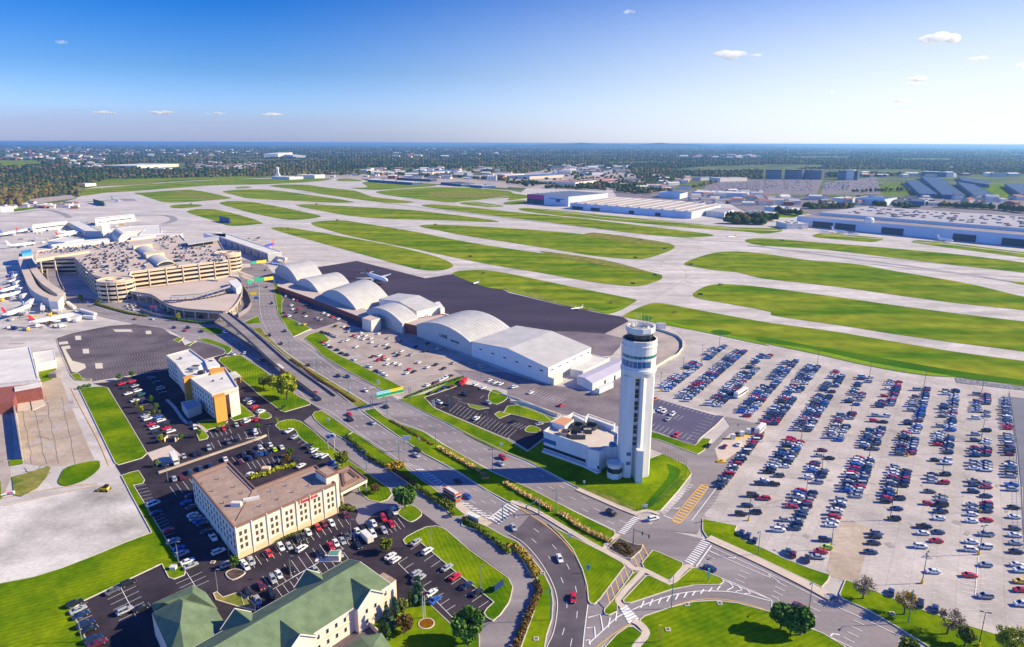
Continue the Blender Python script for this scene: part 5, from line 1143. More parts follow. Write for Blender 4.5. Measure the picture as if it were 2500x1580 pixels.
# ================= far buildings =================
FARC = dict(w=M_WHT, c=M_CREAM, g=M_GREYW, b=M_BRICK, t=M_TANC, u=M_BLUEW, k=mat('dark_slate_wall', (.05,.06,.08), .8), n=mat('navy_cladding', (.03,.08,.2), .6), m=mat('magenta_cladding', (.50,.015,.16), .6))
FARR = dict(w=M_WHROOF, g=M_GREYROOF, t=M_TAUPE, b=mat('blue_metal_roof', (.04,.13,.33), .6, var=.1, scale=.01), d=mat('dark_roof', (.07,.075,.09), .9), r=mat('rust_roof', (.33,.16,.12), .9, var=.1, scale=.02), n=mat('deep_blue_roof', (.03,.07,.16), .7, var=.15, scale=.01))
def fbox(label, t, a, b, z, depth, wc='w', rc='g', cat='warehouse', name='warehouse', skew=None, group=None, doors=0):
    """near top edge a->b at height z, going back by depth metres"""
    A_, B_ = Vector(g(t,*a,z)), Vector(g(t,*b,z)); d = (B_-A_).normalized(); nn = Vector((-d.y,d.x)); nn = nn if nn.y > 0 else -nn
    if skew: nn = (Vector(g(t,*skew,z))-B_).normalized()
    p = [tuple(A_), tuple(B_), tuple(B_+nn*depth), tuple(A_+nn*depth)]
    T = Thing(name, label, cat, cen(p), group); block(T, p, z, FARC[wc], FARR[rc], .6, cop=M_WHT if wc != 'k' else None)
    return T, A_, B_, nn, depth
def faroofstuff(T, A_, B_, nn, depth, z, n, m_=M_WHT, seed=1):
    r = random.Random(seed); m = MB()
    for _ in range(n):
        p = A_+(B_-A_)*r.uniform(.05,.95)+nn*depth*r.uniform(.08,.9); s = r.uniform(1.2,3); m.box(p.x-s,p.y-s,z,p.x+s,p.y+s,z+r.uniform(1,2.2))
    T.part('roof_units', m, [m_])
# hangar with the magenta end
T, A_, B_, nn, dp = fbox('tall blue-white hangar with a magenta and black end across the runways', 'C', (178,655), (556,682), 20, 150, 'u', 'd', 'hangar', 'hangar', skew=(955,645))
d = (B_-A_); m = MB(); a, b = A_, A_+d*.42
m.bar((*(a-nn*.3),15.5),(*(b-nn*.3),15.5),.8,9.2); T.part('magenta_panel', m, [FARC['m']]); m = MB(); m.bar((*(a-nn*.3),5.4),(*(b-nn*.3),5.4),.9,10.6); T.part('hangar_door', m, [FARC['k']])
m = MB()
for i in range(1,9): q = A_+nn*dp*i/9; m.bar((*q,20.5),(*(q+d),20.5),2.0,1.0)
T.part('roof_ridges', m, [M_WHT])
m = MB(); q0 = A_+d*.55; m.bar((*(q0-nn*.3),14),(*(q0+d*.36-nn*.3),14),.5,1.6); m.bar((*(q0+d*.16-nn*.35),11),(*(q0+d*.26-nn*.35),11),.5,6); T.part('faded_wall_lettering', m, [FARC['n']])
# sawtooth workshop
T, A_, B_, nn, dp = fbox('very long low white workshop with ranks of roof ridges', 'C', (572,738), (1688,822), 11.5, 170, 'u', 'g', skew=(2012,745))
d = B_-A_
for i in range(11):
    m = MB(); q = A_+d*((i+.5)/11); m.add([(*(q-d/30),11.6),(*(q+d/90),14.4),(*(q+d/40),11.6),(*(q-d/30+nn*dp),11.6),(*(q+d/90+nn*dp),14.4),(*(q+d/40+nn*dp),11.6)], [(0,1,4,3),(1,2,5,4),(0,2,1),(3,4,5)]); m.I = [1,1,0,0]; e0 = q+d/90; m.bar((*e0,14.6),(*(e0+nn*dp),14.6),2.4,.7,0); m.bar((*(q-d/30),12),(*(q-d/30+nn*dp),12),1.6,.8,0); T.part('roof_ridge', m, [M_WHT, M_TAUPE])
m = MB()
for f0, f1 in ((.02,.12),(.19,.27),(.52,.56),(.73,.77)): m.bar((*(A_+d*f0-nn*.3),3),(*(A_+d*f1-nn*.3),3),.6,6)
T.part('door', m, [FARC['k']])
fbox('white block joined to the right end of the long workshop', 'C', (1820,808), (1990,828), 9, 70, 'w', 'g', skew=(2105,788))
# blue hangar on the right
T, A_, B_, nn, dp = fbox('huge blue hangar row with dark square doors, far right', 'D', (325,858), (2900,1075), 15, 45, 'u', 't', 'hangar', 'hangar')
T.o['label'] = 'huge blue hangar row with dark square doors at the far edge of the taxiways'
d = B_-A_; L0 = 2900-325
for x0, x1 in ((468,652),(674,862),(1100,1300),(1756,1968),(2206,2520)):
    # door: fraction along wall from picture column
    def fr(x):
        lo, hi = 0, 1
        for _ in range(40):
            mdl = (lo+hi)/2; q = A_+d*mdl
            if pj(q.x, q.y, 6)[0] < px('D', x, 0)[0]: lo = mdl
            else: hi = mdl
        return lo
    m = MB(); m.bar((*(A_+d*fr(x0)-nn*.4),4.9),(*(A_+d*fr(x1)-nn*.4),4.9),.8,9.4); T.part('hangar_door', m, [FARC['k']])
m = MB(); A2, B2 = A_+nn*45+d*.04, B_+nn*45; p = [tuple(A2), tuple(B2), tuple(B2+nn*190), tuple(A2+nn*190)]; m.prism(p, 0, 19.5); T.part('main_hall_wall', m, [M_WHT]); m = MB(); m.prism(off(p,-.5), 19.5, 19.7); T.part('main_hall_roof', m, [M_GREYROOF])
faroofstuff(T, A2, B2, nn, 185, 19.7, 130, M_TAUPE, 3)
x, y = g('D', 985, 900, 18); m = MB(); m.lathe([(.01,24),(5,23),(7,20),(6.5,15.5),(.01,15)], 12, 0, (x,y)); T.part('roof_dome', m, [M_WHT])
LST = [
('blue-roofed white warehouse with a bright end wall','C',(1385,640),(1580,655),12,70,'u','b',(1715,625)),
('long blue-white shed right of the blue-roofed warehouse','C',(1715,635),(2205,650),9,70,'u','w',None),
('low dark-roofed building below the long blue-white shed','C',(2130,705),(2350,715),6,40,'t','d',None),
('wide rust-brown roofed plant with a cream front','C',(620,548),(830,528),9,120,'c','r',None),
('brown-roofed brick shed beside the wide plant','C',(830,530),(1045,515),9,80,'b','r',None),
('grey blue-ended workshop in front of the wide plant','C',(895,548),(1020,560),9,60,'u','g',None),
('white low workshop right of the wide plant','C',(1020,556),(1175,548),8,60,'w','w',None),
('pale small hall with a blue roof beyond the lawn','C',(1170,540),(1440,548),8,60,'w','w',None),
('blue-roofed long warehouse far behind the runways','C',(200,495),(510,480),9,120,'t','b',None),
('long cream warehouse under a blue roof before the woods','B',(1705,452),(2018,440),10,110,'c','b',None),
('white trailer-like shed beside the far woods','B',(965,432),(1112,434),9,60,'c','w',None),
('long dark-fronted hangar row behind the taxiway end','B',(1120,520),(1530,548),8,40,'n','w',None),
('slim dark shed before the long blue warehouse','B',(1385,505),(1700,520),8,30,'d' if 0 else 'k','g',None),
('flat pale warehouse behind the white silos','B',(2290,492),(2560,470),9,120,'w','w',None),
('low dark blue sheds with flat roofs near the silos','B',(1790,545),(1980,565),7,60,'n','d',None),
('small blue sheds right of the silos','B',(2055,570),(2170,580),7,50,'n','g',None),
('white fire station with a short tower by the runway end','B',(240,492),(400,500),9,60,'w','w',None),
('blue-windowed office next to the fire station','B',(470,478),(632,482),12,60,'w','w',None),
('white low terminal hut at the left wood edge','A',(690,560),(780,562),8,40,'w','w',None),
('white hall with dark windows beyond the left trees','A',(1260,395),(1640,378),14,200,'c','w',None),
('low white strip building under the white hall','A',(1370,418),(1505,420),10,60,'w','w',None),
('broad pale store with cream walls on the hill','B',(165,285),(315,272),30,120,'w','w',None),
('smaller pale store right of the hill store','B',(355,292),(435,300),24,100,'w','w',None),
('grey blue-lit building cluster by the dark hedge','C',(2200,815),(2320,830),10,40,'w','g',None),
('white villa-like office among round trees','D',(130,905),(235,930),8,35,'c','w',None),
('long grey-blue shed by the left lawn, far right side','D',(20,770),(230,790),8,40,'u','w',None),
('arched light blue hall behind the huge hangar','D',(858,690),(1130,705),14,80,'u','b',None),
('low dark blue warehouse right of the arched hall','D',(1285,712),(1495,722),10,60,'n','n',None),
('blocky white offices between round trees','D',(650,690),(805,700),9,70,'w','w',None),
('white-topped complex before the wood edge','D',(1465,447),(1700,455),20,60,'n','w',None),
('red brick houses strip beyond the parked field','C',(1770,505),(1960,500),10,60,'g','d',None),
('pale halls with pitched fronts by the car field','C',(1950,510),(2200,505),12,60,'c','g',None)]
for lb, t, a, b, z, dp, wc, rc, sk in LST:
    T, A_, B_, nn, dd = fbox(lb, t, a, b, z, dp, wc, rc, skew=sk); faroofstuff(T, A_, B_, nn, dd, z, 6, M_STEEL, len(lb))
# dark blue sprawling depot roofs
for lb, s, z in [('leftmost dark blue depot roof of three','D 1320,530 1440,530 1620,655 1450,655',10),('middle slate-grey depot roof of three',"D 1460,490 1650,510 1880,668 1660,660",10),('rightmost dark blue depot roof of three',"D 1790,540 1950,565 2130,660 1960,675",10),('flat blue depot strip behind the three dark roofs',"D 1800,495 2090,540 2090,570 1840,530",9),('blue depot roof at the far right frame edge',"D 2230,560 2600,560 2700,640 2380,655",10)]:
    simple('depot', lb, 'warehouse', s, z, FARC['n'], FARR['n'], .5)
# office slabs
for i, (a, b, h) in enumerate([((42,430),(185,432),35),((215,430),(375,434),35),((395,434),(553,438),34)]):
    lb = ['left','middle','right'][i]
    T, A_, B_, nn, dd = fbox(f'dark office slab, {lb} one of three joined blocks', 'D', a, b, h, 45, 'k', 'g', 'office block', 'office_block'); d = B_-A_
    for k in range(7):
        m = MB(); m.bar((*(A_-nn*.3),3+k*4.4),(*(B_-nn*.3),3+k*4.4),.5,1.5); T.part('floor_band', m, [mat('slate_band', (.26,.31,.40), .6)])
T, A_, B_, nn, dd = fbox('stepped dark and cream office tower apart from the slabs', 'D', (705,438), (885,442), 34, 50, 'k', 'g', 'office block', 'office_block'); d = B_-A_
m = MB(); m.prism([tuple(A_+d*.42-nn*2), tuple(A_+d*.82-nn*2), tuple(A_+d*.82+nn*20), tuple(A_+d*.42+nn*20)], 0, 38); T.part('cream_stair_block', m, [M_CREAM])
for k in range(7):
    m = MB(); m.bar((*(A_-nn*.3),3+k*4.3),(*(A_+d*.4-nn*.3),3+k*4.3),.5,1.5); T.part('floor_band', m, [mat('slate_band', (.26,.31,.40), .6)])
for u, v, h, lb in [(1345,272,34,'left white water tower of the pair'),(1376,274,36,'right white water tower of the pair'),(85,178,60,'white water tower alone on the skyline')]:
    x, y = g('A', u, v); T = Thing('water_tower', lb, 'water tower', (x,y)); r = 11 if h < 50 else 40; h = h if h < 50 else 70
    m = MB(); m.lathe([(r*.25,0),(r*.22,h*.45),(r,h*.6),(r,h*.85),(r*.5,h),(.01,h*1.02)], 14, 0, (x,y)); T.part('tank', m, [M_WHT], sm=True)
T = Thing('silo_plant', 'group of white silos on legs by the far runway', 'silo', g('B',2265,560))
for i in range(4):
    x, y = g('B', 2225+i*24, 562); m = MB(); m.lathe([(.6,0),(.6,8),(4,13),(4,27),(.01,29)], 10, 0, (x,y)); T.part('silo', m, [M_WHT])
x, y = g('B', 297, 505); T = Thing('airfield_tower', 'short white stepped airfield tower at the runway end', 'tower', (x,y)); m = MB(); m.box(x-7,y-7,0,x+7,y+7,14); m.box(x-4,y-4,14,x+4,y+4,32); m.lathe([(6,32),(7,38),(.01,40)], 8, 0, (x,y)); T.part('wall', m, [M_WHT])
# tanks at the left edge
for i, (u, v) in enumerate([(15,800),(75,795)]):
    x, y = g('A', u, v+20); T = Thing('fuel_tank', ['round white fuel tank cut by the frame edge','round white fuel tank beside the first one'][i], 'tank', (x,y)); m = MB(); m.lathe([(9,0),(9,9),(.01,11)], 20, 0, (x,y)); T.part('tank', m, [M_WHT], sm=False)
# maintenance yard clutter and the green and blue blast walls
for u0, v0, u1, v1, h, mt, lb, nm in [(862,718,960,745,9,mat('green_screen', (.02,.10,.07), .7),'dark green blast fence on the far apron','blast_fence'),(2020,885,2112,905,9,FARC['n'],'blue blast fence on the grass tip','blast_fence')]:
    a, b = g('A',u0,v0+20), g('A',u1,v1+20); T = Thing(nm, lb, 'fence', a); m = MB(); m.bar((*a,h/2),(*b,h/2),1.2,h)
    for i in range(8): q = (a[0]+(b[0]-a[0])*i/7, a[1]+(b[1]-a[1])*i/7); m.bar((q[0],q[1]+5,0),(*q,h*.9),.5)
    T.part('panel', m, [mt])
# small yard and town buildings
rr = random.Random(5)
def town(n, t, x0, x1, y0, y1, hgt, size, group, cat='house', cols='wwcgtb', name='house', lab='small pale building among the distant trees', parts=False):
    for i in range(n):
        x, y = g(t, rr.uniform(x0,x1), rr.uniform(y0,y1)); w, d, h = size*rr.uniform(.6,1.6), size*rr.uniform(.5,1), hgt*rr.uniform(.8,1.3); a = rr.uniform(-.4,.4)
        m = MB(); m.box(-w/2,-d/2,0,w/2,d/2,h,0); m.add([(-w/2-.4,-d/2-.4,h),(w/2+.4,-d/2-.4,h),(w/2+.4,d/2+.4,h),(-w/2-.4,d/2+.4,h),(-w/2,0,h*1.35),(w/2,0,h*1.35)], [(0,1,5,4),(2,3,4,5),(1,2,5),(3,0,4)], 1)
        c = rr.choice(cols); o = m.build(name, [FARC[c], FARR[rr.choice('wgtrd')]], None, (x,y,0), a); tag(o, lab, cat, group)
town(60,'A',0,950,225,345,13,42,'far town buildings left of the field', lab='small pale building in the distant town left of the field')
town(38,'A',620,950,345,420,9,24,'houses above the left woods', lab='small pale house above the left woods')
town(45,'A',950,2400,255,310,14,45,'buildings on the wooded plain', lab='small pale building on the distant wooded plain')
town(40,'A',1800,2400,375,440,9,24,'houses behind the runway end', lab='small house behind the far runway end')
town(60,'B',1100,2408,425,520,9,34,'sheds of the far industrial strip', cat='shed', name='shed', lab='small shed in the far industrial strip')
town(30,'B',1300,2408,235,330,15,45,'pale roofs deep in the woods', lab='tiny pale roof deep in the distant woods')
town(55,'C',380,1150,395,480,10,36,'works buildings beyond the magenta hangar', cat='shed', name='shed', lab='small works building beyond the magenta hangar')
town(34,'C',1100,1700,490,620,8,26,'sheds around the blue-roofed warehouse', cat='shed', name='shed', lab='small shed around the blue-roofed warehouse')
town(36,'C',1700,2408,640,760,7,22,'sheds by the long dark hedge', cat='shed', name='shed', lab='small shed between the workshop and the office slabs')
town(18,'C',1600,2300,310,330,16,60,'rooftops in the right woods', lab='tiny rooftop in the woods at the right')
town(46,'D',0,2400,690,760,8,24,'buildings behind the huge hangar', cat='shed', name='shed', lab='small building behind the huge blue hangar')
town(20,'D',900,2400,475,500,10,40,'houses at the wood edge', lab='small house at the far wood edge')
town(26,'A',0,700,740,790,4,14,'huts of the maintenance yard', cat='hut', name='hut', cols='wwccgb', lab='small hut of the left maintenance yard')
town(22,'B',400,2300,450,520,6,18,'vehicles and huts at the runway end', cat='hut', name='hut', lab='small hut beside the far runway end')
# distant car fields (office slabs)
rc = random.Random(9); M = MB()
for (x0,x1,y0,y1) in ((0,470,530,625),(560,800,545,620),(840,1080,505,640),(1100,1400,545,640)):
    for _ in range(170 if x1 < 900 else 110):
        x, y = g('D', rc.uniform(x0,x1), rc.uniform(y0,y1)); M.box(x-1,y-2.2,0,x+1,y+2.2,1.5,rc.randint(0,3))
for _ in range(200):
    x, y = g('D', rc.uniform(-440,-20), rc.uniform(540,620)); M.box(x-1,y-2.2,0,x+1,y+2.2,1.5,rc.randint(0,3))
tag(M.build('distant_parked_cars', [CP['w'],CP['s'],CP['n'],CP['k']]), 'specks of cars in the far office car fields', 'cars', kind='stuff')
for s, mt in [("D -480,525 560,520 500,660 -560,650", M_FADE),("D 580,545 1060,500 1090,655 540,660", M_FADE),("D 1100,560 1290,550 1400,655 1110,660", M_GRASS),("D -400,690 2500,700 2500,860 -100,850", M_FADE),("C 950,600 2408,640 2300,760 1000,680", M_FADE),("A 0,345 320,345 420,380 0,405", M_FIELD),("D 1980,570 2200,560 2300,700 2180,690", M_GRASS),("A 700,600 640,530 1000,495 2408,475 B 0,500 500,500 A 1500,530 1000,560", M_GRASS),("C 1380,575 1700,570 1650,610 1360,610", M_GRASS),("D 0,810 420,820 300,870 0,870", M_GRASS),("C 540,455 800,460 700,475 500,470", M_GRASS),("A -500,810 100,800 330,775 360,740 700,690 640,650 0,740 -500,780", M_TAN),("A 0,810 130,810 340,785 340,770 120,790 0,800", M_GRASS),("B 430,450 1000,470 2408,520 2408,600 1700,560 1080,515 500,500", M_TAN),("C 0,420 1200,440 1400,620 170,600 0,590", M_TAN)]:
    sheet('distant_ground', s, mt, 2 if mt in (M_FADE, M_TAN) else 3)
# ================= forest =================
def forest():
    r = np.random.RandomState(4)
    # open areas (no trees): polygons in source pixels
    def P2(s): return [px(a[0], *map(float, a[1:].split(','))) for a in s.split()]
    holes = [P2(s) for s in ["A0,340 A330,345 A420,385 A0,410","A730,690 A720,600 A1000,520 A2408,492 B600,478 B1100,488 B2408,520 C170,590 C1200,600 C1500,560 C1700,500 D0,520 D2600,470 D2900,1500 A-400,3000 A-800,830 A0,760 A200,770 A300,700 A690,660",
      "B1100,420 B2408,400 B2408,500 B1000,500","C0,500 C520,400 C1100,410 C1250,560 C0,620","A0,235 A800,235 A1000,310 A900,330 A0,330","D550,520 D540,470 D1460,480 D1700,520 D1720,470 D1750,400 D1725,400 D1690,470 D1400,430 D0,430 D0,520","A1255,370 A1720,370 A1720,430 A1255,430","C-400,470 C520,460 C520,520 C-400,520"]]
    def inside(x, y, poly):
        c = np.zeros(len(x), bool); n = len(poly)
        for i in range(n):
            x1, y1 = poly[i]; x2, y2 = poly[(i+1)%n]
            cond = ((y1 > y) != (y2 > y)) & (x < (x2-x1)*(y-y1)/((y2-y1) if y2 != y1 else 1e-9)+x1); c ^= cond
        return c
    X, Y, S = [], [], []
    d = 900.0
    while d < 26000:
        az = max(10, d*.0042); dr = max(12, d*d*4.2e-6); n = int(1.75*d/az); a = np.linspace(-.87, .87, n)+r.uniform(-.3,.3,n)*az/d; dd = d+r.uniform(-.5,.5,n)*dr
        X.append(dd*np.sin(a)); Y.append(dd*np.cos(a)); S.append(np.full(n, az)); d += dr
    X, Y, S = map(np.concatenate, (X, Y, S))
    z = -CH; v = Y*sp+z*cp; w = Y*cp-z*sp; a, b = X/w, v/w; a, b = cr*a+sr*b, -sr*a+cr*b; U, Vv = CX+a*F0, CY-b*F0
    keep = (U > -350) & (U < 2850); dist = np.hypot(X, Y)
    for i, h in enumerate(holes):
        ins = inside(U, Vv, h)
        if i in (1,): keep &= ~ins
        elif i in (2,3): keep &= ~(ins & (r.rand(len(U)) < .88))
        elif i == 4: keep &= ~(ins & (r.rand(len(U)) < .45))
        else: keep &= ~ins
    # wooded blocks: clearings by low-frequency noise farther out
    nz = np.sin(X*.0021+1.3*np.sin(Y*.0011))+np.sin(Y*.0017+X*.0008)+np.sin((X-Y)*.0043)
    keep &= ~((nz > 1.75) & (dist > 3000))
    X, Y, S = X[keep], Y[keep], S[keep]; n = len(X)
    # extra tree lines inside the open zone
    ex = []
    for s, k in [("C 360,600 900,620",70),("C 0,560 300,570",40),("C 950,610 1500,640",60),("D 1240,780 1400,785",24),("D 1630,775 2130,800",60),("C 2030,880 2360,900",70),("C 2030,925 2350,935",60),("D 420,790 820,785",50),("B 1400,480 1700,500",40),("D 1040,770 1130,775",12),("D 2180,800 2408,830",40),("C 1700,600 1900,560",14),("D 120,830 350,850",20),("B 2100,520 2400,540",30),("C 1000,640 1300,655",30),("D -30,880 120,900",20),("D 840,640 1300,630",14)]:
        q = resamp(pts(s), k)
        for x, y in q: ex.append((x+r.uniform(-5,5), y+r.uniform(-9,9)))
    ex = np.array(ex); X = np.concatenate([X, ex[:,0]]); Y = np.concatenate([Y, ex[:,1]]); S = np.concatenate([S, np.full(len(ex), 9.)]); n = len(X)
    dist = np.hypot(X, Y)
    # blob: distorted octahedral crown, two stacked rings
    ring = 6; base = []
    for zz, rad in ((.25,.85),(.7,.9)):
        for i in range(ring):
            t = 2*math.pi*(i+.5*(zz > .5))/ring; base.append((rad*math.cos(t), rad*math.sin(t), zz))
    base.append((0,0,1.05)); base = np.array(base); nb = len(base)
    Fb = [(i,(i+1)%ring,ring+i) for i in range(ring)]+[((i+1)%ring,ring+(i+1)%ring,ring+i) for i in range(ring)]+[(ring+i,ring+(i+1)%ring,2*ring) for i in range(ring)]
    Fb = np.array(Fb)
    rad = S*r.uniform(.5,.85,n); hh = np.clip(r.normal(10.5,2.2,n), 6, 16)*np.where(dist > 9000, 1.25, 1)
    jit = 1+r.uniform(-.2,.2,(n,nb,1))
    VV = base[None]*jit*np.stack([rad,rad,hh],1)[:,None,:]+np.stack([X,Y,np.zeros(n)],1)[:,None,:]
    FF = (Fb[None]+(np.arange(n)*nb)[:,None,None]).reshape(-1,3)
    me = bpy.data.meshes.new('forest'); me.vertices.add(n*nb); me.vertices.foreach_set('co', VV.reshape(-1).astype(np.float32))
    me.loops.add(len(FF)*3); me.loops.foreach_set('vertex_index', FF.reshape(-1).astype(np.int32)); me.polygons.add(len(FF)); me.polygons.foreach_set('loop_start', np.arange(0,len(FF)*3,3,dtype=np.int32)); me.polygons.foreach_set('loop_total', np.full(len(FF),3,dtype=np.int32))
    cols = [mat('wood_green', (.022,.050,.012), .95, spec=.05), mat('wood_olive', (.050,.058,.016), .95, spec=.05), mat('wood_rust', (.10,.062,.024), .95, spec=.05), mat('wood_dark', (.012,.030,.013), .95, spec=.05), mat('wood_bare', (.12,.09,.06), .95, spec=.05), mat('wood_gold', (.13,.11,.02), .95, spec=.05)]
    for c in cols: me.materials.append(c)
    patch = np.sin(X*.004+2*np.sin(Y*.0019))+np.sin(Y*.0045-X*.002)
    pr = r.rand(n)+patch*.12*(U[keep].tolist() and 1); left = np.where((X < -500) & (dist < 2600), .22, 0)
    pr = pr+left
    mi = np.digitize(pr, [.12,.44,.70,.84,.93]); order = np.array([3,0,1,2,4,5]); mi = order[mi]
    me.polygons.foreach_set('material_index', np.repeat(mi, len(Fb)).astype(np.int32)); me.update(calc_edges=True)
    o = link('forest', me); tag(o, 'autumn woods spreading to the horizon', 'forest', kind='stuff'); print('FOREST', n)
forest()
def hills():
    m = MB(); n = 60; V = []
    for i in range(n+1):
        t = i/n; x = -2000+t*13000; h = 110*max(0, math.sin(math.pi*t))*(1+.3*math.sin(t*23)+.15*math.sin(t*57)); V += [(x, 26000, 0), (x*1.02, 27500, h+8), (x*1.05, 30000, 0)]
    for i in range(n):
        for k in (0,1): m.add([V[3*i+k],V[3*i+3+k],V[3*i+4+k],V[3*i+1+k]], [(0,1,2,3)])
    tag(m.build('hills', mat('wood_dark', (.012,.030,.013))), kind='structure')
hills()
# ================= cars =================
ctag('M', (100,-42), "1410,200,w,V 1435,290,n,S 1550,445,r,H 1595,545,s,S 1645,610,b,H 1675,660,s,S 1725,730,w,C 1755,770,s,C", 'along the grass edge west of the cream hotel', group='cars in the cream hotel car park')
ctag('M', (85,-35), "1755,130,n 1715,185,b,C 1760,225,g 1775,300,w 1800,330,s,C 1835,355,b 1865,385,n 1900,455,n 1960,510,w,P,60,85 2010,640,w,S 2090,760,s,S", 'in the shade of the cream hotel', group='cars in the cream hotel car park')
ctag('M', (100,-46), "690,1120,k,S 720,1175,s,C 745,1225,n,C 1040,1000,g,C 1180,930,k,S 790,1310,n,S 820,1360,k,C 1150,1185,s,S 1300,1160,k,C 860,1450,n 900,1485,m", 'in the lot west of the green-roofed hotel', group='cars in the green-roofed hotel car park')
ctag('N', (60,92), "50,730,s,C 5,775,w,C 215,655,r,C 325,600,w,S 400,590,s,H 480,520,k,S 530,500,k,C 575,460,w,C 665,415,r,C 720,385,m,C 790,375,w,C 925,300,m,C 515,612,w,S,90,-60", 'in the row along the cream hotel front', group='cars in the cream hotel car park')
ctag('M', (60,92), "2240,750,w,C 2310,720,s,C", 'by the corner of the cream hotel', group='cars in the cream hotel car park')
ctag('N', (60,98), "20,1020,k,S 110,1085,s,C 140,955,m,C 240,1030,k,S 250,895,s,S 305,850,w,C 415,800,k,C 640,810,s,C 690,660,k,S 865,660,s,C 785,590,r,C 830,560,w,C 890,540,s,C 930,500,g,P 1035,580,k,C 1030,455,w,C 1080,430,k,C 1130,400,n,S 1175,380,w,C 1170,480,w,S 1270,440,s,C 1265,330,r,S 1340,385,r,C 1320,305,k,S 1365,270,w,S 1000,500,n,C", 'in the double row north of the green roof', group='cars in the green-roofed hotel car park')
ctag('N', (90,-62), "1565,550,s,C 1670,635,w,S 1850,785,s,C 1925,870,r,C 2030,950,n,C 2125,1015,k,C 1330,680,w,C 1375,715,w,H 1565,840,s,H 1590,890,s,P 1705,1020,w,C 1740,1085,b,C", 'in the lot east of the green-roofed hotel', group='cars in the green-roofed hotel car park')
ctag('J', (-45,-70), "85,595,w,S 135,730,w 185,710,k 225,705,w,C 265,750,l,H 330,730,w 60,770,k 140,790,b 40,830,n 190,785,n 100,800,n,S", 'in the lot behind the cream hotel', group='cars in the cream hotel car park')
ctag('J', (90,-50), "400,580,w,P 450,635,s 580,720,k,S 625,760,w,S 665,805,w 720,812,w,S 460,850,k,S 510,900,w 290,880,k 790,870,b 820,900,w 40,980,w", 'near the big oval sign and courtyard', group='cars in the cream hotel car park')
ctag('J', (80,-32), "15,290,w 50,320,w,S 80,355,r 145,400,w 85,470,r 15,490,w", 'beside the ochre hotel canopy drive', group='cars in the ochre hotel car park')
ctag('I', (75,-22), "1120,445,r,C 1215,425,r,S 1150,480,k 1240,465,s 1180,535,w 1265,510,w,S 1300,545,t 1240,600,w 1335,610,n,S 1335,740,s 1450,750,b 1360,770,w 1480,785,w,S 1390,820,r 1510,820,k 1420,850,w 1530,855,r 1430,890,k 1570,885,w,S 1460,930,k 1500,962,m", 'in the island row west of the ochre hotel', group='cars in the ochre hotel car park')
ctag('I', (30,58), "1755,810,k 1790,850,w 2005,870,k 2055,860,r 2090,840,k,S 2175,825,s 2225,810,m 2255,790,w,S 2350,775,r", 'in the row below the ochre corner', group='cars in the ochre hotel car park')
ctag('I', (80,-40), "2270,590,w 2310,620,w 2340,662,r 2390,700,w", 'near the ochre hotel entrance', group='cars in the ochre hotel car park')
ctag('I', (28,60), "2350,890,w,S 2180,960,k 2100,985,g 1920,1040,s,S 1830,1085,k 1790,1095,k 1690,1115,s 1500,1185,n,S 1610,1150,w,V", 'along the north side of the long low wall', group='cars in the ochre hotel car park')
ctag('I', (-30,-60), "2070,1140,w 2385,1030,s 2310,1070,k 2240,1100,n,P 2350,1115,k 2300,1130,n 1930,1200,n 1840,1225,d 1740,1260,d 1665,1310,m 1600,1322,s 2210,1165,m", 'on the south side of the long low wall', group='cars in the cream hotel car park')
ctag('I', (75,-22), "1410,400,n 1440,430,d 1480,490,s,V 1500,530,n 1385,395,n", 'in the shade of the ochre hotel', group='cars in the ochre hotel car park')
ctag('F', (70,-34), "370,465,w 440,495,w 475,505,r 420,550,w 430,585,w 485,585,r 350,620,k 365,650,r 400,650,w,V 540,620,k 470,615,k 560,550,k 600,570,k 550,650,w 655,665,s 690,680,s 715,620,w 755,640,w 795,655,r 850,675,w 490,720,s 540,725,y", 'in the dark lot beside the brick wall', group='cars at the hangars')
ctag('F', (70,-36), "825,740,k 900,745,w 930,755,r 965,775,w 940,790,s 995,830,r 1030,840,w 1060,805,w 1100,830,w 1080,860,w 1150,855,w 1155,890,w 1220,810,w 1310,850,s 890,880,s 930,870,w 1015,930,w 1220,920,s 1290,910,w 1310,940,k 1380,985,s 1430,970,w 1520,1005,s 1400,1010,k 1170,1020,m 1225,1010,w 1265,1025,r 1280,1045,y 1225,1052,r 1300,1048,w 1300,1090,w 1365,1080,w 1410,1095,w 1590,1075,w 1500,1140,r 1480,1175,w 1545,1160,k 1670,1120,w 1750,1095,k 1820,1130,k", 'in the pale hangar car park', group='cars at the hangars')
ctag('F', (75,25), "700,795,k 730,805,k 760,812,k 790,825,s 820,838,s 705,890,r 745,915,w 780,935,m 840,960,k 880,990,k 930,1005,n 990,1050,w 1130,1115,w 1200,1155,k 1245,1168,w 1275,1190,w", 'nosed up to the kerbed lawn by the highway', group='cars at the hangars')
ctag('F', (70,-30), "1410,880,m 1560,930,k 1650,970,k 1670,900,k 1770,950,w 1910,1080,s 2080,1075,s 2170,1120,s 1670,1285,w 1735,1265,m 1790,1240,w 1820,1225,w 1850,1210,w 1880,1200,k 1700,1360,k 1770,1340,n 1830,1310,n 1890,1300,m 1990,1275,r,S 2110,1280,w 2180,1310,w 2240,1240,w 2290,1260,w 2340,1275,w", 'beside the hangar fence', group='cars at the hangars')
ctag('F', (60,30), "2010,1372,k,S 1780,1445,w,S 1850,1460,k 2225,1450,s,S", 'in the small dark lot by the fenced verge', group='cars in the visitor car park')
ctag('J', (70,-45), "2120,465,w,S", 'alone in the small dark lot', group='cars in the visitor car park')
ctag('K', (70,-15), "290,515,s,C 60,490,k 210,225,w,C,70,-35 60,175,w 490,340,r,C,70,-35", 'by the long grey wall near the tower', group='cars in the visitor car park')
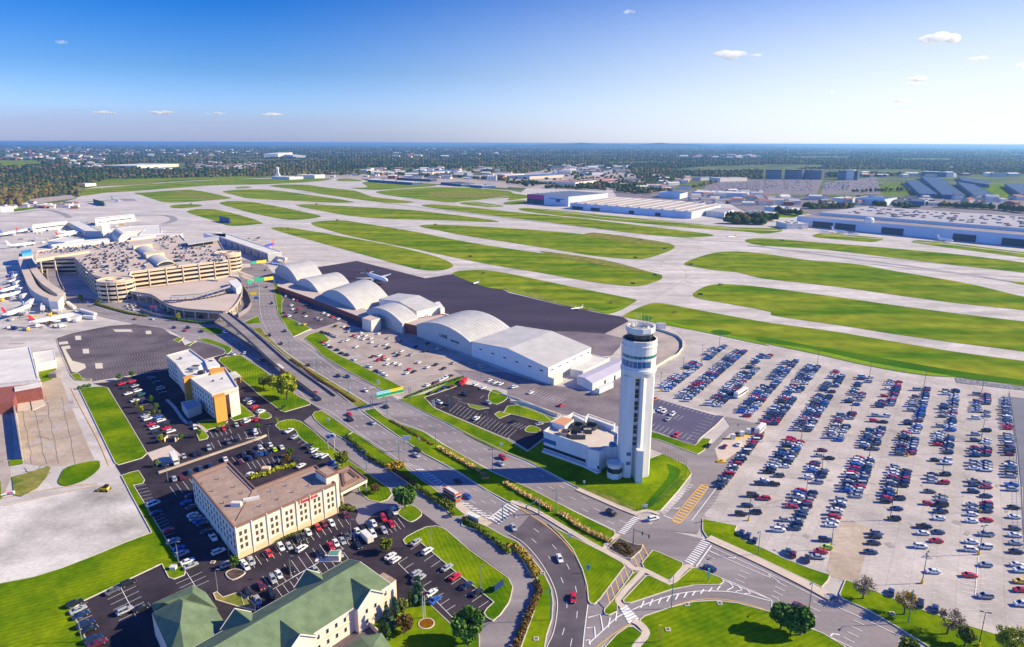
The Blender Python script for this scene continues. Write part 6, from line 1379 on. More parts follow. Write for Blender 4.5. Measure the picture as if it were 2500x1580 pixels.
ctag('K', (-60,45), "1350,285,o,C 1395,385,w,S 1430,400,w,S 1510,425,w,S 1470,470,s 1545,620,r 1320,410,w", 'in the violet lot behind the tower', group='cars in the staff car park')
RD = 'cars on the roads'
ctag('J', (80,52), "640,225,r,C 665,285,k,S", 'driving beside the round yellow tree', group=RD)
ctag('J', (80,52), "950,425,r,C 960,472,k,P 1165,505,s,C", 'just past the sign gantry on the near carriageway', group=RD)
ctag('J', (80,52), "1575,760,k,S 1565,802,s,C", 'side by side before the shadow', group=RD)
ctag('J', (80,52), "1950,1045,k,C 2035,1182,b,C", 'near the bus by the stop', group=RD)
ctag('J', (80,52), "850,70,k,C 935,75,n,C 1100,205,w,C 1290,355,k,C", 'on the far carriageway by the gantry', group=RD)
ctag('J', (80,52), "2360,825,r,S 2340,880,s,C", 'side by side on the far carriageway', group=RD)
ctag('F', (60,70), "190,380,m 240,530,k 360,785,k 220,825,k 325,900,k 160,1055,m 575,1100,k 180,225,k", 'on the highway by the terminal', group=RD)
ctag('K', (85,40), "950,1335,k,S", 'on the highway below the tower', group=RD)
ctag('K', (85,-22), "1335,1388,w,S", 'turning at the junction below the tower', group=RD)
ctag('K', (60,-75), "1840,712,k,C 1990,722,m,C 2120,702,w,C 1935,1045,k,C 2105,605,g,C", 'on the pay booth road', group=RD)
ctag('O', (45,75), "50,415,s,C", 'at the head of the dark curving road', group=RD)
ctag('O', (35,85), "475,702,w,C", 'in the middle of the dark curving road', group=RD)
ctag('O', (3,90), "600,1065,r,C", 'low on the dark curving road', group=RD)
ctag('O', (85,25), "1855,792,n,C", 'waiting past the crosswalk', group=RD)
ctag('P', (80,40), "350,1148,m,C", 'behind the dark tree clump', group=RD)
ctag('E', (70,22), "1245,825,o 1400,825,w 1600,905,k 1730,905,n 1700,932,r 1850,940,n 2070,948,w,V 2140,1150,w 690,750,w 2390,1210,k", 'on the road past the empty lot', group=RD)
ctag('E', (60,-60), "2250,1138,w", 'on the road below the ramp bridge', group=RD)
ctag('E', (60,30), "1165,705,w 1190,700,k 1215,715,w 1240,700,s 1265,715,k 1180,728,s 1225,738,w 1290,720,k 1400,760,r 1450,740,w 1550,775,m 1520,745,k 1850,805,k 1890,805,w 1830,812,m 810,670,w", 'beneath the curved garage deck', group='cars at the terminal')
for s in ["800,245 825,262 850,270 860,285 880,300 900,290 870,310 930,320 890,330 940,335 945,370 970,362 780,325 750,310 760,295 730,285 840,385 990,402 1000,372","960,230 985,240 1010,250 1030,232 1075,215 1105,225 1135,212 1130,245 1180,255 1160,270 1200,262 1030,285 1060,280","1100,340 1130,330 1160,345 1120,365 1145,375 1180,370 1240,325 1280,318 1270,345 1310,340 1330,350","1440,105 1470,95 1500,85 1530,82 1570,90 1600,85 1500,155 1520,165 1540,175 1490,175","1590,215 1620,220 1650,240 1670,260 1690,245 1700,265 1640,155 1660,165 1690,175 1720,190 1740,205 1780,215 1810,235 1820,170 1850,180","1720,285 1770,295 1870,270 1900,265 1930,275 1960,290 1990,270 2010,280 1940,200 1970,210 2000,215 2030,245","650,180 700,170 760,160 800,155 840,150 900,145 950,150 1010,140 1060,140 1100,135 1150,130 1180,165 1130,160 1080,170 930,175 640,200 560,190 520,205 470,210 420,215 380,212","1450,340 1620,325 1640,335 1350,300 1250,240 1290,230"]:
    for w in s.split():
        c = R.choice('wwwsskkknngrmcd')
        ctag('E', (50,28) if R.random() < .5 else (-50,-28), w+','+c, 'on the garage roof deck', z=16.45, group='cars on the garage roof')
for (x0,x1,y0,y1,n) in [(760,1000,240,400,36),(940,1230,200,300,22),(1060,1340,310,385,18),(1430,1620,75,175,26),(1600,1860,150,290,40),(1820,2060,165,300,34),(420,820,170,215,30),(880,1180,120,175,30),(700,900,150,180,12)]:
    for _ in range(n):
        u = R.uniform(x0,x1); v = y0+(y1-y0)*R.randint(0,4)/4+R.uniform(-3,3); q = (u-x0)/(x1-x0)
        ctag('E', (50,24), f"{u:.0f},{v-q*(y1-y0)*.12:.0f},"+R.choice('wwwwssskkknngd')+','+R.choice('SC'), 'on the garage roof deck', z=16.45, group='cars on the garage roof')
# the long-stay lot
RN = ['first','second','third','fourth','fifth','sixth','seventh','eighth','ninth','tenth','eleventh','fence-side']
def vat(k, py):
    lo, hi = 150, 420
    for _ in range(40):
        m = (lo+hi)/2; x, y = lotxy(ROWS[k], m)
        if pj(x, y, 0)[1] > py: lo = m
        else: hi = m
    return lo
def row(k, side, *rg):
    for a in rg:
        if isinstance(a, tuple):
            v1, v0 = vat(k, a[0]), vat(k, a[1]); n = max(1, int((v1-v0)/2.62)); vv = [(v0+(v1-v0)*(i+.5)/n) for i in range(n)]; vv = [v for v in vv if R.random() < .95]
        else: vv = [vat(k, a)]
        for v in vv:
            x, y = lotxy(ROWS[k], v); dx = 2.6*side if k != 11 else -2.6
            if k == 4 and v < 290: dx = 0
            col = R.choice('wwwwwwwsssssssskkkkknnnngggdddrrrmcbb')
            kd = R.choice(['saloon']*4+['estate']*4+['hatchback','van','pickup'])
            ln = 'near' if v < 292 else 'far'
            CARS.append([x+dx+R.uniform(-.15,.15), y+.3*side, 0, (0 if side < 0 else math.pi)+R.uniform(-.03,.03)+(-.12), kd, col, f"in the {'west' if side < 0 else 'east'} line of the {RN[k]} long-stay row", f"cars in the {RN[k]} long-stay row", 0])
row(0,-1,853,859,867,(884,903),(917,953)); row(0,1,(846,881),(891,962))
row(1,-1,(857,896),(899,975)); row(1,1,(858,983))
row(2,-1,(868,902),(910,925),(931,992)); row(2,1,870,876,(901,996))
row(3,-1,(884,892),(898,929),(944,1011)); row(3,1,(882,1021))
row(4,-1,(892,935),(943,1036)); row(4,1,(897,911),(913,941),(946,961),(972,1041))
row(5,-1,(906,926),(934,957),(965,1054)); row(5,1,(917,948),960,(969,1057))
row(6,-1,(920,929),938,944,(951,967),(976,986),(1014,1073)); row(6,1,925,935,(962,974),980,991,(1012,1027),(1044,1081))
row(7,-1,(930,943),952,969,(980,997),1017,1030,(1051,1097)); row(7,1,(934,994),1019,1034,(1046,1103))
row(8,-1,954,(968,995),1004,(1028,1040),(1056,1114)); row(8,1,(950,1034),(1039,1062),(1072,1114))
row(9,-1,956,964,991,999,1008,1019,1043,(1057,1091),1126); row(9,1,(954,1021),(1027,1056),(1067,1112),(1123,1139))
row(10,-1,965,(980,1009),1023,1063,1078,(1092,1118),(1127,1150)); row(10,1,(964,991),1009,1019,1055,(1076,1118),(1129,1155))
row(11,-1,(973,1051),(1062,1115),(1123,1169),1187,1198,1242,1265,1293,1310,1329,1350,1382)
row(4,1,(1066,1195)); row(5,-1,(1071,1159),(1172,1196),1213,1237,1258); row(5,1,(1080,1146),1166,1187,1222,1256)
row(6,-1,1102,1115,(1130,1156),1168,(1189,1244),1272,1288,1297); row(6,1,1123,(1149,1172),1182,(1205,1300))
row(7,-1,(1117,1204),(1218,1290),1321,1350,1363); row(7,1,(1122,1220))
row(8,-1,(1138,1231),1304,1313,1329,1351); row(8,1,(1144,1194),1222,1247,1272)
row(9,-1,(1157,1183),1203,1232,1289,1305,1337); row(9,1,1163,1183,1216,1224,1238,1254,1271,1305,1326,1401)
row(10,-1,1177,1187,1203,1235,1246,1259,1275,1326,1345,1408); row(10,1,(1178,1199),1216,(1231,1257),1275,1310,1341,1385,1462)
ctag('P', (-90,-5), "2385,812,w,P 2375,912,y,C 2375,992,r,C 2385,1122,w,S", 'at the lot edge by the blue fence', group='cars in the fence-side long-stay row')
ctag('P', (5,-60), "240,640,d 290,662,m 415,705,k,S", 'backed on to the verge by the exit', group='cars nosed to the long-stay lot verge')
ctag('P', (5,-60), "1185,1015,n,C 1455,1115,k,S 1590,1165,n,C", 'nosed to the verge between the small trees', group='cars nosed to the long-stay lot verge')
ctag('O', (25,-70), "2145,465,n 2205,492,n 2265,535,n", 'side by side at the grassy corner', group='cars nosed to the long-stay lot verge')
ctag('P', (-90,-5), "590,600,l,H 1740,1245,k".split(' 1740')[0], 'near the dirt corner of the lot', group='cars in the long-stay lot')
build_cars()
# ================= aircraft =================
def plane(label, t, nose, tail, L, zc, body=(.8,.8,.8), fin='r', kind='jet', name='airliner', cat='airliner', group=None, belly=None):
    a = g(t, *nose, zc); b = g(t, *tail, zc); rz = math.atan2(a[1]-b[1], a[0]-b[0]); c = ((a[0]+b[0])/2, (a[1]+b[1])/2)
    e = empty(name, (c[0], c[1], .1), rz, label, cat, group); s = L/40
    mb_ = body if isinstance(body, bpy.types.Material) else mat('aircraft_white', body, .35, coat=.3)
    def P(nm, mb, mts, par=None, sm=False):
        mb.V = [(x*s, y*s, z*s) for x,y,z in mb.V]; return mb.build(nm, mts, par or e, sm=sm)
    m = MB(); st = [(20,.15,3.6),(19.3,.9,3.7),(17.5,1.6,3.9),(14.5,1.95,4.0),(-8,1.95,4.0),(-14,1.5,4.4),(-18.5,.6,5.0),(-20,.2,5.2)]; n = 12; V = []
    for x, r, z in st:
        for i in range(n): q = 2*math.pi*i/n; V.append((x, r*math.cos(q), z+r*math.sin(q)))
    m.add(V, [(j*n+i, (j+1)*n+i, (j+1)*n+(i+1)%n, j*n+(i+1)%n) for j in range(len(st)-1) for i in range(n)])
    fus = P('fuselage', m, [mb_], sm=True)
    wm = mat('aircraft_grey', (.55,.57,.60), .4)
    for sg in (-1, 1):
        m = MB(); V = [(3.5,sg*1.5,3.0),(-3.0,sg*1.5,3.0),(-6.5,sg*17,4.0),(-4.9,sg*17,4.1)]; m.add(V+[(x,y,z+.35 if abs(y) < 5 else z+.12) for x,y,z in V], [(0,1,2,3),(7,6,5,4),(0,4,5,1),(1,5,6,2),(2,6,7,3),(3,7,4,0)] if sg < 0 else [(3,2,1,0),(4,5,6,7),(1,5,4,0),(2,6,5,1),(3,7,6,2),(0,4,7,3)]); P('wing', m, [wm])
        m = MB(); V = [(-15.5,sg*.6,5.0),(-18,sg*.6,5.0),(-19.3,sg*6.2,5.5),(-18.2,sg*6.2,5.5)] if kind != 'ttail' else [(-17,sg*.1,10.2),(-19.5,sg*.1,10.2),(-20.3,sg*5,10.4),(-19,sg*5,10.4)]; m.add(V+[(x,y,z+.15) for x,y,z in V], [(0,1,2,3),(7,6,5,4),(0,4,5,1),(2,6,7,3),(3,7,4,0),(1,5,6,2)]); P('tailplane', m, [wm])
        m = MB()
        if kind == 'jet': m.cone((3.6,sg*5.6,2.1),(.2,sg*5.6,2.1),1.15,.85,12)
        else: m.cone((-10,sg*2.9,4.8),(-13.5,sg*2.9,4.8),.85,.65,10)
        P('engine', m, [wm])
        m = MB(); m.cone((-1.5,sg*3.0,0),(-1.5,sg*3.0,3.2),.2,.2,6); m.cone((-1.5,sg*3.0-.4,.55),(-1.5,sg*3.0+.4,.55),.55,.55,8,1); P('landing_gear', m, [M_STEEL, M_TYRE])
    m = MB(); m.cone((15,0,0),(15,0,2.6),.15,.15,6); m.cone((15,-.25,.4),(15,.25,.4),.4,.4,8,1); P('landing_gear', m, [M_STEEL, M_TYRE])
    m = MB(); V = [(-13.2,-.15,5.6),(-17.6,-.15,5.4),(-20.3,-.1,11.6),(-18.2,-.1,11.6)]; V += [(x,-y,z) for x,y,z in V]; m.add(V, [(0,1,2,3),(7,6,5,4),(0,4,5,1),(1,5,6,2),(2,6,7,3),(3,7,4,0)]); P('tail_fin', m, [CP[fin] if fin in CP else mb_])
    if belly: m = MB(); m.box(-14,-1.98,2.5,-2,1.98,4.0); P('belly_band', m, [belly], fus)
    return e
M_SWB = mat('aircraft_royal_blue', (.03,.05,.45), .35, coat=.3)
plane('white airliner with maroon fin alone on the dark apron', 'F', (1300,325), (1110,262), 44, 4, fin='m')
plane('blue airliner with red belly and orange-red tail beside the straight pier', 'b', (1990,395), (2240,330), 36, 4, body=M_SWB, fin='o', belly=mat('aircraft_red', (.6,.04,.05), .35))
plane('small white business jet at the apron edge, T-shaped tail', 'G', (590,430), (675,420), 12, 1.2, fin='w', kind='ttail', name='light_aircraft', cat='light aircraft')
plane('small white propeller aircraft near the grass wedge', 'F', (2090,350), (2145,330), 11, 1.2, fin='b', kind='ttail', name='light_aircraft', cat='light aircraft')
PG = 'airliners parked around the left pier'
plane('white airliner with red fin, nearest the empty lot', 'E', (620,795), (330,855), 32, 3, fin='r', group=PG)
plane('white airliner with red and navy fin below the pier end', 'E', (270,712), (45,800), 36, 3, fin='r', group=PG)
plane('slim white jet parked across the apron at the left edge', 'E', (190,575), (-60,640), 30, 3, fin='w', group=PG)
plane('white jet with red dot nose at the pier side', 'E', (175,520), (0,575), 30, 3, fin='r', group=PG)
plane('small regional jet at the upper pier side', 'E', (180,370), (100,440), 24, 3, fin='w', kind='ttail', group=PG)
plane('white jet beside the pier elbow', 'E', (310,640), (200,720), 24, 3, fin='w', kind='ttail', group=PG)
plane('white jet with small red marks below the pier head', 'E', (190,440), (90,480), 26, 3, fin='r', kind='ttail', group=PG)
plane('pale airliner alone on the open apron above the pier', 'a', (560,400), (210,440), 34, 4, fin='w', group=PG)
plane('white airliner with blue fin at the far left gate', 'a', (300,190), (20,250), 40, 4, fin='b', group=PG)
plane('white jet by the first long white pier', 'a', (560,140), (300,200), 38, 4, fin='r', group=PG)
for i, (n_, t_) in enumerate([((1420,180),(1180,200)),((1440,200),(1230,240)),((1300,230),(1090,265))]): plane(['upper','middle','lower'][i]+' white jet nosed in beside the white terminal roofs', 'a', n_, t_, 34, 4, fin='wwr'[i], group=PG)
plane('grey jet with dark fin far out on the apron', 'A', (1110,715), (1015,705), 38, 4, fin='k')
plane('white business jet with T tail before the blue hangar doors', 'D', (780,1005), (640,985), 30, 3, fin='w', kind='ttail', name='light_aircraft', cat='light aircraft')
plane('white jet with T tail beside the fourth blue hangar door', 'D', (1745,1080), (1620,1060), 28, 3, fin='w', kind='ttail', name='light_aircraft', cat='light aircraft')
plane('small white plane right of the business jet at the hangar', 'D', (870,1022), (800,1018), 18, 2, fin='w', kind='ttail', name='light_aircraft', cat='light aircraft')
plane('small white plane left of the business jet at the hangar', 'D', (600,995), (545,990), 16, 2, fin='w', kind='ttail', name='light_aircraft', cat='light aircraft')
plane('white plane at the left corner of the blue hangar', 'D', (395,968), (310,955), 22, 2, fin='w', kind='ttail', name='light_aircraft', cat='light aircraft')
plane('small red and white plane crossing the taxiway junction', 'C', (2020,1048), (2085,1042), 16, 2, fin='r', kind='ttail', name='light_aircraft', cat='light aircraft')
# ================= bus, trucks, trailers =================
def boxy(name, label, cat, t, a, b, w, h, z0, cols, group=None, kind='bus'):
    A_, B_ = g(t,*a), g(t,*b); rz = math.atan2(B_[1]-A_[1], B_[0]-A_[0]); L = math.dist(A_, B_); c = ((A_[0]+B_[0])/2, (A_[1]+B_[1])/2)
    e = empty(name, (c[0], c[1], .1), rz, label, cat, group); m = MB()
    if kind == 'bus':
        m.box(-L/2,-w/2,z0,L/2,w/2,1.3,1); m.box(-L/2,-w/2,1.3,L/2,w/2,h-.35,0); m.box(-L/2+.1,-w/2+.05,h-.35,L/2-.1,w/2-.05,h,1); m.box(-L/2+1,-w/2+.4,h,L/2-1,w/2-.4,h+.25,0); m.build('body', cols, e)
        m = MB()
        for sg in (-1,1): m.box(-L/2+.5, sg*w/2-.03, 1.5, L/2-1, sg*w/2+.03, h-.7)
        m.box(L/2-.03,-w/2+.15,1.4,L/2+.03,w/2-.15,h-.6); m.build('windows', M_CGL, e)
    else:
        m.box(-L/2,-w/2,z0,L/2-(1.9 if kind == 'truck' else 0),w/2,h,0); m.build('cargo_box', [cols[0]], e)
        if kind == 'truck':
            m = MB(); m.box(L/2-1.8,-w/2+.1,.5,L/2-.2,w/2-.1,h*.72); m.box(L/2-.3,-w/2+.15,.5,L/2+.6,w/2-.15,h*.42); m.build('cab', [cols[1]], e); m = MB(); m.box(L/2-.22,-w/2+.2,h*.42,L/2-.15,w/2-.2,h*.68); m.build('windscreen', M_CGL, e)
    for sx in ((-L/2+1.5, L/2-1.5) if kind != 'trailer' else (-L/2+1.2, -L/2+2.3)):
        for sg in (-1,1): 
            o = link('wheel', WHEEL, e, (sx, sg*(w/2-.1), .45)); o.scale = (1.35,1.35,1.35)
    return e
boxy('bus', 'white city bus with orange-red roof edge waiting at the stop', 'bus', 'J', (1835,1150), (1955,1225), 2.5, 3.0, .4, [M_WHROOF, mat('orange_red_paint', (.55,.10,.04), .4)])
boxy('bus', 'white shuttle bus waiting by the pay booths', 'bus', 'K', (2285,610), (2345,550), 2.4, 2.9, .4, [M_WHT, M_WHT])
boxy('bus', 'white shuttle bus inside the third long-stay row', 'bus', 'G', (2090,1255), (2185,1195), 2.4, 3.0, .4, [M_WHT, M_WHT])
boxy('truck', 'red and white box truck on the near highway lane', 'truck', 'F', (290,1130), (345,1175), 2.4, 3.0, .7, [M_WHROOF, M_RED], kind='truck')
boxy('trailer', 'long white box trailer below the lilac-roofed shed', 'trailer', 'G', (820,1225), (950,1165), 2.6, 3.8, 1.0, [M_WHT, M_WHT], kind='trailer')
boxy('trailer', 'small white enclosed trailer among the hotel cars', 'trailer', 'N', (1080,490), (1150,560), 2.2, 2.5, .5, [M_WHT, M_WHT], kind='trailer')
boxy('truck', 'white box truck beside the pale concrete pad', 'truck', 'I', (1585,1120), (1625,1190), 2.3, 3.0, .7, [M_WHT, M_WHT], kind='truck')
boxy('truck', 'red fuel truck on the corner of the small dark lot', 'truck', 'F', (2020,1245), (1975,1285), 2.2, 2.3, .7, [M_RED, M_RED], kind='truck')
GS = 'white service trucks on the apron by the empty lot'
for i, (a, b, c) in enumerate([((620,690),(690,740),'trailer'),((740,760),(880,800),'trailer'),((690,860),(750,820),'truck'),((540,910),(600,895),'truck'),((330,905),(400,895),'truck'),((640,850),(600,830),'truck'),((770,820),(870,830),'trailer')]):
    boxy('service_truck', ['first','second','third','fourth','fifth','sixth','seventh'][i]+' white service vehicle from the pier end', 'service vehicle', 'E', a, b, 2.4, 2.6, .5, [M_WHT, M_GREYW], GS, kind=c)
GC = 'blue cargo containers beside the farthest arched hangar'
for i in range(7):
    A_ = g('F', 225+i*24, 165+i*4); e = empty('cargo_container', (A_[0], A_[1], .1), .4, ['first','second','third','fourth','fifth','sixth','seventh'][i]+' blue container from the jet bridge', 'container', GC); m = MB(); m.box(-1.6,-1.6,0,1.6,1.6,2.2); m.build('box', [mat('container_blue', (.05,.12,.5), .5)], e); m = MB(); m.box(-1.2,-1.65,.3,1.2,-1.58,1.9); m.build('door', [M_WHT], e)
# ================= lamps, signals, signs =================
def lamp(t, u, v, h, label, group, double=False, yellow=False, col=None, arm=1.8, rot=0):
    x, y = g(t, u, v); e = empty('lamp_post', (x, y, .1), rot, label, 'lamp post', group); c = col or M_TEALP
    m = MB(); m.cone((0,0,0),(0,0,h),.14,.08,8); m.build('pole', c, e)
    m = MB(); m.bar((0,0,h-.05),(arm,0,h+.15),.09)
    if double: m.bar((0,0,h-.05),(-arm,0,h+.15),.09)
    m.build('arm', c, e)
    for sg in ((1,-1) if double else (1,)):
        m = MB(); m.box(sg*arm-.45,-.18,h+.05,sg*arm+.45,.18,h+.25); m.build('lamp_head', c, e)
    if yellow: m = MB(); m.cone((0,0,0),(0,0,1.1),.42,.38,10); m.build('base', M_YPOLE, e)
LG = 'lamp posts along the highway'
for i, (t, u, v, h, lb) in enumerate([('J',945,232,10,'beside the white car on the far carriageway'),('F',405,1002,10,'in the upper strip between the carriageways'),('F',655,1165,10,'on the verge strip above the sign gantry'),('J',1300,432,10,'just past the sign gantry'),('J',1745,737,10,'at the start of the golden grass row'),('J',2265,942,10,'above the tip of the long shadow'),('K',440,1340,10,'between the two golden grass beds'),('J',1410,868,9,'by the bushy end of the guard rail'),('O',1500,1155,11,'on the edge of the big round lawn'),('O',390,1262,10,'on the verge strip left of the dark curve'),('P',430,1182,10,'behind the dark clump of trees'),('P',1340,1290,11,'between the golden and bare trees'),('J',1110,932,9,'on the frontage road by the canopy'),('O',2295,665,9,'on the lawn corner by the long-stay lot'),('F',280,360,10,'by the brick frontage corner'),('G',110,1430,9,'on the lawn island in the visitor lot'),('J',1870,400,9,'at the back of the visitor lot'),('J',2220,560,9,'on the front kerb of the visitor lot'),('F',2160,1230,9,'by the shaded hangar fence')]):
    lamp(t, u, v, h, 'teal street lamp '+lb, LG, rot=-2.3)
LH = 'lamp posts of the hotel car parks'
for t, u, v, lb in [('J',215,670,'by the long low wall end'),('N',415,872,'in the middle of the double row'),('N',1455,292,'under the round green tree'),('N',1705,590,'at the striped lawn edge, upper'),('N',2155,962,'at the striped lawn edge, lower'),('M',2000,1000,'beside the dry grass island'),('M',2105,680,'at the cream hotel corner'),('N',970,520,'among the thick of the double row'),('M',1640,735,'on the grass edge west of the hotel'),('M',755,1465,'at the bottom kerb of the west lot'),('I',1545,1350,'by the painted box near the hotel')]:
    lamp(t, u, v, 7.5, 'slim grey lot lamp '+lb, LH, col=M_STEEL, arm=.8)
LL = 'yellow-based lamp posts of the long-stay lot'
for i, (t, u, v) in enumerate([('H',1485,1165),('H',985,1075),('H',505,980),('L',360,515),('L',122,360),('L',815,292),('L',705,508),('L',545,822),('L',392,1112),('L',985,668),('L',1445,212),('L',1340,658),('L',1240,1003),('L',1175,1243),('L',1655,828),('L',1675,632),('L',2010,518),('L',2003,1172),('P',630,612),('P',1470,922),('P',1990,658),('P',2210 if 0 else 1990,1500),('G',1400,1190),('G',1605,1045),('G',1780,915),('G',1940,790),('L',2225,320),('K',2210,1400),('L',2010,110),('H',395,1130)]):
    lamp(t, u, v, 10.5, ['','second ','third ','fourth ','fifth ','sixth ','seventh ','eighth ','ninth ','tenth ','eleventh ','twelfth ','thirteenth ','fourteenth ','fifteenth ','sixteenth ','seventeenth ','eighteenth ','nineteenth ','twentieth ','twenty-first ','twenty-second ','twenty-third ','twenty-fourth ','twenty-fifth ','twenty-sixth ','twenty-seventh ','twenty-eighth ','twenty-ninth ','thirtieth '][i]+'tall lot lamp on a yellow drum base', LL, double=True, yellow=True, col=M_DSTEEL, arm=.9, rot=R.uniform(0,3))
# traffic signals
def signal(t, u, v, u2, v2, h, label):
    x, y = g(t,u,v); x2, y2 = g(t,u2,v2,h); e = Thing('traffic_signal', label, 'traffic light', (x,y)); m = MB(); m.cone((x,y,0),(x,y,h+.5),.2,.14,8); e.part('pole', m, [M_TEALP]); m = MB(); m.bar((x,y,h),(x2,y2,h+.3),.16); e.part('mast_arm', m, [M_TEALP])
    for f in (.55,.97):
        m = MB(); cx_, cy_ = x+(x2-x)*f, y+(y2-y)*f; m.box(cx_-.2,cy_-.2,h-.6,cx_+.2,cy_+.2,h+.6); e.part('signal_head', m, [M_DSTEEL])
signal('O',1150,567,1300,490,5.8,'traffic light on a mast arm over the junction below the tower'); signal('K',285,1340,165,1275,6,'traffic light on a mast by the golden grass'); signal('O',-50,350,60,300,6,'traffic light arm over the zebra crossing by the bus stop')
# sign gantry
T = Thing('sign_gantry', 'overhead sign gantry spanning the far carriageway with yellow and green panels', 'sign gantry', g('J',1160,400))
a = g('J',1160,385); b = g('J',1510,300); zb = 6.6
m = MB()
for q in (a, b):
    for dx in (-.5,.5): m.bar((q[0]+dx,q[1],0),(q[0]+dx,q[1],zb+1.4),.25)
T.part('posts', m, [M_STEEL]); m = MB()
for zz in (zb, zb+1.2): m.bar((*a,zz),(*b,zz),.2)
n = 14
for i in range(n): p0 = (a[0]+(b[0]-a[0])*i/n, a[1]+(b[1]-a[1])*i/n); p1 = (a[0]+(b[0]-a[0])*(i+1)/n, a[1]+(b[1]-a[1])*(i+1)/n); m.bar((*p0,zb),(*p1,zb+1.2),.1)
T.part('truss', m, [M_STEEL])
M_SG = mat('sign_green', (.02,.42,.22), .5); M_SY = mat('sign_yellow', (.85,.60,.03), .5); M_SB = mat('sign_blue', (.03,.25,.55), .5)
SGB = mat('sign_cyan', (.30,.62,.70), .5)
for i in range(4):
    f0, f1 = .14+i*.175, .14+(i+1)*.175-.01; pa = (a[0]+(b[0]-a[0])*f0, a[1]+(b[1]-a[1])*f0-.5); pb = (a[0]+(b[0]-a[0])*f1, a[1]+(b[1]-a[1])*f1-.5)
    m = MB(); m.bar((*pa,zb+.3),(*pb,zb+.3),.15,1.5,0); m.bar((*pa,zb+1.8),(*pb,zb+1.8),.15,1.45,1); m.bar((*pa,zb-.6),(*pb,zb-.6),.15,.22,2)
    T.part('sign_panel', m, [M_SG, SGB if i < 2 else M_SY, M_SY])
    m = MB()
    for zz, k, l in ((zb+2.0,4,.45),(zb+.6,5,.4),(zb+.1,6,.3)):
        for j in range(k):
            f = (j+.8)/(k+.8); x, y = pa[0]+(pb[0]-pa[0])*f, pa[1]+(pb[1]-pa[1])*f-.1; m.box(x-.22,y-.02,zz-.15,x+.22,y+.02,zz+.2)
    T.part('sign_lettering', m, [M_SIGNB if i < 2 else M_BLK])
def gsign(label, t, a, b, z, hh, mts, posts=True):
    A_, B_ = g(t,*a,z), g(t,*b,z); T = Thing('overhead_sign', label, 'road sign', A_); m = MB(); k = len(mts)
    for i in range(k):
        p0 = (A_[0]+(B_[0]-A_[0])*i/k, A_[1]+(B_[1]-A_[1])*i/k); p1 = (A_[0]+(B_[0]-A_[0])*(i+.94)/k, A_[1]+(B_[1]-A_[1])*(i+.94)/k); m.bar((*p0,z),(*p1,z),.3,hh,i)
    T.part('sign_panel', m, mts); m = MB()
    for q in (A_, B_): m.bar((*q,0),(*q,z),.5)
    T.part('posts', m, [M_STEEL])
gsign('green and yellow overhead signs by the pier end', 'b', (1890,612), (2112,585), 7.5, 2.6, [M_SG, M_SY, M_SY])
gsign('wide green and yellow overhead signs over the terminal road', 'b', (1930,868), (2215,835), 7.5, 3.2, [M_SG, M_SG, M_SY, M_SY])
gsign('single teal overhead sign by the toll lanes', 'b', (1828,900), (1898,890), 6.5, 3.2, [M_SG]); gsign('yellow sign board beside the terminal road', 'b', (1870,1065), (1975,1060), 5, 2.4, [M_SY]); gsign('small teal sign below the yellow board', 'b', (1930,1125), (1995,1130), 4, 2.2, [M_SB])
def sgn(name, label, t, u, v, h, w, hh, mt, cat='sign', rz=0, posts=2, letter=None, lm=None, tm=None, tsz=.6):
    x, y = g(t,u,v); e = empty(name, (x,y,.1), rz, label, cat); m = MB(); m.box(-w/2,-.12,h-hh,w/2,.12,h); m.build('panel', mt, e); m = MB()
    for i in range(posts): q = -w/2*.7+w*.7*i if posts > 1 else 0; m.box(q-.08,-.08,0,q+.08,.08,h-hh)
    m.build('post', M_STEEL, e)
    if letter:
        class _T: pass
        k = _T(); k.o = e; k.c = (0,0,0); text(k, letter, (-w/2,0), (w/2,0), h-hh*.66, tsz, lm, u=.08, lift=.16)
sgn('speed_sign', 'white square sign on a post on the verge by the highway', 'J', 760, 515, 3.2, 1.3, 1.2, M_WHT, posts=1)
sgn('direction_sign', 'pair of white boards on a tall post beside the highway', 'J', 1480, 760, 7.2, 3.4, 2.0, M_WHT); sgn('direction_sign', 'large white board sign on the lawn above the highway', 'J', 1217, 160, 3.5, 1.4, 2.6, M_WHT, posts=1)
sgn('notice_sign', 'tall pale banner sign at the visitor lot lawn', 'J', 1725, 355, 3.4, 1.5, 2.8, M_CREAM, posts=1); sgn('monument_sign', 'navy monument sign on the striped lawn', 'N', 2325, 985, 2.6, 4.2, 1.8, M_SIGNB, rz=.9); sgn('road_sign', 'white road sign by the tower lawn corner', 'O', 1257, 245, 2.2, 1.8, 1.1, M_WHT)
sgn('feather_banner', 'yellow feather banner with red foot on the big lawn', 'O', 1390, 1465, 5.5, .8, 4.6, M_SY, posts=1); sgn('road_sign', 'small white sign board in the grass triangle', 'O', 735, 830, 3.0, .9, 1.4, M_SB, posts=1); sgn('road_sign', 'small white sign in front of the golden grass beds', 'O', 565, 520, 2.6, 1.2, 1.4, M_WHT)
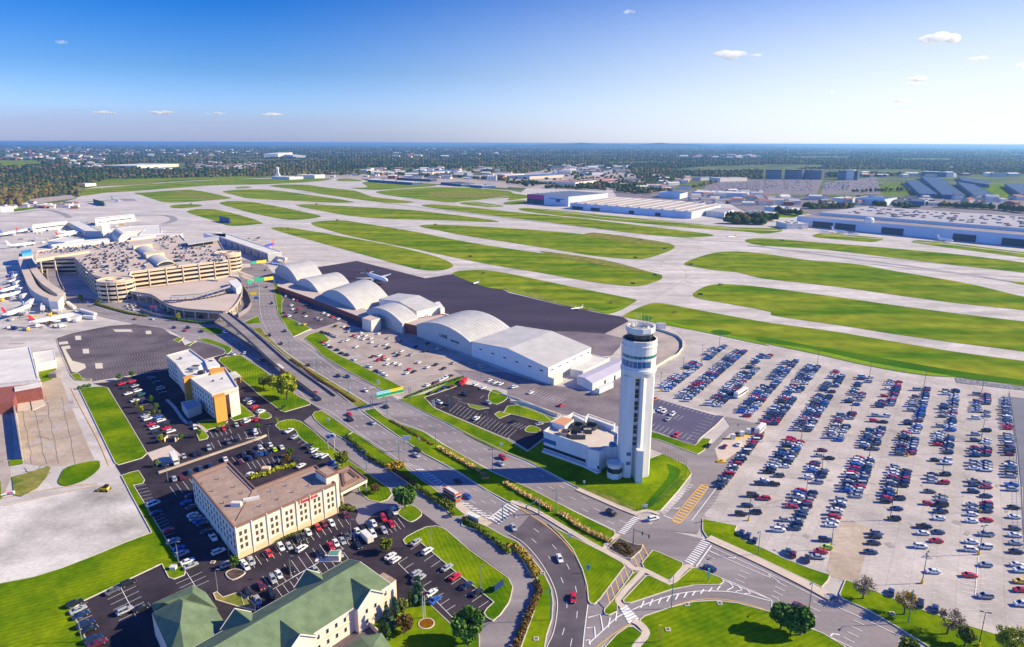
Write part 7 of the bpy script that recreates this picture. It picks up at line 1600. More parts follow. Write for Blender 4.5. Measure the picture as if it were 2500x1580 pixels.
# oval hotel pylon sign
x, y = g('J', 785, 745); T = Thing('pylon_sign', 'tall twin-post sign with white and purple ovals by the frontage road', 'sign', (x,y)); m = MB()
for dx in (-1.4,1.4): m.bar((x+dx,y,0),(x+dx,y,5.2),.35)
T.part('posts', m, [M_WHT]); m = MB(); m.lathe([(2.3,5.6),(2.3,5.6)], 3, 0, (x,y)); V = []; n = 20
m = MB(); V = [(x+2.3*math.cos(i*2*math.pi/n), y-.2, 6.4+1.25*math.sin(i*2*math.pi/n)) for i in range(n)]; V2 = [(a_,b_+.4,c_) for a_,b_,c_ in V]; m.add(V+V2, [tuple(range(n)), tuple(range(2*n-1,n-1,-1))]+[(i,(i+1)%n,n+(i+1)%n,n+i) for i in range(n)]); pn = T.part('oval_panel', m, [M_WHT])
m = MB()
for cx_, cz_, r_ in ((x-.9,6.1,.85),(x+.8,6.7,.8)):
    V = [(cx_+r_*math.cos(i*2*math.pi/n), y-.26, cz_+r_*.75*math.sin(i*2*math.pi/n)) for i in range(n)]; m.add(V, [tuple(range(n))])
T.part('purple_spots', m, [mat('purple_paint', (.10,.04,.30), .5)], pn)
# bus shelter
x, y = g('N', 2090, 350); T = Thing('bus_shelter', 'small glazed bus shelter on the pavement near the crossing', 'bus shelter', (x,y)); m = MB(); m.bar((x-2,y+1.5,2.6),(x+2,y-1.5,2.6),2,.15); T.part('roof', m, [M_WHT]); m = MB()
for f in (-1,0,1): m.bar((x+f*1.9,y-f*1.4,0),(x+f*1.9,y-f*1.4,2.5),.12)
T.part('posts', m, [M_STEEL]); m = MB(); m.bar((x-1.9,y+1.0,1.2),(x+1.9,y-1.8,1.2),.06,2); T.part('glazing', m, [mat('clear_glass_panel', (.45,.50,.50), .1)])
# pay booths
x, y = g('K', 2120, 640); T = Thing('pay_booth', 'white pay booths with yellow kerbs at the lot exit', 'pay booth', (x,y))
for dx, dy in ((-3,-1),(2,2),(6,5)):
    m = MB(); m.box(x+dx-.9,y+dy-.9,0,x+dx+.9,y+dy+.9,2.5); T.part('booth', m, [M_WHT]); m = MB(); m.box(x+dx-3.5,y+dy-1.2,.05,x+dx+3.5,y+dy+1.2,.25); T.part('island', m, [M_YPOLE])
x, y = g('K', 1960, 860); T = Thing('gate_island', 'yellow-edged traffic island at the exit lane', 'traffic island', (x,y)); m = MB(); m.box(x-2,y-1,0,x+2,y+1,.5); m.box(x-.5,y-.5,.5,x+.5,y+.5,1.4); T.part('island', m, [M_YPOLE])
# walls and fences
def fence(name, label, s, h, mt, posts=3.0, solid=0, w=.12, cat='fence', post_w=.08):
    p = resamp(pts(s), max(2, int(sum(math.dist(*q) for q in zip(pts(s), pts(s)[1:]))/posts))); T = Thing(name, label, cat, p[0]); m = MB()
    for i in range(len(p)-1):
        if solid: m.bar((*p[i],h/2),(*p[i+1],h/2),w,h)
        else:
            for zz in (h, h*.5): m.bar((*p[i],zz),(*p[i+1],zz),.05)
    T.part('panels' if solid else 'rails', m, [mt])
    if not solid:
        k = ('post', h, post_w, mt.name)
        if k not in TREEP: mm_ = MB(); mm_.bar((0,0,0),(0,0,h+.1),post_w); TREEP[k] = mesh('post', mm_.V, mm_.F, mt)
        for q in p[:99]: T.inst('post', TREEP[k], (*q,0), 0)
fence('fence', 'black security fence around the tower lawn', "K 1420,765 1640,890 1630,1000 1380,1250 1200,1320 840,1110", 2.4, M_DSTEEL, 1.6)
fence('guard_rail', 'steel guard rail with pale posts along the near carriageway', "J 1055,640 1250,765 1440,882", .9, M_STEEL, 1.2)
fence('fence', 'dark mesh fence between lot and far carriageway', "J 1410,295 1700,445 1900,545", 1.6, M_DSTEEL, 1.6)
fence('fence', 'white rail fence beside the hangar lot hedge', "F 1660,1290 1900,1190 1990,1205 2200,1260 2408,1350", 1.3, M_WHT, 2)
fence('barrier_wall', 'low concrete wall between booth road and parked row', "K 2350,600 1960,1118", 1.2, M_DSTEEL, 6, solid=1, w=.5, cat='wall')
fence('boundary_wall', 'curving dark-topped wall around the back of the sealed apron', "G 1340,620 1450,650 1560,690 1605,740 1605,800 1560,860 1480,900 1350,980", 1.6, M_KERB, 5, solid=1, w=.4, cat='wall')
fence('retaining_wall', 'ribbed pale retaining wall on the far side of the small lawn', "K 20,325 110,325 250,365 380,420 460,445", 1.8, M_KERB, 1.0, solid=1, w=.4, cat='wall')
fence('boundary_wall', 'long pale kerb wall between access lane and hangar lot', "K -60,240 100,290 300,370 480,430", .9, M_KERB, 5, solid=1, w=.4, cat='wall')
fence('fence', 'blue-grey chain fence on the far side of the long-stay lot', "L 2265,95 2300,300 2340,600 2375,950 2390,1300 P 2408,600", 2.2, M_STEEL, 2.4, post_w=.15)
fence('low_wall', 'long low beige wall crossing the hotel car parks', "I 1458,1268 2408,943 J 190,622", .9, M_YARD, 5, solid=1, w=.9, cat='wall')
fence('canopy_row', 'row of white canopies between toll lanes', "E 2140,355 2300,345", 3.2, M_WHT, 6, solid=1, w=3, cat='canopy')
fence('fence', 'airport perimeter fence along the far edge of the long-stay lot', "G 1700,640 2408,785 H 400,835 1000,960 1600,1065", 2.0, M_STEEL, 5)
# compactor and yard pieces
x, y = g('I', 975, 1425); T = Thing('wheel_loader', 'small yellow machine alone on the gravel road edge', 'machine', (x,y)); m = MB(); m.box(x-1.8,y-1,.6,x+1,y+1,1.6); m.box(x-.4,y-.8,1.6,x+.9,y+.8,2.5,1); m.box(x-2.8,y-1.1,.2,x-2.0,y+1.1,1.1); T.part('body', m, [M_YPOLE, M_BLK])
for dx in (-1.2,.8):
    for dy in (-1.1,1.1): m = MB(); m.cone((x+dx,y+dy-.15,.5),(x+dx,y+dy+.15,.5),.5,.5,10); T.part('wheel', m, [M_TYRE])
x0, y0 = g('I', 10, 1485); x1, y1 = g('I', 125, 1455); T = Thing('barrier_gate', 'red and white boom barrier at the yard entrance', 'barrier', (x1,y1)); m = MB(); m.bar((x0,y0,1),((x0+x1)/2,(y0+y1)/2,1),.35); T.part('white_boom', m, [M_WHT]); m = MB(); m.bar(((x0+x1)/2,(y0+y1)/2,1),(x1,y1,1),.35); T.part('red_boom', m, [M_RED]); m = MB(); m.box(x1-.4,y1-.4,0,x1+.4,y1+.4,1.3); T.part('post', m, [M_WHT])
x, y = g('M', 1595, 795); T = Thing('utility_cabinet', 'white utility cabinet on the grass strip', 'cabinet', (x,y)); m = MB(); m.box(x-.9,y-.7,0,x+.9,y+.7,1.3); T.part('cabinet', m, [M_WHT]); m = MB(); m.box(x-1,y-.8,1.3,x+1,y+.8,1.4); T.part('lid', m, [M_WHROOF])
# flower bed, flagpoles
x, y = g('N', 1660, 1300); T = Thing('flower_bed', 'round bed of red flowers with pale edging', 'flower bed', (x,y)); m = MB(); m.lathe([(2.3,.1),(2.3,.5),(2.0,.5)], 24, 0, (x,y)); T.part('edging', m, [M_KERB])
m = MB(); rr2 = random.Random(3)
for _ in range(500):
    a = rr2.uniform(0,6.28); r_ = 1.95*math.sqrt(rr2.random()); q = Vector((x+r_*math.cos(a), y+r_*math.sin(a), .3+rr2.random()*.35)); m.add([(q.x-.1,q.y,q.z),(q.x+.1,q.y,q.z+.05),(q.x,q.y+.12,q.z+.1)], [(0,1,2)])
T.part('flowers', m, [mat('red_petals', (.55,.03,.01), .8)]); m = MB(); m.lathe([(2.0,.3),(.01,.34)], 20, 0, (x,y)); T.part('soil', m, [M_MULCH])
for i, (u, v) in enumerate([(1630,1250),(1648,1240)]):
    x, y = g('N', u, v); e = empty('flagpole', (x,y,.1), 0, ['left white flagpole by the red flowers','right white flagpole by the red flowers'][i], 'flagpole', 'flagpoles by the green-roofed hotel'); m = MB(); m.cone((0,0,0),(0,0,9),.09,.05,8); m.build('pole', M_WHT, e); m = MB(); m.box(0,-.03,7.6,.7,.03,8.6); m.build('flag', M_RED if i == 0 else M_SIGNB, e)
# ================= near trees and planting =================
TT = [('J',380,285,14,6.0,'lime','large round yellow-green tree on the striped hotel lawn',5000),('J',255,200,9,3.4,'lime','smaller yellow-green tree left of the large round one',2200),('J',165,180,7,3.0,'olive','brownish tree behind the two yellow-green ones',1600),('J',350,375,2.6,1.4,'green','small round bush on the lawn below the yellow-green tree',500),
('N',1465,235,9.5,4.3,'green','round dark green tree by the lamp and red car',4200),('N',1290,640,5.6,2.3,'olive','egg-shaped tree at the tip of the green roof',1500),('N',2040,1480,10.5,4.4,'green','tall dense green tree beside the hotel lawn',4200),
('P',170,1345,8,3.0,'green','left dark tree of the clump on the round lawn',2600),('P',260,1395,7.5,2.7,'green','middle dark tree of the clump on the round lawn',2400),('P',350,1400,9,3.2,'green','right dark tree of the clump on the round lawn',2600),
('P',1330,1600,6,2.6,'olive','green tree cut by the bottom frame edge',1500),('P',1860,1500,6,2.2,'olive','small olive tree on the verge, third from the driveway',1200),
('J',885,900,7,3.0,'olive','brown-green tree beside the frontage road',2000),('J',865,985,3.5,1.6,'lime','yellow shrub tree under the brown-green one',700),('J',410,815,4.6,1.6,'green','small oval green tree behind the cream hotel',900),('J',375,885,4.6,1.9,'rust','small rust-red tree behind the cream hotel',900),
('J',290,510,3.6,1.0,'lime','slender young tree at the lawn tip',400),('J',118,565,3.4,1.1,'green','slender young tree by the low wall end',400),('I',1095,412,4.4,1.5,'green','young tree at the left head of the island row',700),('I',1215,385,4.4,1.5,'green','young tree at the right head of the island row',700),
('I',1393,620,4.2,1.4,'green','young tree on the right of the middle island',600),('I',1250,660,4.2,1.3,'olive','young tree on the left of the middle island',600),('I',1300,712,4.0,1.4,'lime','yellowish young tree below the middle island',600),('I',1440,682,4.0,1.4,'green','young tree beside the tall grasses',600),
('I',1482,985,4.2,1.4,'lime','young tree left of the dumpster enclosure',600),('I',1665,960,3.6,1.2,'green','young tree right of the dumpster enclosure',500),('I',1832,935,4.2,1.3,'green','young tree on the small triangular island',600),('I',1440,1205,3.6,1.2,'green','young tree at the end of the low wall',500),('I',2375,868,3.6,1.2,'green','young tree near the wall, right part',500),
('M',2160,785,4.8,1.5,'green','oval young tree at the cream hotel corner',900),('E',750,675,7,2.2,'olive','tree in the shaded court of the garage',700),('E',905,705,6,1.8,'olive','tree on the road edge before the spiral ramp',500),('E',1640,840,6,1.8,'lime','narrow tree before the curved deck',500),('E',590,372,8,2.8,'green','left green tree beside the garage wall',800),('E',655,365,8,2.6,'green','right green tree beside the garage wall',800),('E',440,400,8,3.0,'lime','yellow tree beneath the elevated lane',700),
('N',1460,1385,5.6,2.4,'rust','rust-brown ornamental tree on the hotel lawn',1300),('N',1420,1300,3.2,1.8,'lime','pale mounded bush between firs and lawn',600),('N',1430,1205,4.6,2.2,'olive','yellow-green bush left of the narrow fir',1000),('J',1190,1150,3.8,2.2,'rust','low rusty weeping tree on the drive island',900),('J',1905,1360,2.2,1.4,'olive','round clipped bush at the pavement bend',500),('K',2160,1060,3,1.6,'olive','dark bush by the exit wall',400)]
TT = [t for t in TT if t[0] != 'K']
for t, u, v, h, r_, kd, lb, n in TT: tree(g(t,u,v), h, r_, kd, lb, n=n)
for t, u, v, h, r_, kd, lb in [('N',1310,1350,8,2.0,'fir','tall blue fir at the hotel corner'),('N',1375,1265,7,1.8,'fir','second blue fir, behind the tall one'),('N',1590,1110,8.5,2.1,'fir','blue fir at the parking lot end of the hotel'),('N',1515,1135,6,.9,'green','narrow pointed green conifer by the hotel end'),('N',1300,1420,4,1.6,'green','low dark conifer at the foot of the firs')]:
    tree(g(t,u,v), h, r_, kd, lb, n=1800, shape='cone', group='conifers by the green-roofed hotel')
for t, u, v, h, r_, kd, lb, n in [('P',925,1068,8,3.6,'bare','bare brown tree by the lot driveway',900),('P',1305,1212,8,2.9,'gold','golden thin-leaved tree on the verge',1500),('P',1700,1392,8.5,3.6,'bare','bare brown tree, middle of the verge',900),('P',2270,1600,10,4.2,'lime','large thin yellow-green tree at the bottom right verge',1800),('J',2190,1050,5,2.2,'bare','small bare tree in the tower shadow',400)]:
    tree(g(t,u,v), h, r_, kd, lb, n=n, shape='bare')
HR = [('hedge','long brown-green hedge along the frontage road, upper part','J',"J 935,630 985,690 1050,745 1150,830 1280,905",1.7,1.6,'olive'),('hedge','orange-tinged bushes at the guard rail end','J',"J 1300,905 1400,885 1440,910 1340,935",2.6,1.8,'gold'),('hedge','dark hedge crossing the tower shadow','J',"J 1370,950 1500,1040 1570,1095",1.8,1.5,'rust'),('hedge','autumn hedge from the shadow to the bus stop','J',"J 1575,1100 1700,1190 1830,1280",2.0,1.6,'olive'),('hedge','green bushes beside the bus stop pavement','J',"J 1830,1230 1900,1280 1870,1300",2.2,1.7,'olive'),('hedge','dense hedge beyond the bus shelter','N',"N 2010,345 2150,440 2300,550 2408,640",1.9,1.5,'olive'),('hedge','orange hedge at the head of the curved verge','O',"O 0,590 60,600 100,620 150,680 230,790 250,850",2.6,1.5,'gold'),('hedge','autumn hedge down the inside of the curve','O',"O 265,930 285,1000 250,1090 215,1170 150,1330 90,1480 60,1600",2.0,1.5,'rust'),
('hedge','thin brown planting between the carriageways','F',"F 420,1050 580,1165 700,1250 830,1330 1000,1440",1.6,.7,'rust'),('hedge','hedge strip in front of the cream hotel','N',"N 20,640 300,530 560,430 700,370",1.0,.8,'olive'),('hedge','bushes by the cream hotel entrance walk','N',"N 870,210 900,240 980,250",2.2,1.1,'olive'),('hedge','courtyard bushes behind the cream hotel','J',"J 60,1010 180,980 300,930 430,905",2.6,1.6,'lime'),('hedge','clipped hedge in front of the hangar lot fence','F',"F 1470,1400 1700,1310 1990,1215",1.8,.9,'green'),('hedge','dark shrubs by the curved garage road','E',"E 880,690 1050,740 1200,780 1350,800",2.4,1.3,'olive'),('hedge','dark shrubs below the curved deck','E',"E 1510,810 1650,840 1850,865 1960,870",2.4,1.3,'green'),('hedge','shrubs at the lawn tip of the grey hut road','I',"I 735,488 780,478 820,470",2.2,1.8,'green'),('hedge','tall grasses on the middle parking island','I',"I 1370,720 1460,705",1.6,1.4,'green'),('hedge','low flowers in the junction bed','O',"O 990,580 1060,570 1130,650 1080,660 1010,600",1.8,.5,'rust')]
for nm, lb, t, s, w_, h_, kd in HR: shrub_row(nm, lb, 'hedge', smooth(pts(s), False, 3), w_, h_, kd, dens=1.2)
GB = 'golden grass beds in the highway median'
for lb, s, kd, w_, h_ in [('golden ornamental grass bed before the long shadow',"J 1785,745 1960,850 2140,950",'straw',2.4,1.4),('golden ornamental grass bed beyond the long shadow',"K -20,1070 130,1160 280,1240 400,1310",'straw',2.4,1.4),('golden ornamental grass bed nearest the junction',"K 485,1350 620,1430 O 600,380 760,470 930,545",'straw',2.4,1.4)]:
    shrub_row('grass_bed', lb, 'grass bed', pts(s), w_, h_, kd, dens=2.6, tuft=True, gap=1.35, group=GB)
shrub_row('grass_bed', 'dark dotted shrub row before the golden grass', 'shrub row', pts("J 1330,485 1480,570 1600,640 1710,705"), 1.5, .7, 'rust', dens=.5, gap=1.5)
# clouds: real volumes high and far away
def cloud(u, v, w, h, dist, label, dens=.006):
    x, y, z = (u-CX)/F0, 0, 0; yy = -(v-CY)/F0; d = Vector((cr*x-sr*yy, (sr*x+cr*yy)*sp+cp, (sr*x+cr*yy)*cp-sp)); P0 = Vector((0,0,CH))+d*dist
    W2, H2 = w/F0*dist/2, h/F0*dist/2; r = random.Random(int(u)); V, Fc = [], []
    bm = bmesh.new()
    for i in range(9):
        f = r.uniform(-.75,.75); s = (1-abs(f))*.6+.25; M_ = Matrix.Translation(P0+Vector((W2*f, r.uniform(-.4,.4)*W2, H2*r.uniform(-.25,.3)*(1-abs(f)))))@Matrix.Diagonal((W2*.42*s+W2*.1, W2*.4*s, H2*.75*s, 1)); bmesh.ops.create_icosphere(bm, subdivisions=3, radius=1, matrix=M_)
    me = bpy.data.meshes.new('cloud'); bm.to_mesh(me); bm.free(); me.materials.append(M_CLOUD); me.polygons.foreach_set('use_smooth', [True]*len(me.polygons)); tag(link('cloud', me), label, 'cloud')
M_CLOUD = bpy.data.materials.new('cloud_vapour'); M_CLOUD.use_nodes = True; nt = M_CLOUD.node_tree; nt.nodes.remove(nt.nodes['Principled BSDF']); pv = nt.nodes.new('ShaderNodeVolumePrincipled'); pv.inputs['Color'].default_value = (1,1,1,1); pv.inputs['Density'].default_value = .012; pv.inputs['Anisotropy'].default_value = .35; nt.links.new(pv.outputs['Volume'], nt.nodes['Material Output'].inputs['Volume'])
for a in [(1775,133,95,34,9000,'flat-bottomed white cloud in the middle of the right sky'),(1845,135,36,14,9000,'small white cloud touching the middle one'),(2302,95,112,42,9000,'larger white cloud high on the right'),(2240,192,60,20,12000,'faint upper cloud streak on the bright side'),(2235,205,50,12,12500,'faint lower cloud streak on the bright side'),(1535,30,34,14,9000,'tiny cloud high above the centre'),(2390,143,50,14,11000,'thin cloud below the larger right one'),(2495,160,30,30,9000,'cloud fragment at the right frame edge'),(2200,245,60,10,15000,'low faint cloud streak above the right horizon'),(395,275,62,14,22000,'low pinkish cloud, second of the left row'),(255,275,60,12,22000,'low pinkish cloud, first of the left row'),(527,277,45,10,22000,'low pinkish cloud, third of the left row'),(665,280,60,14,22000,'low pinkish cloud, fourth of the left row'),(150,103,30,14,12000,'tiny grey cloud at the upper left'),(2030,228,30,8,14000,'tiny cloud right of the centre')]: cloud(*a)
# ================= extra ground and airfield detail =================
def over(name, s, m, k, sm=1): return sheet(name, s, m, 6+k, sm)
def strip(name, s, w, m, z, label=None):
    b = MB(); strip_geo(b, smooth(pts(s), False), w, z); o = b.build(name, m); return tag(o, label, kind='structure')
over('ditch_grass', "H -60,700 0,690 300,745 700,815 1100,885 1500,955 2000,1035 2408,1090 2900,1170 2900,1200 2408,1130 2000,1090 1500,1010 1000,925 500,810 0,735", M_DITCH, .5)  # flat sheet, no dug ditch: the dark green stands in for its shade
over('cut_grass', "G 1100,500 1500,580 2000,690 2408,775 H 0,745 500,845 1000,958 1500,1040 1780,1058 1500,1010 1000,925 500,812 0,725 G 2408,755 2000,665 1500,555 1150,490", M_LIME, .3)
over('ditch_grass', "G 0,235 300,310 500,370 820,440 700,440 480,390 200,320 0,262", M_DRY, .6); over('cut_grass', "G 0,250 300,330 520,395 850,452 1060,420 940,472 850,463 500,383 0,268", M_LIME, .8)
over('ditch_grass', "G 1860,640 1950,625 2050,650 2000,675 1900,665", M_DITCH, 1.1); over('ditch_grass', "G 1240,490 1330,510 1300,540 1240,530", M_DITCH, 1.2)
over('dry_verge', "K 640,1100 760,1110 900,1160 1180,1308 1150,1322 1000,1262 800,1170", M_DRY, .7); over('dry_verge', "J 1900,530 2150,655 2408,770 2408,790 2100,650", M_DRY, .9)
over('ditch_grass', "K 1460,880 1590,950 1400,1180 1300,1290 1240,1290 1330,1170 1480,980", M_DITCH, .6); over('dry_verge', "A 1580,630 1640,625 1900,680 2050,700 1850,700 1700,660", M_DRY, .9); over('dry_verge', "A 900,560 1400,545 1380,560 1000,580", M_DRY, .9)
over('dry_verge', "B 1700,640 2300,650 2380,675 2000,690 1800,690", M_DRY, .9); over('dry_verge', "C 300,1180 900,1265 1300,1380 1000,1330 500,1245", M_DRY, .7); over('dry_verge', "C 800,1010 1350,1085 1480,1120 1100,1100 700,1030", M_DRY, .7)
over('dry_verge', "I 240,1290 430,1215 380,1300 330,1360 260,1330", M_DRY, .8)
for s, w in [("A 100,840 400,800 560,830 640,870",10),("A 1200,850 1500,850 1600,890 1500,930",12),("A 760,730 950,715 1150,700 1200,720",26)]: strip('worn_pavement', s, w, M_RUB, LZ+.045)
# asphalt patches and dark seal lines
pm = MB(); rp_ = random.Random(12)
def patches(t, x0, x1, y0, y1, n, lay, smin=1, smax=4):
    for _ in range(n):
        x, y = g(t, rp_.uniform(x0,x1), rp_.uniform(y0,y1)); a = rp_.choice([-.88,-.88+1.57,.2]); w, d = rp_.uniform(smin,smax), rp_.uniform(.5,1.6); c, s_ = math.cos(a), math.sin(a); z = lay*LZ+.006+rp_.random()*.004
        pm.add([(x+q*w*c-r_*d*s_, y+q*w*s_+r_*d*c, z) for q, r_ in ((-1,-1),(1,-1),(1,1),(-1,1))], [(0,1,2,3)], rp_.randint(0,1))
patches('P', 0,2300,0,700,14,3.2,.6,1.8); patches('L', 200,2200,100,1400,24,3.2,.6,2); patches('F', 900,1700,800,1300,30,3.2); patches('I', 200,700,600,1100,20,3.0)
patches('E', 0,500,800,1500,22,2.2,2,7); patches('C', 300,2300,1000,1500,30,1.3,4,14)
tag(pm.build('pavement_patch', [mat('patch_a', (.31,.27,.255), .9, var=.1, scale=.5), mat('patch_b', (.40,.355,.335), .9, var=.1, scale=.5)]), kind='structure')
cr_ = MB()
def crack(t, x0, y0, x1, y1, w=.12, z=3.4*LZ):
    a, b = g(t,x0,y0), g(t,x1,y1); n = 14; p = [(a[0]+(b[0]-a[0])*i/n+rp_.uniform(-.35,.35), a[1]+(b[1]-a[1])*i/n+rp_.uniform(-.35,.35)) for i in range(n+1)]; strip_geo(cr_, p, w, z)
for _ in range(26):
    x, y = rp_.uniform(100,2200), rp_.uniform(0,1300); crack('L', x, y, x+rp_.uniform(-250,250), y+rp_.uniform(-40,60))
for _ in range(14):
    x, y = rp_.uniform(900,1800), rp_.uniform(850,1300); crack('F', x, y, x+rp_.uniform(-200,200), y+rp_.uniform(-60,60))
for _ in range(12):
    x, y = rp_.uniform(0,500), rp_.uniform(600,1400); crack('I', x, y, x+rp_.uniform(-200,200), y+rp_.uniform(-100,100), .2)
for u in (300,420,540,690): crack('I', u-120, 560, u, 1180, .1)
tag(cr_.build('pavement_crack', mat('crack_filler', (.12,.105,.11), .9)), kind='structure')
# loading ramp furniture at the warehouse
T = Thing('loading_ramp', 'pair of sunken loading ramps below the brown bay', 'loading ramp', g('I',280,600))
for s in ("I 165,560 260,570 270,690 160,700","I 275,560 380,550 415,640 300,690"): m = MB(); m.prism(pts(s), 0, .45); T.part('ramp_slab', m, [M_WALK])
# airfield signs
ASG = 'yellow airfield signs on the grass'
asg = [('B',340,712,'second narrow island'),('B',650,752,'long island tip'),('B',262,775,'broad left island'),('B',842,902,'big middle island, upper tip'),('B',338,988,'lower left island, first'),('B',392,982,'lower left island, second'),('B',1382,988,'big middle island, upper edge'),('B',1765,848,'long island right part'),('B',1342,878,'long island lower edge'),('B',1742,942,'central island left tip'),('G',1952,218,'lowest right-hand island tip'),('G',1537,468,'wide verge behind the tower'),('G',948,382,'wedge island beside the apron'),('F',2187,258,'wedge island left end'),('C',1222,1082,'central island right part'),('F',1600,1330-1129+0,'lower left island right end'),('A',1755,748,'tiny island')]
for t, u, v, lb in asg:
    x, y = g(t, u, v); d = math.hypot(x, y); e = empty('airfield_sign', (x,y,.2), -.5, 'small yellow airfield sign on the '+lb, 'airfield sign', ASG); s_ = 1+min(1.2, d/900)
    m = MB(); m.box(-1.3*s_,-.12,.3,1.3*s_,.12,1.2*s_); m.build('panel', M_YEL, e); m = MB(); m.box(-.9*s_,-.05,0,-.8*s_,.05,.3); m.box(.8*s_,-.05,0,.9*s_,.05,.3); m.build('feet', M_DSTEEL, e)
DSG = 'dark-backed airfield signs on the grass'
for t, u, v, lb in [('G',1680,27,'upper right island, left tip'),('G',1768,302,'second right island, left tip'),('G',1350,125,'central lower island, right tip'),('G',1148,203,'central lower island, bottom edge'),('C',1438,1162,'central upper island, right tip'),('C',1170,1243,'central upper island, bottom edge'),('F',2062,103,'big middle island, lower part'),('D',185,1083,'narrow upper island')]:
    x, y = g(t, u, v); e = empty('airfield_sign', (x,y,.2), -.5, 'small dark-backed airfield sign on the '+lb, 'airfield sign', DSG); m = MB(); m.box(-2.2,-.15,.2,2.2,.15,1.5); m.build('panel', M_DSTEEL, e); m = MB(); m.box(-1.6,-.05,0,-1.5,.05,.2); m.box(1.5,-.05,0,1.6,.05,.2); m.build('feet', M_STEEL, e)
# weather shed and mast behind the tower, small hut at apron corner
x, y = g('G', 1405, 605); T = Thing('equipment_hut', 'small white hut with a mast at the apron corner', 'hut', (x,y)); m = MB(); m.box(x-3,y-2.5,0,x+3,y+2.5,3.2); T.part('wall', m, [M_WHT]); m = MB(); m.box(x-3.2,y-2.7,3.2,x+3.2,y+2.7,3.4); T.part('roof', m, [M_GREYROOF]); m = MB(); m.cone((x+4.5,y,0),(x+4.5,y,6.5),.15,.08,6); T.part('mast', m, [M_RED])
# hangar side details: gutters, doors, vents
for (ta, ua, va, tb, ub, vb, lb) in [('F',1600,880,'F',1640,895,'first'),]: pass
# boarding bridges on the curved pier
BB = 'boarding bridges of the curved pier'
for i, (a, b) in enumerate([((165,420),(120,440)),((185,480),(130,500)),((200,550),(150,545)),((240,600),(190,620)),((300,650),(250,690)),((400,690),(390,730))]):
    A_, B_ = g('E',*a,4), g('E',*b,4); T = Thing('jet_bridge', ['first','second','third','fourth','fifth','sixth'][i]+' boarding bridge down the curved pier side', 'jet bridge', A_, BB); m = MB(); m.bar((*A_,4),(*B_,4),2.8,2.8); T.part('tunnel', m, [M_WHT]); m = MB(); m.bar((*B_,0),(*B_,3),.8); T.part('leg', m, [M_STEEL])
# apron equipment
AQ = 'ground vehicles on the terminal apron'
rq = random.Random(21); nth = 0
for t, x0, x1, y0, y1, n in [('E',20,560,640,930,22),('a',300,900,180,460,14),('b',2180,2400,400,600,6),('b',1560,2000,240,330,6),('A',760,1300,900,960,8)]:
    for _ in range(n):
        x, y = g(t, rq.uniform(x0,x1), rq.uniform(y0,y1)); e = empty('service_cart', (x,y,.1), rq.uniform(0,3), 'small pale ground service cart among the parked airliners', 'service cart', AQ); m = MB(); w = rq.uniform(1.4,3.4); m.box(-w,-.9,.4,w*.5,.9,rq.uniform(1.2,2.6)); m.box(w*.5,-.8,.4,w,.8,1.9); m.build('body', rq.choice([M_WHT, M_STEEL, M_YPOLE, M_GREYW, M_SIGNB]), e)
# roadside bits near the junction
sgn('traffic_sign', 'small white marker sign by the tower lawn kerb', 'K', 700, 1085, 2.4, .7, .9, M_WHT, posts=1); sgn('traffic_sign', 'small teal marker sign on the tower lawn', 'K', 345, 925, 2.4, .7, .9, M_TEALP, posts=1)
sgn('traffic_sign', 'green teardrop banner beside the waiting navy car', 'O', 1838, 905, 4.6, .6, 3.2, mat('mint_cloth', (.20,.55,.42), .7), posts=1); sgn('traffic_sign', 'white square sign by the far highway verge', 'J', 2348, 745, 3.0, 1.3, 1.2, M_WHT, posts=1)
sgn('traffic_sign', 'small white sign on the median above the gold grass', 'J', 1592, 690, 2.8, .9, 1.1, M_WHT, posts=1); sgn('red_banner_sign', 'red and white sign raised above the shaded lot', 'E', 1415, 790, 7.5, 5.2, 2.0, mat('rose_sign', (.55,.12,.10), .6), posts=2)
for i, (t, u, v) in enumerate([('O',1645,1125),('O',1945,1112),('M',1955,735),('O',1470,1355),('O',260,1440),('O',320,835),('P',1195,1205)]):
    x, y = g(t, u, v); e = empty('access_cover', (x,y,7*LZ), 0, ['pale cover at the top edge of the round lawn','pale cover beside the top lamp of the round lawn','square grate in the hotel drive by the shade edge','square stone cover in the middle of the round lawn','round stone cover low on the curve verge','pale slab on the verge left of the dark curve','small tan cover on the tree verge'][i], 'ground cover plate'); m = MB(); m.box(-.7,-.7,-.1,.7,.7,.15); m.build('frame', M_KERB, e); m = MB(); m.box(-.45,-.45,.1,.45,.45,.18); m.build('lid', M_BROWN, e)
x, y = g('I', 1575, 965); T = Thing('dumpster_enclosure', 'tan walled dumpster enclosure between two young trees', 'enclosure', (x,y)); m = MB()
for a, b in (((-2.4,-1.6),(-2.4,2)),((-2.4,2),(2.4,2)),((2.4,2),(2.4,-1.6))): m.bar((x+a[0],y+a[1],1),(x+b[0],y+b[1],1),.3,2)
T.part('wall', m, [M_BEIGE]); m = MB(); m.box(x-1.5,y-.5,0,x+1.5,y+1,1.4); T.part('dumpster', m, [M_DSTEEL])
x, y = g('N', 775, 700); T = Thing('dumpster_enclosure', 'pale stone enclosure with green-topped bins north of the green roof', 'enclosure', (x,y)); m = MB(); m.box(x-4.5,y-1.8,0,x+3.5,y+2.0,.4); m.box(x-.2,y-1.5,.4,x+3.3,y+1.6,2.3); T.part('wall', m, [M_CREAM]); m = MB(); m.box(x+.2,y-1.1,2.3,x+2.9,y+1.2,2.45); T.part('lid', m, [mat('bin_green', (.08,.25,.2), .6)])

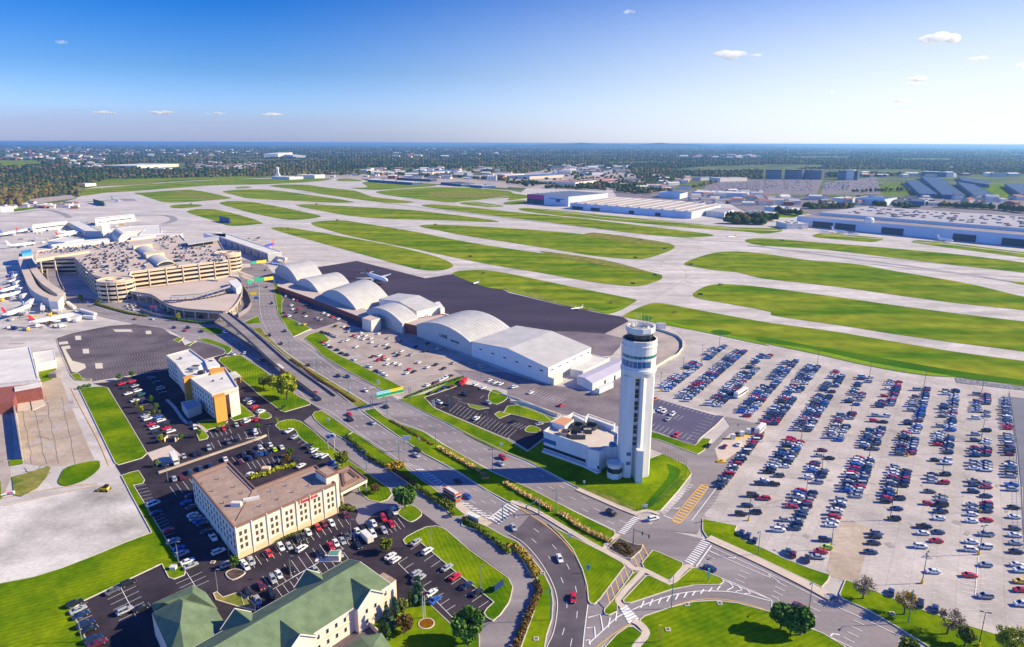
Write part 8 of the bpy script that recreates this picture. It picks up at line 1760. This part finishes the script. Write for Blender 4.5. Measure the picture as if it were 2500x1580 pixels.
fence('retaining_wall', 'dark retaining wall below the curved deck road', "E 1290,750 1400,795 1550,820 1750,843 1970,857", 2.4, M_TAUPE, 6, solid=1, w=.5, cat='wall')
fence('retaining_wall', 'curved dark wall beside the sunken lane right of the deck', "E 2235,545 2285,620 2310,700 2280,755 2190,812", 3.4, M_TAUPE, 5, solid=1, w=.5, cat='wall')
for i, y0 in enumerate((385,405,425,445)):
    strip('toll_lane', f"E {2185+i*14},{y0} {2330+i*12},{y0+58}", 3.2, M_WALK if i % 2 == 0 else M_TAN, 5*LZ)
# ---------------- camera, light, sky ----------------
cam = bpy.data.objects.new('camera', bpy.data.cameras.new('camera')); C.objects.link(cam); bpy.context.scene.camera = cam
cam.data.sensor_width = 36; cam.data.lens = 36*F0/2500; cam.data.clip_start = 1; cam.data.clip_end = 200000
fwd = Vector((0, cp, -sp)); up = Vector((0, sp, cp)); rt = Vector((1,0,0))
r2 = rt*cr+up*sr; u2 = up*cr-rt*sr
cam.matrix_world = Matrix(((r2.x,u2.x,-fwd.x,0),(r2.y,u2.y,-fwd.y,0),(r2.z,u2.z,-fwd.z,CH),(0,0,0,1)))
EL = math.radians(30); AZ = math.atan2(7, 99)   # direction towards the sun, from +x
sd = Vector((math.cos(EL)*math.cos(AZ), math.cos(EL)*math.sin(AZ), math.sin(EL)))
sun = bpy.data.objects.new('sun', bpy.data.lights.new('sun', 'SUN')); C.objects.link(sun)
sun.data.energy = SUN_E; sun.data.angle = math.radians(.53); sun.data.color = SUN_C
sun.rotation_euler = sd.to_track_quat('Z', 'Y').to_euler()
w = bpy.data.worlds.new('World'); bpy.context.scene.world = w; w.use_nodes = True
nt = w.node_tree; bg = nt.nodes['Background']; sky = nt.nodes.new('ShaderNodeTexSky'); sky.sky_type = 'NISHITA'; sky.sun_disc = False
sky.sun_elevation = EL; sky.sun_rotation = math.pi/2-AZ; sky.air_density = SKY_AIR; sky.dust_density = SKY_DUST; sky.ozone_density = SKY_OZ; sky.altitude = 200
N, L = nt.nodes, nt.links
hs = N.new('ShaderNodeHueSaturation'); hs.inputs['Saturation'].default_value = SKY_SAT; L.new(sky.outputs['Color'], hs.inputs['Color'])
tc = N.new('ShaderNodeTexCoord'); nz = N.new('ShaderNodeVectorMath'); nz.operation = 'NORMALIZE'; L.new(tc.outputs['Generated'], nz.inputs[0])
sx = N.new('ShaderNodeSeparateXYZ'); L.new(nz.outputs['Vector'], sx.inputs[0])
rp = N.new('ShaderNodeValToRGB'); L.new(sx.outputs['Z'], rp.inputs['Fac'])
el = rp.color_ramp.elements; el[0].position = 0; el[0].color = (*SKY_T[0][1], 1); el[1].position = 1; el[1].color = (*SKY_T[-1][1], 1)
for z, c in SKY_T[1:-1]: e = el.new(z); e.color = (*c, 1)
mu = N.new('ShaderNodeVectorMath'); mu.operation = 'MULTIPLY'; L.new(hs.outputs['Color'], mu.inputs[0]); L.new(rp.outputs['Color'], mu.inputs[1])
m2 = N.new('ShaderNodeVectorMath'); m2.operation = 'SCALE'; m2.inputs['Scale'].default_value = 2; L.new(mu.outputs['Vector'], m2.inputs[0])
# bright forward-scattered air around the sun's side of the sky
dt = N.new('ShaderNodeVectorMath'); dt.operation = 'DOT_PRODUCT'; L.new(nz.outputs['Vector'], dt.inputs[0]); dt.inputs[1].default_value = (math.cos(AZ), math.sin(AZ), 0)
mr = N.new('ShaderNodeMapRange'); mr.interpolation_type = 'SMOOTHSTEP'; L.new(dt.outputs['Value'], mr.inputs['Value']); mr.inputs['From Min'].default_value = -.35; mr.inputs['From Max'].default_value = .75
mz = N.new('ShaderNodeMapRange'); mz.interpolation_type = 'SMOOTHSTEP'; L.new(sx.outputs['Z'], mz.inputs['Value']); mz.inputs['From Min'].default_value = .0; mz.inputs['From Max'].default_value = .30; mz.inputs['To Min'].default_value = 1; mz.inputs['To Max'].default_value = 0
gm = N.new('ShaderNodeMath'); gm.operation = 'MULTIPLY'; L.new(mr.outputs['Result'], gm.inputs[0]); L.new(mz.outputs['Result'], gm.inputs[1])
mx = N.new('ShaderNodeMix'); mx.data_type = 'RGBA'; L.new(gm.outputs['Value'], mx.inputs['Factor']); L.new(m2.outputs['Vector'], mx.inputs['A']); mx.inputs['B'].default_value = SKY_GLOW
# added fill glow low in the unseen sky behind the viewpoint, for shaded walls
d2 = N.new('ShaderNodeVectorMath'); d2.operation = 'DOT_PRODUCT'; L.new(nz.outputs['Vector'], d2.inputs[0]); d2.inputs[1].default_value = (-.6, -.8, 0)
r3 = N.new('ShaderNodeMapRange'); r3.interpolation_type = 'SMOOTHSTEP'; L.new(d2.outputs['Value'], r3.inputs['Value']); r3.inputs['From Min'].default_value = .0; r3.inputs['From Max'].default_value = .7
z3 = N.new('ShaderNodeMapRange'); z3.interpolation_type = 'SMOOTHSTEP'; L.new(sx.outputs['Z'], z3.inputs['Value']); z3.inputs['From Min'].default_value = .15; z3.inputs['From Max'].default_value = .55; z3.inputs['To Min'].default_value = 1; z3.inputs['To Max'].default_value = 0
g3 = N.new('ShaderNodeMath'); g3.operation = 'MULTIPLY'; L.new(r3.outputs['Result'], g3.inputs[0]); L.new(z3.outputs['Result'], g3.inputs[1])
x3 = N.new('ShaderNodeMix'); x3.data_type = 'RGBA'; L.new(g3.outputs['Value'], x3.inputs['Factor']); L.new(mx.outputs['Result'], x3.inputs['A']); x3.inputs['B'].default_value = SKY_BACK_FILL
# soft lavender cloud bank low on the side away from the sun
mpn = N.new('ShaderNodeMapping'); mpn.inputs['Scale'].default_value = (5, 5, 40); L.new(nz.outputs['Vector'], mpn.inputs['Vector'])
nn_ = N.new('ShaderNodeTexNoise'); nn_.inputs['Scale'].default_value = 1.6; nn_.inputs['Detail'].default_value = 6; L.new(mpn.outputs['Vector'], nn_.inputs['Vector'])
ad = N.new('ShaderNodeMath'); ad.operation = 'MULTIPLY_ADD'; L.new(nn_.outputs['Fac'], ad.inputs[0]); ad.inputs[1].default_value = -.02; L.new(sx.outputs['Z'], ad.inputs[2])
b1 = N.new('ShaderNodeMapRange'); b1.interpolation_type = 'SMOOTHSTEP'; L.new(ad.outputs[0], b1.inputs['Value']); b1.inputs['From Min'].default_value = .012; b1.inputs['From Max'].default_value = .034; b1.inputs['To Min'].default_value = .55; b1.inputs['To Max'].default_value = 0
b2 = N.new('ShaderNodeMapRange'); b2.interpolation_type = 'SMOOTHSTEP'; L.new(dt.outputs['Value'], b2.inputs['Value']); b2.inputs['From Min'].default_value = -.5; b2.inputs['From Max'].default_value = .2; b2.inputs['To Min'].default_value = 1; b2.inputs['To Max'].default_value = 0
b3 = N.new('ShaderNodeMath'); b3.operation = 'MULTIPLY'; L.new(b1.outputs['Result'], b3.inputs[0]); L.new(b2.outputs['Result'], b3.inputs[1])
x4 = N.new('ShaderNodeMix'); x4.data_type = 'RGBA'; L.new(b3.outputs[0], x4.inputs['Factor']); L.new(x3.outputs['Result'], x4.inputs['A']); x4.inputs['B'].default_value = (1.75, 2.05, 3.1, 1)
L.new(x4.outputs['Result'], bg.inputs['Color']); bg.inputs['Strength'].default_value = SKY_E
if HAZE > 0:
    hb = MB(); hb.box(-30000, -1500, -1, 30000, 60000, 134)
    hm = bpy.data.materials.new('haze'); hm.use_nodes = True; n = hm.node_tree
    n.nodes.remove(n.nodes['Principled BSDF']); pv = n.nodes.new('ShaderNodeVolumePrincipled'); pv.inputs['Color'].default_value = HAZE_C; pv.inputs['Density'].default_value = HAZE; pv.inputs['Anisotropy'].default_value = HAZE_G
    n.links.new(pv.outputs['Volume'], n.nodes['Material Output'].inputs['Volume'])
    tag(hb.build('haze', hm), 'thin blue haze over the whole airfield', kind='stuff')
vs = bpy.context.scene.view_settings; vs.view_transform = 'Standard'; vs.look = 'None'; vs.exposure = EXPO; vs.gamma = 1; vs.use_curve_mapping = False
bpy.context.scene.cycles.max_bounces = 5; bpy.context.scene.cycles.volume_bounces = VB; bpy.context.scene.cycles.use_denoising = True
